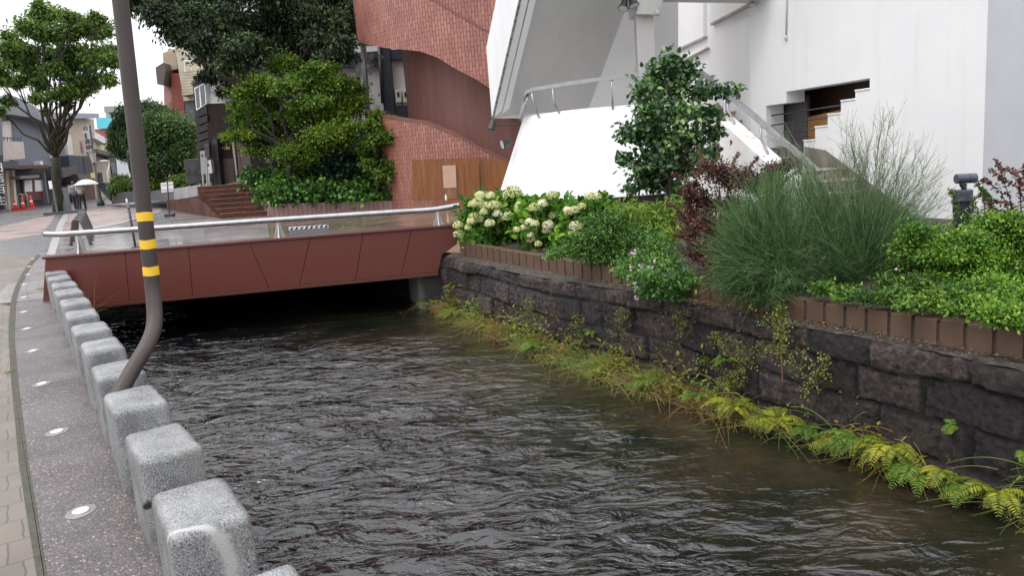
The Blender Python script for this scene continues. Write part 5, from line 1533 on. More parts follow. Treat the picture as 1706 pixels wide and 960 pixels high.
    pr(r, 'blue_canvas', [(114, 259), (150, 260), (156, 305), (121, 307)], -.6, .9, mk('navy_canvas', (.030, .042, .06)))
    pr(r, 'canvas_edge', [(139, 262), (152, 264), (158, 305), (145, 306)], .9, .95, mk('brown_canvas', (.045, .035, .032)))
    pr(r, 'awning', [(128, 290), (150, 290), (154, 300), (134, 303)], .2, 1.6, mk('awning_brown', (.09, .07, .065)))
    pr(r, 'shop_opening', [(126, 303), (156, 302), (160, 333), (128, 336)], -.5, .1, mk('brown_opening', (.07, .035, .025)))
    pr(r, 'yellow_lamp', [(151, 288), (158, 288), (159, 296), (152, 297)], .2, 1.0, mk('yellow_sign', (.5, .46, .2)))
    ps = Plane(tuple(pl.at(143, 232, .5)[:2]), (1, .08))
    def prs(r, name, px, o0, o1, m):
        mb = MB(); P, v = pp(ps, px, o0, o1); mb.prism(P, v); return mb.build(name, m, r)
    def write(par, chars, u, v, du, dv, hpx, m, lean=-.12):
        for i, ch in enumerate(chars):
            p = ps.at(u + du * i, v + dv * i, .2)
            letters(ch, m, par, p, (math.pi / 2, 0, math.atan2(ps.d.y, ps.d.x)), hpx * p.y / FPX)
    s = thing('shop_sign', 'tall white upright shop sign with black characters on the beige inn', 'sign', ps.at(146, 253, .1))
    prs(s, 'board', [(136.5, 209), (148, 208.5), (153.5, 251.5), (142.5, 252.5)], 0, .18, m_paper)
    prs(s, 'edge_frame', [(148, 208.5), (149.3, 208.5), (154.8, 251.5), (153.5, 251.5)], 0, .2, mk('sign_frame', (.05, .05, .055)))
    write(s, '高崎', 141.6, 239.5, 1.3, 10, 9.5, m_black); write(s, '四', 138.4, 216.5, 0, 0, 8, m_black); write(s, '旅館', 140.6, 225.5, .6, 4.4, 4.2, m_black)
    s = thing('shop_sign', 'narrow pale shop sign with red characters left of the tall white sign', 'sign', ps.at(138, 258, .1))
    prs(s, 'board', [(131, 233), (138, 232.3), (141.6, 256), (134.8, 257)], -.1, .12, mk('sign_pale_pink', (.6, .52, .49)))
    write(s, 'お食事処', 132.6, 238.5, .8, 5.2, 4.4, mk('sign_red', (.4, .12, .1)))
    # cream house with pipes and dark lower house
    r = bld('cream_house', 'low cream walled house with a white roof edge beyond the beige inn')(pl.at(168, 332))
    pr(r, 'wall', [(158, 226), (178, 240), (182, 280), (160, 282)], -6, -.8, mk('cream_render', (.50, .42, .27)))
    pr(r, 'roof', [(157, 219), (177, 230), (178, 241), (158, 230)], -6, -.2, m_paper)
    pr(r, 'lower_front', [(160, 268), (183, 266), (186, 326), (166, 330)], -6, -.4, mk('lower_beige', (.34, .29, .24)))
    pr(r, 'dark_door', [(164, 288), (170, 287), (173, 312), (167, 313)], -.4, -.3, m_dk)
    mb = MB(); mb.tube(smoothed([pl.at(166, 269, .3), pl.at(177, 268, .3), pl.at(181, 274, .3), pl.at(178, 290, .3), pl.at(181, 312, .3)], 6), .1, 8); mb.build('flue_pipe', mk('flue_cream', (.58, .53, .47)), r, smooth=True)
    r = bld('dark_house', 'dark weathered timber house between the cream house and a white storehouse')(pl.at(188, 322))
    pr(r, 'wall', [(176, 252), (193, 256), (198, 318), (182, 322)], -5, -.6, mk('weathered_timber', (.05, .045, .042)))
    pr(r, 'roof', [(162, 248), (196, 256), (197, 262), (163, 255)], -5, .3, mk('old_roof', (.09, .085, .085)))
    pr(r, 'window', [(184, 270), (191, 270), (194, 288), (187, 289)], -.6, -.5, m_glass)
    far = Plane((-38, 78), (1, 0))
    def prf(r, name, px, o0, o1, m):
        mb = MB(); P, v = pp(far, px, o0, o1); mb.prism(P, v); return mb.build(name, m, r)
    r = thing('storehouse', 'white walled storehouse partly behind the willow at the street end', 'building', far.at(208, 315))
    prf(r, 'wall', [(192, 262), (240, 262), (240, 300), (194, 300)], -5, 0, mk('storehouse_white', (.55, .57, .6))); prf(r, 'base', [(194, 300), (240, 299), (240, 325), (196, 325)], -5, .1, mk('storehouse_base', (.3, .28, .26)))
    r = thing('concrete_block', 'flat roofed concrete building far behind with bright blue sheeting and a red wall below', 'building', far.at(215, 300, -8))
    prf(r, 'wall', [(176, 184), (330, 180), (330, 320), (178, 320)], -18, -8, mk('far_concrete', (.36, .35, .34)))
    prf(r, 'roof_edge', [(173, 177), (340, 173), (340, 183), (174, 187)], -18, -7, mk('far_roof_edge', (.26, .25, .25)))
    prf(r, 'window', [(184, 187), (197, 187), (198, 198), (185, 198)], -8, -7.9, m_glass); prf(r, 'window', [(200, 187), (206, 187), (206, 198), (201, 198)], -8, -7.9, m_paper)
    prf(r, 'blue_sheet', [(160, 196), (192, 195), (212, 198), (214, 214), (162, 214)], -7.9, -6, M('blue_sheet', (.10, .50, .62), (.14, .58, .68), .6, .4))
    prf(r, 'red_wall', [(158, 215), (214, 213), (216, 245), (160, 245)], -7.9, -6.2, mk('far_red_wall', (.25, .10, .09)))
    # red apartment block
    pa = Plane((-26, 52), (1, 0)); pb_ = Plane((-22, 49), (-.35, .94))
    r = thing('red_apartments', 'tall red and cream apartment block rising behind the round bush', 'building', pa.at(300, 300))
    def pra(name, px, o0, o1, m, P0=pa):
        mb = MB(); P, v = pp(P0, px, o0, o1); mb.prism(P, v); return mb.build(name, m, r)
    pra('red_wall', [(285, 122), (306, 121), (310, 300), (288, 300)], -6, 0, mk('brick_red', (.24, .06, .045)))
    pra('side_wall', [(272, 116), (286, 110), (292, 300), (277, 300)], -8, -.5, mk('dusky_pink', (.34, .20, .17)))
    pra('cream_wall', [(290, 70), (345, 60), (345, 165), (306, 168)], -6, .5, mk('cream_tile', (.44, .38, .29)))
    pra('balcony', [(302, 120), (345, 112), (345, 150), (303, 160)], .5, 1.4, brickmat('balcony_slat', (.46, .40, .30), (.5, .44, .34), (.3, .24, .17), 3, .18, .03, rotx=math.pi / 2, off=0))
    w = pra('window', [(306, 100), (340, 96), (340, 117), (307, 120)], .5, .6, m_paper)
    for k in range(3):
        mb = MB(); P, v = pp(pa, [(308 + k * 11, 102), (316 + k * 11, 101), (316.5 + k * 11, 116), (309 + k * 11, 117)], .6, .64); mb.prism(P, v); mb.build('pane', mk('beige_blind', (.42, .36, .24)), w)
    pra('lower_wall', [(308, 160), (350, 150), (350, 300), (312, 300)], -4, .3, mk('shade_grey', (.10, .10, .11)))
    pra('eave', [(259, 112), (272, 104), (276, 116), (272, 142), (262, 140)], -6, .8, mk('eave_dark', (.10, .075, .065)))
    pra('stair_block', [(271, 88), (292, 80), (296, 114), (273, 120)], -6, -.2, mk('beige_block', (.36, .28, .2)))
old_street()

def cones():
    m_o = M('cone_red', (.62, .05, .03), (.7, .07, .04), 3, .5)
    for i, (u, v, lab) in enumerate(((27, 351.5, 'left one of the three'), (40, 350.5, 'middle one of the three'), (54, 347, 'right one of the three'))):
        p = ony(u, v, 50.0); k = 50 / FPX
        r = thing('traffic_cone', 'red traffic cone with white bands by the black shop front, ' + lab, 'traffic cone', p, 'traffic cones')
        H = 22 * k
        mb = MB(); mb.box(p, .42, .42, .05, .3); mb.build('base', m_o, r)
        mb = MB(); mb.lathe([(.17, .05), (.10, H * .4), (.05, H * .85), (.03, H)], p, 14); mb.build('cone_body', m_o, r, smooth=True)
        mb = MB(); mb.lathe([(.099, H * .48), (.085, H * .60)], p, 14); mb.build('white_band', m_white, r); 
    a = ony(33, 345, 50.8)
    r = thing('pipe_barrier', 'low grey tubular barrier standing behind the traffic cones', 'barrier', a)
    mb = MB()
    for u in (31, 39):
        P = [ony(u, 348, 50.8), ony(u - 1.5, 326, 50.8), ony(u + 6, 325, 50.8), ony(u + 8, 347, 50.8)]
        mb.tube(smoothed(P, 4), .03, 6)
    mb.build('tube_frame', m_postst, r, smooth=True)
cones()

def street_lamp():
    y = 47.5; b_ = ony(167, 334, y)
    r = thing('street_lamp', 'old fashioned dark street lamp with a lantern by the hedge corner', 'street lamp', V(b_.x, b_.y, gz(y)))
    t = ony(158.5, 262, y); ax = (t - b_); ax = V(0, 0, ax.z)
    k = y / FPX
    mb = MB(); B0 = V(b_.x, b_.y, gz(y)); h = ax.z
    mb.lathe([(.22, 0), (.22, .25), (.12, .35), (.09, 1.0), (.06, 1.1), (.055, h)], B0, 12); mb.build('post', M('lamp_green_black', (.03, .036, .034), (.04, .046, .044), 3, .4), r, smooth=True)
    mb = MB(); mb.lathe([(.12, h), (.25, h + .62), (.27, h + .64)], B0, 6); mb.build('lantern', M('lantern_glass', (.40, .38, .37), (.5, .48, .46), 2, .2), r)
    mb = MB(); mb.lathe([(.30, h + .64), (.12, h + .86), (.04, h + .9), (.05, h + .98), (.01, h + 1.05)], B0, 6); mb.build('lantern_cap', m_black, r)
    y = 30.5; e = ony(183, 236, 52)
street_lamp()

# ================================================================== two people under one umbrella
def person(name, label, foot, face, top_m, leg_m, scale=1.0, coat=None, bagc=None, phase=1):
    r = thing(name, label, 'person', foot)
    f = Vector(face).normalized(); s = V(f.y, -f.x, 0)
    def P(x, y, z): return foot + (s * x + f * y + V(0, 0, z)) * scale
    def skin(nm, pts, edges, rad, mat):
        m = bpy.data.meshes.new(nm); m.from_pydata([tuple(p - foot) for p in pts], edges, [])
        o = bpy.data.objects.new(nm, m); col.objects.link(o); o.parent = r
        md = o.modifiers.new('skin', 'SKIN'); md.use_smooth_shade = True
        lay = m.skin_vertices[0].data
        for i, q in enumerate(rad): lay[i].radius = (q[0] * scale, q[1] * scale) if isinstance(q, tuple) else (q * scale, q * scale)
        lay[0].use_root = True
        sb = o.modifiers.new('sub', 'SUBSURF'); sb.levels = 1; sb.render_levels = 2
        m.materials.append(mat); return o
    st = .16 * phase
    pel, che, nek, hed, top = P(0, 0, .92), P(0, .01, 1.28), P(0, .02, 1.45), P(0, .04, 1.56), P(0, .04, 1.66)
    pts = [pel, P(0, .01, 1.1), che, nek, hed, top,
           P(-.09, 0, .86), P(-.10, st * .5 + .03, .48), P(-.10, st, .07), P(-.10, st + .14, .03),
           P(.09, 0, .86), P(.10, -st * .5 + .03, .48), P(.10, -st, .08), P(.10, -st + .14, .03),
           P(-.18, 0, 1.38), P(-.23, -.02, 1.12), P(-.2, .12, .95), P(-.2, .18, .90),
           P(.18, 0, 1.38), P(.22, .02, 1.14), P(.14, .2, 1.16), P(.1, .26, 1.22)]
    ed = [(0, 1), (1, 2), (2, 3), (3, 4), (4, 5), (0, 6), (6, 7), (7, 8), (8, 9), (0, 10), (10, 11), (11, 12), (12, 13), (2, 14), (14, 15), (15, 16), (16, 17), (2, 18), (18, 19), (19, 20), (20, 21)]
    rad = [(.15, .11), (.13, .095), (.15, .10), .055, (.075, .095), (.065, .08), .085, .058, .042, .035, .085, .058, .042, .035, .055, .042, .033, .035, .055, .042, .033, .035]
    skin('body', pts, ed, rad, M('skin_tone', (.42, .27, .2), rough=.5) if 'skin_tone' not in bpy.data.materials else bpy.data.materials['skin_tone'])
    g = .02
    tp = [0, 1, 2, 3, 14, 15, 16, 18, 19, 20]
    ip = {q: i for i, q in enumerate(tp)}
    skin('jacket', [pts[q] for q in tp], [(ip[a], ip[b]) for a, b in ed if a in ip and b in ip], [((rad[q][0] + .035, rad[q][1] + .035) if isinstance(rad[q], tuple) else rad[q] + g + .008) for q in tp], top_m)
    tp = [0, 6, 7, 8, 10, 11, 12]; ip = {q: i for i, q in enumerate(tp)}
    skin('trousers', [pts[q] for q in tp], [(ip[a], ip[b]) for a, b in ed if a in ip and b in ip], [((rad[q][0] + .012, rad[q][1] + .012) if isinstance(rad[q], tuple) else rad[q] + g) for q in tp], leg_m)
    mb = MB(); mb.ball(P(0, .02, 1.60), .105 * scale, 2, (.9, 1, 1.05)); mb.build('hair', m_black, r, smooth=True)
    if bagc:
        mb = MB(); q = P(-.05, -.19, 1.0); mb.obox(q - s * .14, s * .28, f * .13, V(0, 0, .38)); mb.build('backpack', bagc, r, bevel=.04)
    mb = MB()
    for a in (8, 12): mb.obox(pts[a] - s * .05 * scale - f * .08 * scale + V(0, 0, -.07 * scale), s * .1 * scale, f * .27 * scale, V(0, 0, .1 * scale))
    mb.build('shoe', m_black, r, bevel=.02)
    return r, P
def walkers():
    y = 44.0; fa = ony(128.5, 350, y); fb = ony(139, 349, y)
    fa.z = gz(y) - .0; fb.z = gz(y)
    dirn = (-.25, 1, 0)
    k = 1.0
    za = ony(128.5, 350, y).z
    fa.z = fb.z = za
    person('person', 'person in a grey jacket with a backpack walking away, left under the shared umbrella', fa, dirn, M('jacket_grey', (.26, .28, .31), (.32, .34, .36), 5, .7), M('skirt_navy', (.03, .032, .045), rough=.7), .98, None, M('bag_grey', (.2, .21, .23), (.25, .26, .28), 4, .7), 1)
    r, P = person('person', 'person in a beige top and dark trousers walking away, right under the umbrella', fb, dirn, M('top_beige', (.46, .42, .40), (.52, .48, .45), 5, .7), M('trousers_dark', (.022, .022, .028), rough=.7), .98, None, None, -1)
    c = P(.02, .1, 1.62)
    u = thing('umbrella', 'pale translucent umbrella held over the two walkers', 'umbrella', c)
    top = ony(141, 299, y); 
    mb = MB(); prof = []
    for q in range(9):
        t = q / 8; prof.append((.02 + .66 * t, .30 * (1 - t ** 2)))
    c0 = V(top.x + .05, top.y, top.z - .30)
    n = 16; vs, fs = [], []
    for rr_, z in prof:
        for j in range(n):
            a = 2 * math.pi * j / n; sc = 1 - (.06 if j % 2 else 0) * (rr_ / .68) ** 3
            vs.append(c0 + V(rr_ * sc * math.cos(a), rr_ * sc * math.sin(a), z))
    for i in range(8):
        for j in range(n): fs.append((i * n + j, i * n + (j + 1) % n, (i + 1) * n + (j + 1) % n, (i + 1) * n + j))
    mb.add(vs, fs); mb.build('canopy', M('umbrella_pale', (.58, .60, .58), (.66, .68, .66), 2, .35), u, smooth=True)
    mb = MB(); mb.tube([P(.1, .26, 1.2), c0 + V(0, 0, .38)], .012, 6); mb.build('shaft', m_postst, u)
    mb = MB(); mb.tube([P(.1, .26, 1.2), P(.1, .26, 1.06)], .02, 8); mb.build('handle', m_black, u)
    mb = MB()
    for j in range(8):
        a = 2 * math.pi * j / 8 ; mb.tube([c0 + V(.02 * math.cos(a), .02 * math.sin(a), .285), c0 + V(.4 * math.cos(a), .4 * math.sin(a), .17), c0 + V(.66 * math.cos(a), .66 * math.sin(a), -.01)], .006, 4)
    mb.build('rib', m_postst, u)
walkers()

# ================================================================== garden lamp post on the right
def garden_lamp():
    y = 6.6
    t = ony(1605, 333, y); k = y / FPX
    base = V(t.x, t.y, .35)
    r = thing('garden_spotlight', 'dark blue grey garden spotlight on a short round post among the shrubs', 'garden lamp', base)
    m_l = M('lamp_bluegrey', (.018, .021, .03), (.025, .03, .04), 4, .4)
    m_l2 = M('lamp_bluegrey_light', (.05, .06, .08), (.065, .075, .095), 4, .4)
    h = t.z - base.z; R = 15.5 * k
    mb = MB(); mb.lathe([(R * .93, 0), (R * .93, h - 20 * k), (R, h - 20 * k), (R, h)], base, 28); mb.build('post', m_l, r)
    mb = MB(); mb.lathe([(R * 1.02, h - 20.6 * k), (R * 1.04, h - 19.4 * k)], base, 28); mb.lathe([(R * 1.18, h - .8 * k), (R * 1.18, h + .3 * k)], base, 28); mb.build('collar', m_l2, r)
    mb = MB(); mb.lathe([(R * .88, h + .3 * k), (R * .9, h + 16 * k), (R * .84, h + 17 * k)], base, 28); mb.build('cap', m_l2, r)
    c = base + V(0, 0, h)
    mb = MB(); mb.tube([c + V(0, 0, 17 * k), c + V(.002, 0, 20 * k), c + V(-3 * k, 0, 25 * k), c + V(-4 * k, 0, 31 * k)], 4 * k, 10); mb.tube([c + V(3 * k, 0, 17 * k), c + V(3 * k, 0, 27 * k)], 2 * k, 8); mb.build('bracket', m_l, r, smooth=True)
    a = ony(1592.5, 298, y); b_ = ony(1625, 296.5, y)
    mb = MB(); mb.tube([a, a.lerp(b_, .02), a.lerp(b_, .6), a.lerp(b_, .605), a.lerp(b_, .63), a.lerp(b_, .635), b_], [7.2 * k, 8 * k, 8 * k, 7.3 * k, 7.3 * k, 8 * k, 8 * k], 24); mb.build('lamp_head', m_l2, r)
    mb = MB(); mb.lathe([(.0, 0), (.012, 0), (.012, .02)], V(0, 0, 0), 8)
    q = V(c.x - R * .2, c.y - R, base.z + h - 14 * k); mb = MB(); mb.ball(q, .012, 1); mb.build('screw', m_steel, r)
garden_lamp()
# ================================================================== trees beyond
def crown_tree(name, label, foot, blobs, n, L, W, mat, bark, r0, cat='tree', fork=.35, nlimb=None, shell=.35, up=.7, hang=.0, group=None, seed=0, fork_pts=None, tbase=.4, tvar=.22, limb_r=.35, wob=.1, sub=0, subf=.42, subflat=1.0):
    g = np.random.default_rng(seed + 50); rr = random.Random(seed)
    r = thing(name, label, cat, foot, group)
    mb = MB()
    cz = np.mean([b[0][2] for b in blobs]); cx = np.mean([b[0][0] for b in blobs]); cy = np.mean([b[0][1] for b in blobs])
    fk = V(foot[0], foot[1], foot[2] + (cz - foot[2]) * fork) if fork_pts is None else Vector(fork_pts)
    tp = limb(mb, Vector(foot) - V(0, 0, .1), fk, r0, r0 * .75, rr, .03)
    bl = blobs if nlimb is None else rr.sample(blobs, min(nlimb, len(blobs)))
    for c, s in bl:
        c = Vector(c)
        pts = limb(mb, fk, c, r0 * limb_r, r0 * .10, rr, wob, 6)
        for k in range(3):
            d = V(rr.uniform(-1, 1) * s[0], rr.uniform(-1, 1) * s[1], rr.uniform(-.3, .9) * s[2]) * .8
            limb(mb, pts[4], c + d, r0 * .11, r0 * .035, rr, wob, 4)
    mb.build('trunk', bark, r, smooth=True)
    if sub: blobs = split_blobs(blobs, sub, subf, g, subflat)
    blob_leaves('crown', blobs, n, L, W, mat, r, g, shell=shell, up=up, hang=hang, tbase=tbase, tvar=tvar)
    return r
def trees():
    g = random.Random(3)
    class R_:
        uniform = staticmethod(g.uniform)
    # street tree on the left
    m = leafmat('street_tree_leaf', (0.021, 0.046, 0.016), (0.065, 0.145, 0.032), (0.140, 0.252, 0.049), .5, .35)
    Y = 39.5
    bl = [(75, 12, 16, 14), (60, 32, 22, 12), (92, 30, 22, 14), (40, 45, 24, 14), (100, 52, 32, 14), (140, 52, 28, 12), (168, 58, 24, 14), (182, 84, 16, 14), (20, 62, 22, 14), (62, 62, 30, 13), (5, 85, 22, 14), (40, 88, 26, 12), (85, 84, 26, 12), (120, 80, 30, 13), (155, 82, 26, 14), (172, 106, 20, 12), (130, 108, 28, 12), (95, 110, 24, 11), (60, 112, 26, 12), (20, 112, 26, 12), (-12, 110, 20, 14), (2, 138, 22, 12), (35, 138, 22, 10), (75, 136, 20, 9), (110, 134, 24, 10), (150, 132, 26, 11), (175, 132, 16, 9), (125, 156, 24, 9), (150, 152, 18, 9), (98, 158, 18, 8), (60, 165, 16, 7), (10, 165, 18, 8), (-5, 178, 14, 8), (110, 176, 14, 7), (80, 184, 10, 6), (155, 40, 16, 10), (118, 32, 16, 9)]
    blobs = blobs_px([(a + g.uniform(-9, 9), b + g.uniform(-9, 9), c * g.uniform(.55, .95), d * g.uniform(.7, 1.15)) for a, b, c, d in bl], Y, 2.4, R_)
    f = ony(96, 352, Y); f.z = gz(Y)
    fk = ony(93, 262, Y)
    crown_tree('street_tree', 'broad street tree with many upswept limbs in a boxed pit at the old street', f, blobs, 46000, .17, .10, leafmat('street_leaf', (.045, .09, .022), (.13, .22, .045), (.28, .40, .08), .5, .42), m_mossbark, .27, fork_pts=fk, shell=.2, up=1.2, seed=1, sub=7, subf=.42, subflat=.75, nlimb=20, limb_r=.30, wob=.06, tvar=.3)
    # guard boards round its foot
    r = thing('tree_guard', 'grey board guard with a white notice standing around the street tree foot', 'tree guard', f)
    k = Y / FPX
    mb = MB()
    a = ony(96, 356, Y - .7); mb.box(V(a.x, a.y + .7, gz(Y)), 1.6, 1.4, .14, .2); mb.build('base_slab', M('guard_base', (.06, .06, .065), (.08, .08, .085), 3, .5), r)
    mgb = M('guard_board', (.10, .115, .13), (.13, .145, .16), 3, .5)
    for u0, u1, dy in ((86, 88.5, -.6), (104, 111, -.1), (88, 104, .75)):
        A, B = ony(u0, 312, Y + dy), ony(u1, 312, Y + dy); mb = MB(); mb.obox(V(A.x, A.y, gz(Y) + .1), V(B.x - A.x, 0, 0), V(0, .08, 0), V(0, 0, 1.25)); mb.build('board', mgb, r)
    mb = MB(); A = ony(82.5, 315, Y - .6); mb.obox(A, V(5 * k, 0, 0), V(0, .05, 0), V(0, 0, 13 * k)); mb.build('notice', m_white, r)
    # big dark tree over the middle
    Y = 27.6
    bl = [(240, -10, 36, 22), (300, -15, 46, 26), (370, -15, 50, 30), (450, -15, 55, 30), (530, -10, 52, 30), (585, 0, 20, 26), (262, 22, 30, 16), (318, 32, 38, 20), (385, 38, 44, 24), (455, 40, 44, 24), (525, 38, 42, 22), (572, 40, 20, 20), (300, 58, 30, 14), (345, 70, 32, 16), (405, 78, 36, 18), (470, 76, 34, 16), (530, 66, 30, 14), (345, 95, 26, 10), (385, 105, 28, 12), (420, 118, 26, 14), (395, 140, 22, 12), (440, 140, 20, 12), (375, 155, 14, 8), (228, 8, 18, 10), (500, 90, 24, 10), (570, 70, 22, 14), (590, 30, 16, 24), (545, 95, 22, 9), (580, 92, 14, 7), (350, 125, 18, 9), (470, 105, 26, 10), (370, 30, 40, 24), (430, 60, 40, 20)]
    blobs = blobs_px(bl, Y, 2.5, R_)
    f = V(*ony(470, 310, Y)); f.z = 1.2
    crown_tree('dark_tree', 'huge dark evergreen tree hanging over the timber bar and the maple', f, blobs, 62000, .16, .07, leafmat('dark_leaf', (.009, .019, .008), (.034, .060, .020), (.13, .18, .04), .45, .25), m_bark, .4, fork=.5, shell=.3, up=.55, hang=.5, seed=2, sub=6, subf=.5, nlimb=16, tbase=.32, tvar=.25)
    # japanese maple in layered sprays
    Y = 25.6
    bl = [(470, 108, 34, 9), (535, 110, 34, 9), (430, 132, 34, 9), (505, 126, 40, 9), (565, 132, 36, 9), (415, 152, 30, 8), (470, 150, 42, 9), (540, 150, 42, 9), (598, 152, 28, 8), (404, 172, 24, 7), (450, 172, 40, 9), (515, 172, 44, 9), (580, 172, 40, 9), (395, 196, 26, 8), (440, 195, 40, 9), (505, 196, 44, 9), (570, 194, 40, 8), (420, 216, 36, 8), (480, 218, 40, 9), (545, 216, 44, 8), (595, 212, 26, 7), (395, 232, 22, 6), (440, 238, 34, 8), (500, 240, 36, 8), (550, 238, 36, 8), (430, 256, 24, 6), (475, 262, 30, 7), (520, 262, 30, 7), (575, 232, 26, 7)]
    blobs = blobs_px([(a + g.uniform(-9, 9), b + g.uniform(-7, 7), c * g.uniform(.7, 1.0), d * g.uniform(.9, 1.5)) for a, b, c, d in bl], Y, 1.3, R_)
    f = V(*ony(487, 315, Y)); f.z = .9
    crown_tree('maple_tree', 'green Japanese maple with layered fine foliage over the ivy bed', f, blobs, 52000, .095, .065, leafmat('maple_leaf', (0.036, 0.090, 0.015), (0.157, 0.281, 0.032), (0.420, 0.467, 0.054), .5, .45), m_bark, .16, fork=.35, shell=.15, up=1.6, seed=3, sub=6, subf=.45, subflat=.6, tvar=.24, wob=.12)
    # round bush and willow
    Y = 38
    bl = [(262, 205, 26, 18), (295, 208, 26, 20), (318, 225, 16, 20), (250, 232, 24, 18), (280, 235, 32, 20), (312, 250, 18, 18), (250, 262, 24, 16), (282, 268, 28, 16), (305, 280, 18, 12), (258, 286, 20, 12), (240, 250, 14, 16)]
    f = ony(280, 316, Y)
    crown_tree('round_bush', 'tall dense round green bush behind the hedge beside the brown pole', f, blobs_px(bl, Y, .9, R_), 20000, .14, .08, leafmat('bush_leaf', (.026, .06, .018), (.085, .165, .04), (.24, .34, .09), .4, .32), m_bark, .12, fork=.2, shell=.4, up=.5, seed=4, sub=6, subf=.45)
    Y = 43
    bl = [(215, 186, 18, 10), (240, 180, 26, 10), (265, 184, 18, 8), (200, 205, 14, 14), (215, 225, 16, 18), (190, 225, 9, 16), (232, 210, 20, 16), (204, 248, 12, 14), (186, 240, 6, 10), (220, 252, 10, 14)]
    f = ony(225, 322, Y)
    crown_tree('willow_tree', 'weeping tree with trailing green branches half hidden by the brown pole', f, blobs_px(bl, Y, 1, R_), 9000, .30, .06, leafmat('willow_leaf', (0.023, 0.052, 0.017), (0.080, 0.145, 0.043), (0.168, 0.238, 0.070), .5, .3), m_bark, .14, fork=.6, shell=.2, up=.2, hang=1.6, seed=5)
    # hedge pieces
    mh = leafmat('hedge_leaf', (.05, .10, .02), (.14, .23, .035), (.28, .38, .06), .5, .3)
    for i, (lab, Y, bl) in enumerate((('low clipped hedge left of the brown pole, left piece', 44, [(205, 313, 12, 9), (222, 311, 14, 9), (192, 318, 8, 7)]), ('low clipped hedge right of the stand sign', 36, [(297, 304, 11, 8), (309, 303, 10, 8), (319, 304, 7, 6)]), ('low clipped hedge between the brown pole and the stand sign', 38, [(246, 307, 12, 9), (262, 307, 12, 9)]), ('small dark rounded shrub by the street lamp', 45, [(196, 308, 9, 9), (204, 304, 10, 8)]))):
        b = blobs_px(bl, Y, .4, R_); r = thing('hedge', lab, 'hedge', V(*b[0][0]) - V(0, 0, b[0][1][2]), 'hedge pieces in the kerbed bed')
        blob_leaves('foliage', b, 3000, .13, .08, mh if i < 3 else bpy.data.materials['bush_leaf'], r, np.random.default_rng(i), shell=.7, up=.5)
        mb = MB()
        for q, s in b: mb.tube([V(*q) - V(0, 0, s[2] * 1.3), V(*q)], .03, 5)
        mb.build('stem', m_bark, r)
    # slim shrub in front of the tower
    Y = 24.6
    bl = [(628, 195, 12, 8), (645, 205, 16, 7), (620, 212, 14, 8), (634, 228, 18, 8), (615, 238, 14, 8), (606, 250, 10, 6), (650, 262, 8, 8), (625, 262, 16, 8), (632, 278, 18, 9), (612, 275, 12, 8), (640, 290, 16, 7), (655, 275, 7, 6), (652, 232, 10, 5)]
    f = V(*ony(630, 315, Y)); f.z = .9
    crown_tree('slim_shrub', 'light green slender shrub standing against the red tiled ramp wall', f, blobs_px(bl, Y, .4, R_), 4500, .15, .085, leafmat('slim_leaf', (0.034, 0.075, 0.014), (0.123, 0.217, 0.029), (0.252, 0.350, 0.049), .5, .4), m_bark, .05, cat='shrub', fork=.3, shell=.2, up=.8, seed=6, sub=4, subf=.5)
    # dark shrub behind ivy
    bl = [(545, 275, 22, 14), (575, 285, 22, 14), (600, 275, 12, 18), (560, 262, 18, 10)]
    b = blobs_px(bl, 25.6, .3, R_); r = thing('dark_shrub', 'dark glossy leaved shrub below the maple behind the ivy', 'shrub', V(*b[0][0]) - V(0, 0, .6))
    blob_leaves('foliage', b, 4200, .16, .09, leafmat('dark_gloss_leaf', (0.014, 0.032, 0.018), (0.032, 0.067, 0.038), (0.070, 0.119, 0.070), .3, .15), r, np.random.default_rng(9), shell=.5)
    mb = MB(); 
    for q, s in b: mb.tube([V(q[0], q[1], .7), V(*q)], .04, 5)
    mb.build('stem', m_bark, r)
    # ivy
    g2 = np.random.default_rng(21)
    lo, hi = [], []
    bl = [(455, 322, 26, 12, .0), (490, 322, 30, 12, 0), (530, 322, 34, 13, 0), (575, 322, 34, 13, 0), (620, 322, 34, 12, 0), (660, 322, 30, 11, 0), (690, 326, 20, 8, -.1), (440, 300, 26, 14, 1.1), (415, 293, 12, 10, 2.0), (480, 302, 34, 14, 1.0), (530, 304, 34, 12, 1), (590, 306, 34, 10, .9), (640, 306, 24, 9, .8), (660, 334, 14, 5, -.28), (560, 336, 16, 4, -.3), (470, 335, 16, 5, -.3), (690, 336, 10, 4, -.28)]
    b = blobs_px(bl, IVP.p0.y + .55, 0, R_)
    r = thing('ivy', 'thick glossy ivy filling the brick planter and trailing over its front', 'ivy', V(*b[4][0]) - V(0, 0, .3))
    blob_leaves('leaf_mass', b, 12000, .135, .125, leafmat('ivy_leaf', (0.020, 0.062, 0.012), (0.078, 0.200, 0.029), (0.210, 0.386, 0.054), .32, .28, .5), r, g2, shell=.75, up=.9, out=.5, tvar=.26)
trees()

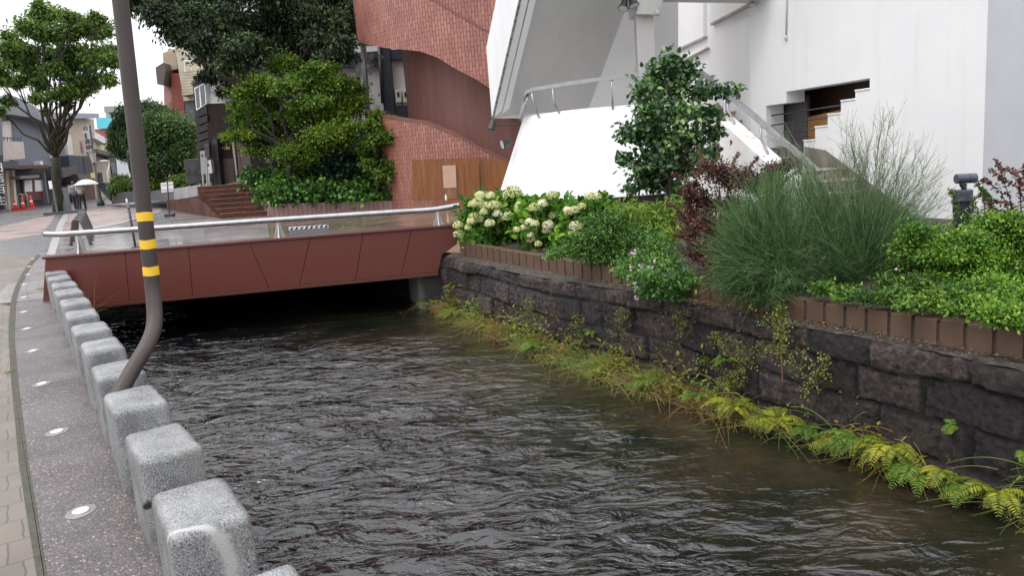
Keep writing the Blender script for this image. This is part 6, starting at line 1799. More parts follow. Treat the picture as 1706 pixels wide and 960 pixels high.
# ================================================================== planting along the canal
def shrub(name, label, blobs, n, L, W, mat, seed, foot, bark=None, shell=.45, up=.5, hang=0, out=.6, nst=10, cat='shrub', tvar=.22, tbase=.4, group=None, sub=0, subf=.45):
    r = thing(name, label, cat, foot, group); rr = random.Random(seed)
    if sub: blobs = split_blobs(blobs, sub, subf, np.random.default_rng(seed + 1))
    blob_leaves('foliage', blobs, n, L, W, mat, r, np.random.default_rng(seed), shell=shell, up=up, hang=hang, out=out, tvar=tvar, tbase=tbase)
    mb = MB(); f = Vector(foot)
    for i in range(nst):
        c, s = rr.choice(blobs); c = Vector(c)
        limb(mb, f + V(rr.uniform(-.1, .1), rr.uniform(-.05, .05), 0), c + V(rr.uniform(-.6, .6) * s[0], rr.uniform(-.6, .6) * s[1], rr.uniform(-.4, .7) * s[2]), .009, .002, rr, .06, 5)
    mb.build('stem', bark or m_bark, r, smooth=True)
    return r
class RU:
    _g = random.Random(17)
    uniform = staticmethod(_g.uniform)
def bed_plants():
    # round leaved small tree
    Y = 8.9
    bl = [(1120, 105, 22, 20), (1095, 125, 32, 20), (1145, 118, 28, 20), (1075, 150, 28, 18), (1120, 150, 36, 22), (1170, 150, 26, 18), (1205, 152, 18, 13), (1228, 148, 9, 10), (1085, 185, 34, 20), (1135, 190, 34, 20), (1180, 190, 26, 18), (1070, 220, 36, 22), (1045, 222, 24, 16), (1110, 232, 36, 24), (1150, 232, 32, 22), (1190, 220, 20, 16), (1085, 268, 40, 24), (1130, 272, 36, 24), (1170, 260, 22, 20), (1080, 300, 34, 18), (1120, 312, 32, 16), (1040, 265, 16, 14), (1185, 255, 14, 14), (1050, 316, 14, 10)]
    f = V(*ony(1118, 352, Y))
    crown_tree('round_leaf_tree', 'small glossy evergreen tree with round leaves standing before the white stair drum', f, blobs_px([(a, b, c * .86, d * .84) for a, b, c, d in bl], Y, .22, RU), 6800, .068, .050, leafmat('round_leaf', (.022, .058, .022), (.07, .155, .05), (.30, .46, .16), .3, .3, .55), m_bark, .034, fork=.4, shell=.2, up=.6, seed=7, tvar=.3, sub=6, subf=.42, nlimb=18, limb_r=.5)
    # barberry
    Y = 7.0
    bl = [(a + RU.uniform(-8, 8), b + RU.uniform(-6, 6), c * RU.uniform(.7, 1.05), d * RU.uniform(.6, 1.1)) for a, b, c, d in [(1180, 288, 34, 14), (1215, 300, 40, 20), (1262, 296, 34, 20), (1150, 305, 22, 12), (1170, 330, 34, 20), (1210, 340, 36, 20), (1150, 355, 26, 18), (1185, 370, 34, 20), (1150, 390, 24, 16), (1190, 405, 34, 18), (1160, 425, 28, 16), (1195, 440, 34, 16), (1180, 465, 24, 12), (1215, 380, 26, 22), (1290, 290, 24, 22), (1310, 280, 20, 12)]]
    f = V(*ony(1205, 480, Y)); f.z = .3
    r = shrub('barberry', 'dark red purple barberry shrub between the green ground cover and the broom', blobs_px(bl, Y, .15, RU, zmin=.36), 17000, .027, .015, leafmat('barberry_leaf', (.045, .019, .017), (.14, .056, .046), (.30, .16, .11), .5, .3), 31, f, shell=.1, up=.4, nst=36, tvar=.3, sub=6, subf=.42)
    # upright sprays
    g = np.random.default_rng(5)
    def sprays(name, label, pxs, Y, mat, bark, L, W, dens, seed, foot, cat='shrub'):
        r = thing(name, label, cat, foot); rr = random.Random(seed); mb = MB(); P, A, N, T = [], [], [], []
        for pts in pxs:
            q = smoothed([ony(u, v, Y + rr.uniform(-.1, .1)) for u, v in pts], 8); mb.tube(q, [.005 * (1 - .8 * i / len(q)) for i in range(len(q))], 5)
            for i in range(2, len(q)):
                for _ in range(dens):
                    P.append(q[i] + V(*[rr.uniform(-.012, .012) for _ in range(3)])); t = (q[i] - q[i - 1]).normalized()
                    A.append(t * .6 + V(rr.gauss(0, 1), rr.gauss(0, 1), rr.gauss(0, .8))); N.append(V(rr.gauss(0, .5), rr.gauss(0, .5), 1)); T.append(rr.random())
        mb.build('twig', bark, r, smooth=True)
        leaves('foliage', np.array([tuple(x) for x in P]), np.array([tuple(x) for x in A]), np.array([tuple(x) for x in N]), L, W, mat, r, np.array(T))
    mbar = bpy.data.materials['barberry_leaf']
    sprays('barberry', 'thin upright purple barberry twigs rising behind the broom and the round leaved tree', [[(1215, 420), (1200, 330), (1175, 270), (1160, 245)], [(1215, 420), (1215, 330), (1200, 262), (1196, 240)], [(1230, 420), (1245, 320), (1250, 280), (1262, 262)], [(1230, 420), (1265, 330), (1290, 290), (1305, 268)], [(1200, 420), (1165, 330), (1140, 300), (1120, 290)], [(1200, 430), (1150, 380), (1130, 350), (1112, 340)], [(1220, 420), (1225, 320), (1222, 275), (1230, 256)], [(1200, 440), (1160, 410), (1140, 395), (1125, 392)], [(1235, 420), (1280, 330), (1310, 300), (1330, 285)]], 6.9, mbar, m_bark, .026, .014, 9, 9, V(*ony(1212, 470, 6.9)))
    sprays('barberry', 'purple leaved barberry twigs against the grey wall at the right edge', [[(1700, 400), (1685, 340), (1668, 290), (1660, 268)], [(1690, 400), (1672, 330), (1650, 306), (1636, 300)], [(1720, 390), (1712, 320), (1690, 290), (1670, 280)], [(1700, 400), (1690, 350), (1670, 338), (1650, 338)], [(1706, 400), (1700, 330), (1700, 300), (1690, 285)], [(1720, 380), (1700, 320), (1672, 300), (1650, 285)], [(1690, 400), (1680, 360), (1660, 352), (1655, 350)], [(1730, 390), (1728, 330), (1710, 300), (1706, 280)]], 6.1, mbar, m_bark, .034, .02, 4, 3, ony(1700, 420, 6.1))
    sprays('leafy_weed', 'thin leafy green plant growing beside the garden spotlight', [[(1636, 390), (1640, 350), (1636, 320), (1628, 306)], [(1640, 390), (1648, 350), (1646, 330), (1640, 318)], [(1630, 390), (1630, 360), (1622, 335), (1640, 320)], [(1586, 390), (1592, 350), (1588, 325), (1583, 318)], [(1645, 390), (1655, 360), (1650, 340), (1652, 330)]], 6.3, leafmat('weed_leaf', (0.034, 0.063, 0.023), (0.109, 0.174, 0.051), (0.252, 0.308, 0.084), .5, .35), m_bark, .036, .016, 5, 4, ony(1640, 400, 6.3))
    # abelia on the right
    m_ab = leafmat('abelia_leaf', (0.031, 0.090, 0.012), (0.147, 0.326, 0.032), (0.385, 0.550, 0.069), .4, .42)
    Y = 5.3
    bl = [(1660, 380, 44, 22), (1610, 400, 40, 22), (1700, 400, 44, 30), (1740, 430, 50, 40), (1580, 420, 36, 18), (1640, 430, 46, 26), (1690, 450, 44, 28), (1600, 450, 36, 22), (1650, 480, 46, 26), (1700, 495, 44, 28), (1610, 490, 30, 18), (1560, 470, 26, 18), (1630, 505, 26, 12), (1570, 440, 26, 16), (1530, 385, 30, 12), (1660, 520, 40, 16), (1700, 528, 40, 14), (1740, 510, 44, 22), (1680, 370, 30, 14)]
    r = shrub('abelia', 'bright green leafy shrub heaped over the edging at the right edge', blobs_px(bl, Y, .18, RU, zmin=.36), 34000, .027, .014, m_ab, 33, V(*ony(1660, 530, Y)), shell=.3, up=.8, nst=30, tvar=.3, sub=6, subf=.42)
    bl = [(1520, 420, 34, 20), (1500, 450, 30, 20), (1545, 445, 32, 20), (1525, 475, 32, 18), (1490, 490, 24, 12), (1545, 500, 26, 12), (1555, 400, 26, 14), (1585, 515, 18, 7), (1450, 495, 26, 9), (1410, 488, 24, 9), (1480, 470, 22, 14), (1370, 480, 22, 9), (1575, 490, 22, 12), (1600, 500, 20, 12), (1510, 508, 22, 6)]
    bl_right = [(1790, 440, 50, 40, -.1), (1850, 450, 50, 44, -.2), (1800, 500, 44, 24, -.5), (1860, 510, 50, 28, -.6), (1930, 480, 54, 44, -.4), (1940, 540, 50, 26, -.8), (1780, 400, 44, 26, .1)]
    shrub('abelia', 'bright green shrub continuing the heaped one beyond the right edge of the bed', blobs_px(bl_right, 5.3, .1, RU, zmin=.36), 16000, .027, .014, m_ab, 44, V(*ony(1860, 530, 4.8)), shell=.3, up=.8, nst=20, tvar=.3, sub=5, subf=.45)
    r2 = shrub('abelia', 'smaller patchy green shrub between the broom and the bright heaped shrub', blobs_px(bl, 5.6, .15, RU, zmin=.36), 13000, .030, .016, leafmat('abelia_small_leaf', (0.029, 0.076, 0.015), (0.117, 0.245, 0.032), (0.297, 0.435, 0.062), .4, .35), 34, V(*ony(1520, 510, 5.6)), shell=.2, up=.6, nst=22, tvar=.28, sub=4, subf=.5)
    mb = MB()
    for u, v in ((1581, 477), (1576, 503), (1493, 449)): mb.ball(ony(u, v, 5.25), .012, 1)
    mb.build('blossom', M('pink_blossom', (.6, .28, .38), (.7, .4, .48), 9, .6), r2)
    # mixed ground cover left of the barberry
    bl = [(1000, 400, 44, 22), (960, 410, 30, 14), (1050, 400, 40, 24), (1090, 420, 36, 24), (1010, 420, 40, 14), (1060, 440, 36, 18), (1110, 445, 30, 18), (1130, 465, 24, 14), (1080, 460, 26, 14), (1010, 375, 40, 20), (1150, 470, 20, 9), (985, 425, 30, 9), (1045, 452, 24, 8), (930, 420, 24, 8)]
    shrub('ground_cover', 'low mid green ground cover shrub in the middle of the planting bed', blobs_px(bl, 7.9, .2, RU, zmin=.36), 15000, .036, .017, leafmat('cover_leaf', (0.029, 0.083, 0.020), (0.117, 0.263, 0.045), (0.280, 0.451, 0.077), .45, .3), 35, V(*ony(1050, 450, 7.9)), shell=.3, up=.7, nst=20, tvar=.28, sub=5, subf=.45)
    bl = [(1085, 360, 36, 16), (1060, 375, 30, 12), (1105, 385, 32, 16), (1120, 350, 22, 14), (1040, 350, 24, 14)]
    r = shrub('nandina', 'yellow green feathery nandina with narrow drooping leaves under the small tree', blobs_px(bl, 8.2, .15, RU), 2600, .085, .021, leafmat('nandina_leaf', (0.086, 0.166, 0.025), (0.293, 0.453, 0.064), (0.550, 0.550, 0.108), .45, .45), 36, V(*ony(1090, 420, 8.2)), shell=.3, up=.6, hang=.7, nst=14)
    # lantana falling over the kerb
    bl = [(1085, 452, 26, 14), (1110, 462, 28, 14), (1075, 470, 18, 12), (1100, 480, 28, 12), (1130, 470, 18, 10), (1075, 488, 10, 6), (1125, 490, 14, 6)]
    r = shrub('lantana', 'trailing green plant with small mauve flowers spilling over the edging', blobs_px(bl, 6.95, .1, RU, zmin=.25), 4600, .038, .026, leafmat('lantana_leaf', (0.022, 0.062, 0.018), (0.069, 0.164, 0.035), (0.149, 0.258, 0.054), .45, .25), 37, V(*ony(1110, 470, 7.0)), shell=.4, up=.6, nst=16)
    rr = random.Random(8); mfl = M('mauve_flower', (.46, .22, .48), (.72, .52, .68), 30, .6)
    for u, v, n in ((1060, 482, 6), (1062, 497, 8), (1055, 420, 4), (1057, 426, 3), (1072, 447, 3), (1083, 449, 3), (1092, 437, 3), (1093, 456, 3), (1088, 468, 3), (1092, 474, 2), (1094, 495, 5), (1098, 500, 3), (1104, 482, 2), (1110, 487, 2), (1137, 451, 3), (1087, 493, 2), (1058, 468, 3), (1052, 447, 2), (1066, 443, 3)):
        mb = MB()
        for _ in range(n):
            mb.ball(ony(u + rr.uniform(-4, 4), v + rr.uniform(-4, 4), 6.5), rr.uniform(.008, .015), 1, (1, 1, .8))
        mb.build('flower_head', mfl, r)
bed_plants()

def broom():
    g = np.random.default_rng(77)
    m1 = leafmat('broom_stem', (.03, .078, .026), (.075, .16, .052), (.22, .33, .11), .5, .0)
    m_spr = leafmat('broom_light', (0.057, 0.086, 0.046), (0.145, 0.203, 0.109), (0.280, 0.308, 0.182), .5, .0)
    def clump(name, label, foot, n, spec, twig, thin=.0016, mat=m1, k=9):
        """spec: rows of (share, aim u, aim v, spread u, spread v, Y, droop)"""
        root = thing(name, label, 'shrub', foot); f = np.array(foot)
        pts_all, rad_all, tt = [], [], []
        for share, u, v, su, sv, y, droop in spec:
            m = int(n * share)
            for _ in range(m):
                a = np.array(ony(g.normal(u, su), g.normal(v, sv), y + g.normal() * .13))
                b = f + np.array([g.normal() * .12, g.normal() * .08, g.uniform(0, .1)])
                t = np.linspace(0, 1, k)[:, None]
                L = np.linalg.norm(a - b)
                ctrl = b + (a - b) * .45 + np.array([0, 0, droop * L]) + g.normal(size=3) * .05 * L
                p = (1 - t) ** 2 * b + 2 * t * (1 - t) * ctrl + t * t * a
                p = p + np.cumsum(g.normal(size=(k, 3)) * .0025, axis=0)
                pts_all.append(p); rad_all.append(np.linspace(thin * 1.5, thin * .5, k)); tt.append(np.clip(.42 + g.normal() * .30, 0, 1))
                for _ in range(twig):
                    i = g.integers(3, k - 1); d = p[i + 1 if i + 1 < k else i] - p[i - 1]; d = d / max(1e-6, np.linalg.norm(d))
                    ln = g.uniform(.08, .24); e = d + g.normal(size=3) * .30; e /= np.linalg.norm(e)
                    tq = np.linspace(0, 1, k)[:, None]
                    q = p[i] + e * ln * tq + np.array([0, 0, .03 * droop]) * tq ** 2
                    pts_all.append(q); rad_all.append(np.linspace(thin, thin * .45, k)); tt.append(np.clip(.5 + g.normal() * .32, 0, 1))
        strands('stem_mass', np.array(pts_all), np.array(rad_all), mat, root, np.array(tt))
        # tiny leaves along the stems
        P = np.concatenate([p[3:] for p in pts_all]); D = np.concatenate([np.gradient(p, axis=0)[3:] for p in pts_all])
        sel = g.random(len(P)) < .5; P, D = P[sel], D[sel]
        leaves('foliage', P, unit(D) + g.normal(size=P.shape) * .5, g.normal(size=P.shape), .013, .0035, mat, root, np.clip(.5 + g.normal(size=len(P)) * .25, 0, 1))
        mb = MB(); rr = random.Random(4)
        for _ in range(16):
            s_ = rr.choice(spec); limb(mb, f + np.array([rr.uniform(-.1, .1), rr.uniform(-.08, .08), 0]), f + (np.array(ony(s_[1], s_[2], s_[5])) - f) * .55, .009, .003, rr, .08, 5)
        mb.build('woody_stem', m_bark, root, smooth=True)
    f1 = V(*ony(1295, 512, 5.95))
    clump('broom', 'dense dark green broom bush drooping left over the edging, left half of the pair', f1, 1200,
          [(.14, 1205, 430, 14, 24, 5.75, .28), (.10, 1210, 470, 16, 14, 5.6, .3), (.20, 1225, 400, 20, 28, 5.9, .22), (.15, 1235, 350, 24, 24, 6.0, .25), (.16, 1290, 330, 26, 26, 6.05, .15), (.14, 1260, 440, 30, 26, 5.75, .25), (.12, 1300, 300, 20, 18, 6.1, .1), (.15, 1320, 400, 30, 40, 5.8, .12), (.10, 1250, 480, 28, 16, 5.6, .3), (.06, 1300, 490, 20, 12, 5.55, .3)], 5)
    f2 = V(*ony(1420, 520, 6.05))
    clump('broom', 'grey green broom bush with fine upright stems, right half of the pair', f2, 1100,
          [(.20, 1400, 340, 38, 26, 6.05, .08), (.16, 1470, 345, 36, 22, 6.05, .10), (.14, 1345, 360, 22, 28, 6.0, .15), (.14, 1430, 410, 46, 30, 5.85, .1), (.14, 1515, 385, 22, 26, 6.0, .16), (.10, 1380, 450, 44, 26, 5.75, .15), (.08, 1450, 460, 40, 22, 5.8, .15), (.06, 1340, 290, 14, 16, 6.1, .05)], 5)
    clump('broom', 'sparse tall grey broom stems reaching up against the white wall', V(*ony(1440, 470, 6.15)), 90,
          [(.16, 1480, 190, 8, 10, 6.2, .0), (.3, 1440, 240, 22, 22, 6.15, .0), (.3, 1400, 285, 24, 16, 6.15, .0), (.3, 1500, 290, 24, 16, 6.15, .03), (.2, 1340, 250, 16, 16, 6.15, .0), (.12, 1420, 215, 8, 14, 6.2, 0), (.14, 1500, 250, 14, 18, 6.2, .0), (.14, 1540, 250, 12, 16, 6.2, .02), (.16, 1560, 300, 12, 14, 6.2, .04), (.12, 1400, 270, 14, 14, 6.2, .0), (.08, 1580, 330, 14, 12, 6.2, .1), (.08, 1300, 215, 10, 14, 6.2, .0)], 12, .0016, m_spr, 12)
broom()

def hydrangeas():
    m_l = leafmat('hydrangea_leaf', (0.031, 0.097, 0.012), (0.127, 0.307, 0.029), (0.297, 0.499, 0.054), .45, .42)
    m_f = leafmat('hydrangea_floret', (.50, .56, .20), (.74, .74, .40), (.86, .84, .62), .6, .25, .2)
    g = np.random.default_rng(41)
    def bush(label, blobs, n, seed, foot, heads):
        r = shrub('hydrangea', label, blobs, int(n * 1.25), .10, .07, m_l, seed, foot, shell=.4, up=.9, nst=16, tvar=.25)
        for u, v, rad, y in heads:
            c = np.array(ony(u, v, y)); R = rad * y / FPX
            m = int(150 * max(.6, R / .09)); d = unit(g.normal(size=(m, 3))); d[:, 2] = np.abs(d[:, 2]) * 1.1 - .35; d = unit(d)
            w = R * (.86 + .14 * g.random(m))
            P = c + d * w[:, None] * np.array([1, 1, .9])
            t0 = np.clip(.55 + g.normal() * .3, .1, 1)
            # each floret: two crossed petals
            A = np.cross(d, unit(g.normal(size=(m, 3)))); B = np.cross(d, A)
            sz = .030
            PP = np.concatenate([P - unit(A) * sz * .5, P - unit(B) * sz * .5]); AA = np.concatenate([A, B]); NN = np.concatenate([d, d])
            leaves('flower_head', PP, AA + NN * .05, NN + g.normal(size=NN.shape) * .2, sz, sz * .62, m_f, r, np.clip(t0 + g.normal(size=2 * m) * .14, 0, 1), fold=.05, curl=.0)
            mb2 = MB(); mb2.tube([c - np.array([0, 0, R * .3]), c + np.array([0, .10, -.16]), c + np.array([0, .25, -.30])], .005, 5)
            mb2.build('flower_stalk', leaf_stalk, r)
    leaf_stalk = M('stalk_green', (.09, .15, .04), (.13, .2, .06), 8, .6)
    Y = 10.7
    bl = [(800, 350, 26, 18), (840, 345, 26, 18), (790, 375, 24, 16), (830, 372, 30, 18), (870, 365, 26, 16), (800, 395, 26, 14), (845, 395, 28, 14), (850, 335, 20, 12), (880, 390, 22, 16)]
    hd = [(800, 326, 7), (817, 327, 7), (796, 339, 9), (787, 341, 6), (808, 343, 6), (822, 343, 8), (829, 345, 8), (806, 354, 6), (829, 357, 7), (789, 362, 7), (763, 376, 7), (764, 391, 7), (780, 380, 5), (816, 373, 7), (800, 367, 6), (846, 362, 9), (854, 323, 13), (842, 328, 7), (866, 344, 7), (843, 352, 6), (868, 354, 5), (785, 370, 6)]
    bush('hydrangea bush crowded with cream flower heads at the bridge end', blobs_px(bl, Y, .25, RU), 2900, 51, V(*ony(820, 412, Y)), [(u, v, r * 1.3, 10.3 + .2 * RU.uniform(-1, 1)) for u, v, r in hd])
    Y = 9.9
    bl = [(900, 350, 26, 18), (940, 355, 28, 18), (905, 380, 30, 18), (950, 385, 30, 18), (910, 405, 26, 12), (945, 410, 28, 12), (985, 350, 22, 14), (985, 375, 24, 16), (880, 372, 22, 20), (1000, 340, 16, 8)]
    hd = [(904, 340, 7), (921, 326, 7), (912, 330, 5), (922, 360, 6), (891, 373, 6), (882, 370, 6), (913, 376, 8), (911, 384, 7), (861, 383, 5), (872, 380, 5), (887, 399, 8), (897, 407, 5), (927, 413, 8), (940, 420, 5), (884, 392, 5), (890, 347, 8), (949, 424, 6)]
    bush('leafy hydrangea bush with scattered cream heads before the white drum', blobs_px(bl, Y, .25, RU), 2900, 52, V(*ony(920, 425, Y)), [(u, v, r * 1.3, 9.5 + .2 * RU.uniform(-1, 1)) for u, v, r in hd])
    hd = [(947, 355, 6), (957, 351, 7), (969, 345, 6), (983, 328, 7), (995, 328, 6), (959, 378, 9), (957, 391, 8), (1015, 368, 7), (945, 350, 5)]
    bl = [(960, 360, 26, 16), (1000, 355, 24, 14), (975, 385, 28, 16), (1005, 380, 22, 14), (950, 400, 22, 12)]
    bush('hydrangea bush with few cream heads, one brown, beside the dark recess', blobs_px(bl, 9.3, .2, RU), 1500, 53, V(*ony(975, 420, 9.3)), [(u, v, r * 1.3, 8.95 + .15 * RU.uniform(-1, 1)) for u, v, r in hd])
hydrangeas()

# ================================================================== along the waterline
def fern(label, p, n, ln, mat, seed, face):
    rr = np.random.default_rng(seed); r = thing('fern', label, 'fern', p, 'ferns along the waterline')
    P, A, N, T, L, st = [], [], [], [], [], []
    fz = np.array(face)
    for i in range(n):
        d = fz * rr.uniform(.3, 1.0) + np.array([rr.normal() * .8, rr.normal() * .8, 0]); d /= np.linalg.norm(d)
        l = ln * rr.uniform(.6, 1.15); up = rr.uniform(.35, .9)
        k = 18; t = np.linspace(0, 1, k)[:, None]
        c = np.array(p) + d * l * t + np.array([0, 0, 1.0]) * l * (up * t - (up * .75 + .25) * t ** 2)
        st.append(c); tt = np.clip(.5 + rr.normal() * .25, 0, 1)
        tn = np.gradient(c, axis=0); tn = unit(tn); sd = np.cross(tn, [0, 0, 1.0]); sd = unit(sd); up_ = np.cross(sd, tn)
        for j in range(2, k):
            wd = .30 * l * (1 - (j / k)) ** .8 * min(1, j / 4) + .01
            for s in (-1, 1):
                for q in (0,):
                    P.append(c[j] - tn[j] * l / k * q); A.append(sd[j] * s + tn[j] * .45 + rr.normal(size=3) * .08); N.append(up_[j] + rr.normal(size=3) * .15); T.append(np.clip(tt + rr.normal() * .12, 0, 1)); L.append(wd)
    L = np.array(L)
    leaves('frond', np.array(P), np.array(A), np.array(N), L, np.maximum(L * .24, .005), mat, r, np.array(T), fold=.10, curl=.2)
    strands('stalk', np.array(st), np.broadcast_to(np.linspace(.002, .0008, 18), (n, 18)), mat, r, np.full(n, .35))
def waterline():
    mfy = leafmat('fern_yellow', (.09, .13, .015), (.28, .32, .03), (.52, .48, .05), .5, .35)
    mfg = leafmat('fern_green', (.05, .12, .014), (.16, .27, .03), (.36, .42, .05), .5, .35)
    def at(s, out, z):
        p, d, n = wall_at(s); q = p + n * out; q.z = z; return q, n
    pick = [(3.75, 'y', 1.15, 'bright yellow fern at the waterline nearest the right edge'), (4.0, 'y', .9, 'yellow fern with brown tips, second from the right edge'), (3.5, 'g', 1.0, 'tall fern half cut off by the right edge of the picture'), (4.45, 'g', 1.15, 'broad green fern spreading over the water, third from the right'), (4.30, 'y', .9, 'yellowing fern leaning on the broad green fern'),
            (4.82, 'g', .8, 'small upright green fern with dry grass around it'), (4.95, 'y', .75, 'olive yellow fern beside arching dry grass'), (5.38, 'y', .95, 'yellow fern spread against the dark stones in mid wall'), (6.0, 'g', .8, 'leafy green fern with a reddish leaf by the waterline'), (7.3, 'y', .8, 'round yellow green fern tuft about halfway along the wall'), (10.3, 'g', .9, 'bright green fern near the bridge'), (11.2, 'y', .8, 'pale yellow green fern beside the bridge abutment'), (9.4, 'y', .8, 'mounded yellow fern by orange dry grass'), (8.3, 'g', .7, 'small green fern low on the far wall'), (4.62, 'y', .9, 'pale yellow fern between the broad green fern and the small upright one'), (4.12, 'g', .8, 'fresh green fern tucked behind the second yellow fern from the right'), (5.15, 'g', .75, 'green fern in the dry grass just left of the olive yellow fern'), (5.7, 'y', .8, 'ragged yellow fern with hanging tips before the middle stones'), (6.7, 'g', .8, 'green leafy fern in the long brown grass at mid wall')]
    Ys = lambda y: wall_s_of_y(y)
    for i, (y, c, k, lab) in enumerate(pick):
        q, n = at(Ys(y), foot(Ys(y)) * (.45 + .2 * (i % 3)) + .03, ZW + .08 + .04 * (i % 3))
        fern(lab, q, int((10 + 5 * (i % 4)) * k) + 4, (.22 + .035 * (i * 7 % 4)) * k, mfy if c == 'y' else mfg, 200 + i, n)
    for i, (y, z, lab) in enumerate(((4.25, -.28, 'tiny fern growing from a wall joint above the waterline'), (5.9, -.25, 'tiny green fern in a stone joint at mid wall'), (3.9, -.30, 'small sprig of fern in the stones above the bright yellow fern'), (7.6, -.35, 'small feathery fern on the far wall stones'), (10.6, -.25, 'slim fern high on the wall close to the bridge'))):
        q, n = at(Ys(y), .06, z); fern(lab, q, 5, .13, mfg, 300 + i, n)
    # arching grasses, green and dry, at the water's edge
    g = np.random.default_rng(61)
    mg = leafmat('edge_grass', (.38, .21, .07), (.34, .31, .10), (.20, .34, .06), .6, .2)
    pts, rad, tt = [], [], []
    s_a, s_b = Ys(3.3), Ys(11.1); k = 9
    for _ in range(6000):
        s = g.uniform(s_a, s_b); cl = noise.noise(V(s * 1.7, 3, 8)) + noise.noise(V(s * 5, 3, 8)) * .5
        if g.random() > .45 + cl * 1.5: continue
        p, d, n = wall_at(s); fw = foot(s); oo = g.uniform(.0, 1.05); b = np.array(p + n * fw * oo); b[2] = ZW + .10 * (1 - min(oo, 1)) + g.uniform(0, .04) + (g.random() < .12) * g.uniform(0, .2)
        dr = np.array(n) * g.uniform(.15, 1.0) + np.array(d) * g.normal() * .9
        l = g.uniform(.08, .30) * (1.9 if g.random() < .12 else 1); up = g.uniform(.2, 1.0)
        t = np.linspace(0, 1, k)[:, None]
        c = b + dr * l * t + np.array([0, 0, 1.0]) * l * (up * t - (up * .75 + .3) * t ** 2)
        c[:, 2] = np.maximum(c[:, 2], ZW + .004)
        pts.append(c); w = g.uniform(.0013, .0036); rad.append(np.linspace(w, w * .35, k)); tt.append(np.clip(.5 + noise.noise(V(s * 1.1, 7, 1)) * .9 + g.normal() * .28, 0, 1))
    o = strands('waterline_grass', np.array(pts), np.array(rad), mg, None, np.array(tt)); tag(o, 'tangled green and dry brown grass along the foot of the stone wall', 'grass', kind='stuff')
    # small leafy weeds tangled in it
    P = []; T = []
    for _ in range(12000):
        s = g.uniform(s_a, s_b); far = np.interp(s, [s_a, s_b], [.35, 1.3])
        if noise.noise(V(s * 2.3, 1, 4)) + .12 * far < g.random() * .5: continue
        p, d, n = wall_at(s); h = abs(g.normal()) * (.06 + .09 * far); oo = g.uniform(.0, 1.0); q = np.array(p + n * foot(s) * oo); q[2] = ZW + .02 + .1 * (1 - oo) + h; P.append(q); T.append(np.clip(.45 + noise.noise(V(s * 1.3, 2, 9)) * .8 + g.normal() * .2, 0, 1))
    P = np.array(P)
    o = leaves('waterline_weeds', P, g.normal(size=P.shape) + np.array([-.5, -.3, .2]), g.normal(size=P.shape) * .6 + np.array([0, 0, 1]), g.uniform(.02, .065, len(P)), g.uniform(.010, .030, len(P)), leafmat('weed_mix', (.30, .15, .04), (.22, .28, .04), (.26, .42, .05), .5, .35), None, np.array(T)); tag(o, 'small leafy weeds mixed in the grass at the wall foot', 'weeds', kind='stuff')
    # creepers hanging on the stones
    mv = leafmat('creeper_leaf', (.20, .17, .04), (.20, .26, .06), (.30, .40, .09), .5, .3)
    cr = [(1140, 520, 1135, 555, 'short creeper hanging from the ledge above mid wall'), (1190, 560, 1250, 600, 'straggling creeper with tiny leaves under the broom'), (1240, 590, 1225, 650, 'olive creeper hanging down the stones left of the long stem'), (1270, 575, 1350, 610, 'thin creeper crossing the stones beneath the edging'), (1035, 515, 1030, 560, 'small green creeper on the wall below the mauve flowers'), (1370, 600, 1360, 660, 'creeper cluster on the stones right of the long stem'), (1160, 600, 1240, 640, 'yellowish creeper spreading low across mid wall'), (1300, 560, 1290, 530, 'slender creeper climbing towards the broom'), (880, 500, 885, 545, 'faint creeper on the far part of the wall'), (960, 530, 975, 580, 'thin olive creeper halfway down the far wall')]
    for i, (u0, v0, u1, v1, lab) in enumerate(cr):
        def onwall(u, v):
            best = None
            for s in np.linspace(1, ARC[-1] * .75, 700):
                p, d, n = wall_at(s); pl = p + n * .095
                r = ray(u, v); t = (pl.x * r.x + pl.y * r.y) / (r.x ** 2 + r.y ** 2); e = (r.x * t - pl.x) ** 2 + (r.y * t - pl.y) ** 2
                if best is None or e < best[0]: best = (e, CAM + r * t)
            return best[1]
        a, b = onwall(u0, v0), onwall(u1, v1); rr = random.Random(i)
        r = thing('creeper', 'creeping plant: ' + lab if False else lab, 'creeper', b, 'creepers on the stone wall')
        PP, TT, SS = [], [], []
        for _ in range(5):
            w = [a.lerp(b, t / 8) + V(rr.gauss(0, .03), rr.gauss(0, .02), rr.gauss(0, .025)) * (1 + t / 4) for t in range(9)]
            SS.append(np.array([tuple(x) for x in w]))
            for x in w:
                for _ in range(5): PP.append(tuple(x + V(rr.gauss(0, .016), rr.gauss(0, .012), rr.gauss(0, .016)))); TT.append(min(1, max(0, rr.gauss(.45, .3))))
        PP = np.array(PP)
        leaves('foliage', PP, g.normal(size=PP.shape), g.normal(size=PP.shape) * .6 + np.array([-.4, -.5, .6]), .016, .013, mv, r, np.array(TT))
        strands('stem', np.array(SS), np.full((5, 9), .0012), mv, r, np.full(5, .1))
    # single leggy plant under the broom
    a = [ony(1300, 500, 5.55), ony(1303, 540, 5.5), ony(1301, 580, 5.42), ony(1304, 640, 5.3)]
    r = thing('leggy_plant', 'single leggy plant with narrow leaves standing against the stones under the broom', 'plant', a[-1])
    mb = MB(); q = smoothed(a, 8); mb.tube(q, .0045, 6); mb.build('stem', M('red_stem', (.12, .05, .03), (.16, .07, .04), 5, .5), r, smooth=True)
    P, A = [], []
    rr = random.Random(2)
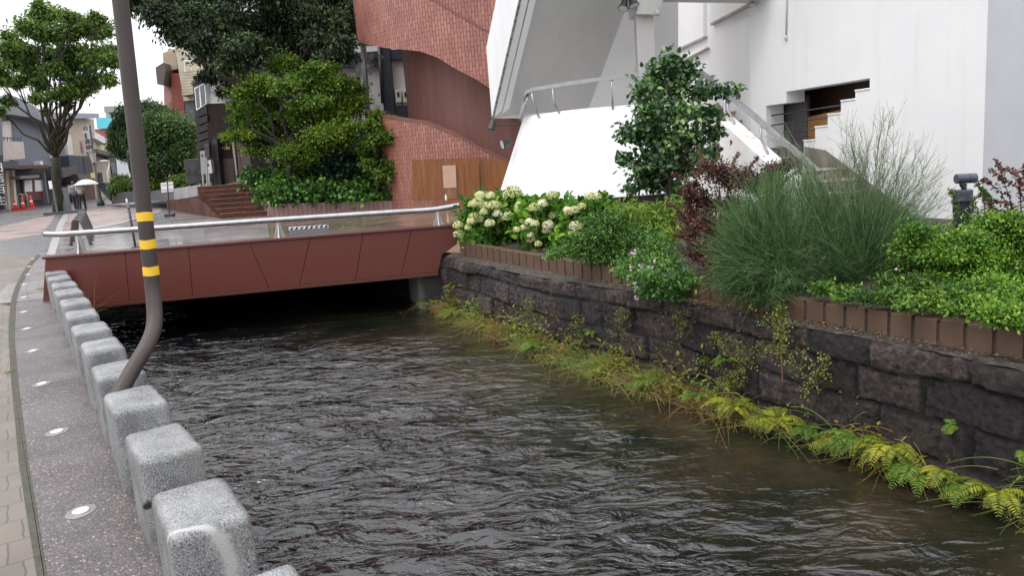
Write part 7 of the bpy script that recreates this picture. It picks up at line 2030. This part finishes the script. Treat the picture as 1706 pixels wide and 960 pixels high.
    for x in q[:18]:
        for s in range(5): P.append(tuple(x)); A.append((rr.gauss(0, 1), rr.gauss(0, .6), rr.gauss(.1, .5)))
    leaves('foliage', np.array(P), np.array(A), np.tile([[0, -.3, 1.0]], (len(P), 1)), .07, .012, mfg, r, np.clip(g.normal(.4, .2, len(P)), 0, 1))
    # fallen leaves on the ledge
    P = []
    for _ in range(2600):
        y = g.normal(6.1, .8) if g.random() < .75 else g.uniform(3.2, 11)
        s = Ys(y); p, d, n = wall_at(s); kp, kd, kn = kerb_at(kerb_s_of_y(y + .25)); w = g.random() ** .6
        q = np.array(p.lerp(kp, w)); q[2] = WTOP + .016 + (kp.z - .12) * w + g.random() * .008; P.append(q)
    P = np.array(P); o = leaves('leaf_litter', P, g.normal(size=P.shape) * np.array([1, 1, .1]), g.normal(size=P.shape) * .25 + np.array([0, 0, 1]), g.uniform(.010, .026, len(P)), g.uniform(.007, .015, len(P)), leafmat('litter', (.085, .05, .025), (.19, .12, .07), (.34, .24, .15), .7, .1), None, np.clip(g.normal(.5, .25, len(P)), 0, 1))
    tag(o, 'fallen brown leaves scattered on the wall ledge', 'leaf litter', kind='stuff')
    # tufts by the blocks on the left bank
    for lab, (u, v), n, h, t0 in (('small green grass tuft beside the far granite blocks', (70, 486), 90, .10, .85), ('wispy dry grass stems on the water side of the far blocks', (150, 535), 26, .42, .15), ('tiny moss tuft in the pavement gutter', (17, 622), 60, .035, .8)):
        p = onz(u, v, .0); r = thing('grass_tuft', lab, 'grass tuft', p); S_, R_, T_ = [], [], []
        for _ in range(n):
            d = g.normal(size=3) * .5; d[2] = abs(d[2]) + .8; l = h * g.uniform(.5, 1.2); t = np.linspace(0, 1, 7)[:, None]
            c = np.array(p) + np.array([g.normal() * .03, g.normal() * .03, 0]) + d * l * t - np.array([0, 0, .5]) * l * t ** 2
            S_.append(c); R_.append(np.linspace(.0016, .0005, 7)); T_.append(np.clip(t0 + g.normal() * .15, 0, 1))
        strands('blades', np.array(S_), np.array(R_), mg, r, np.array(T_))
waterline()
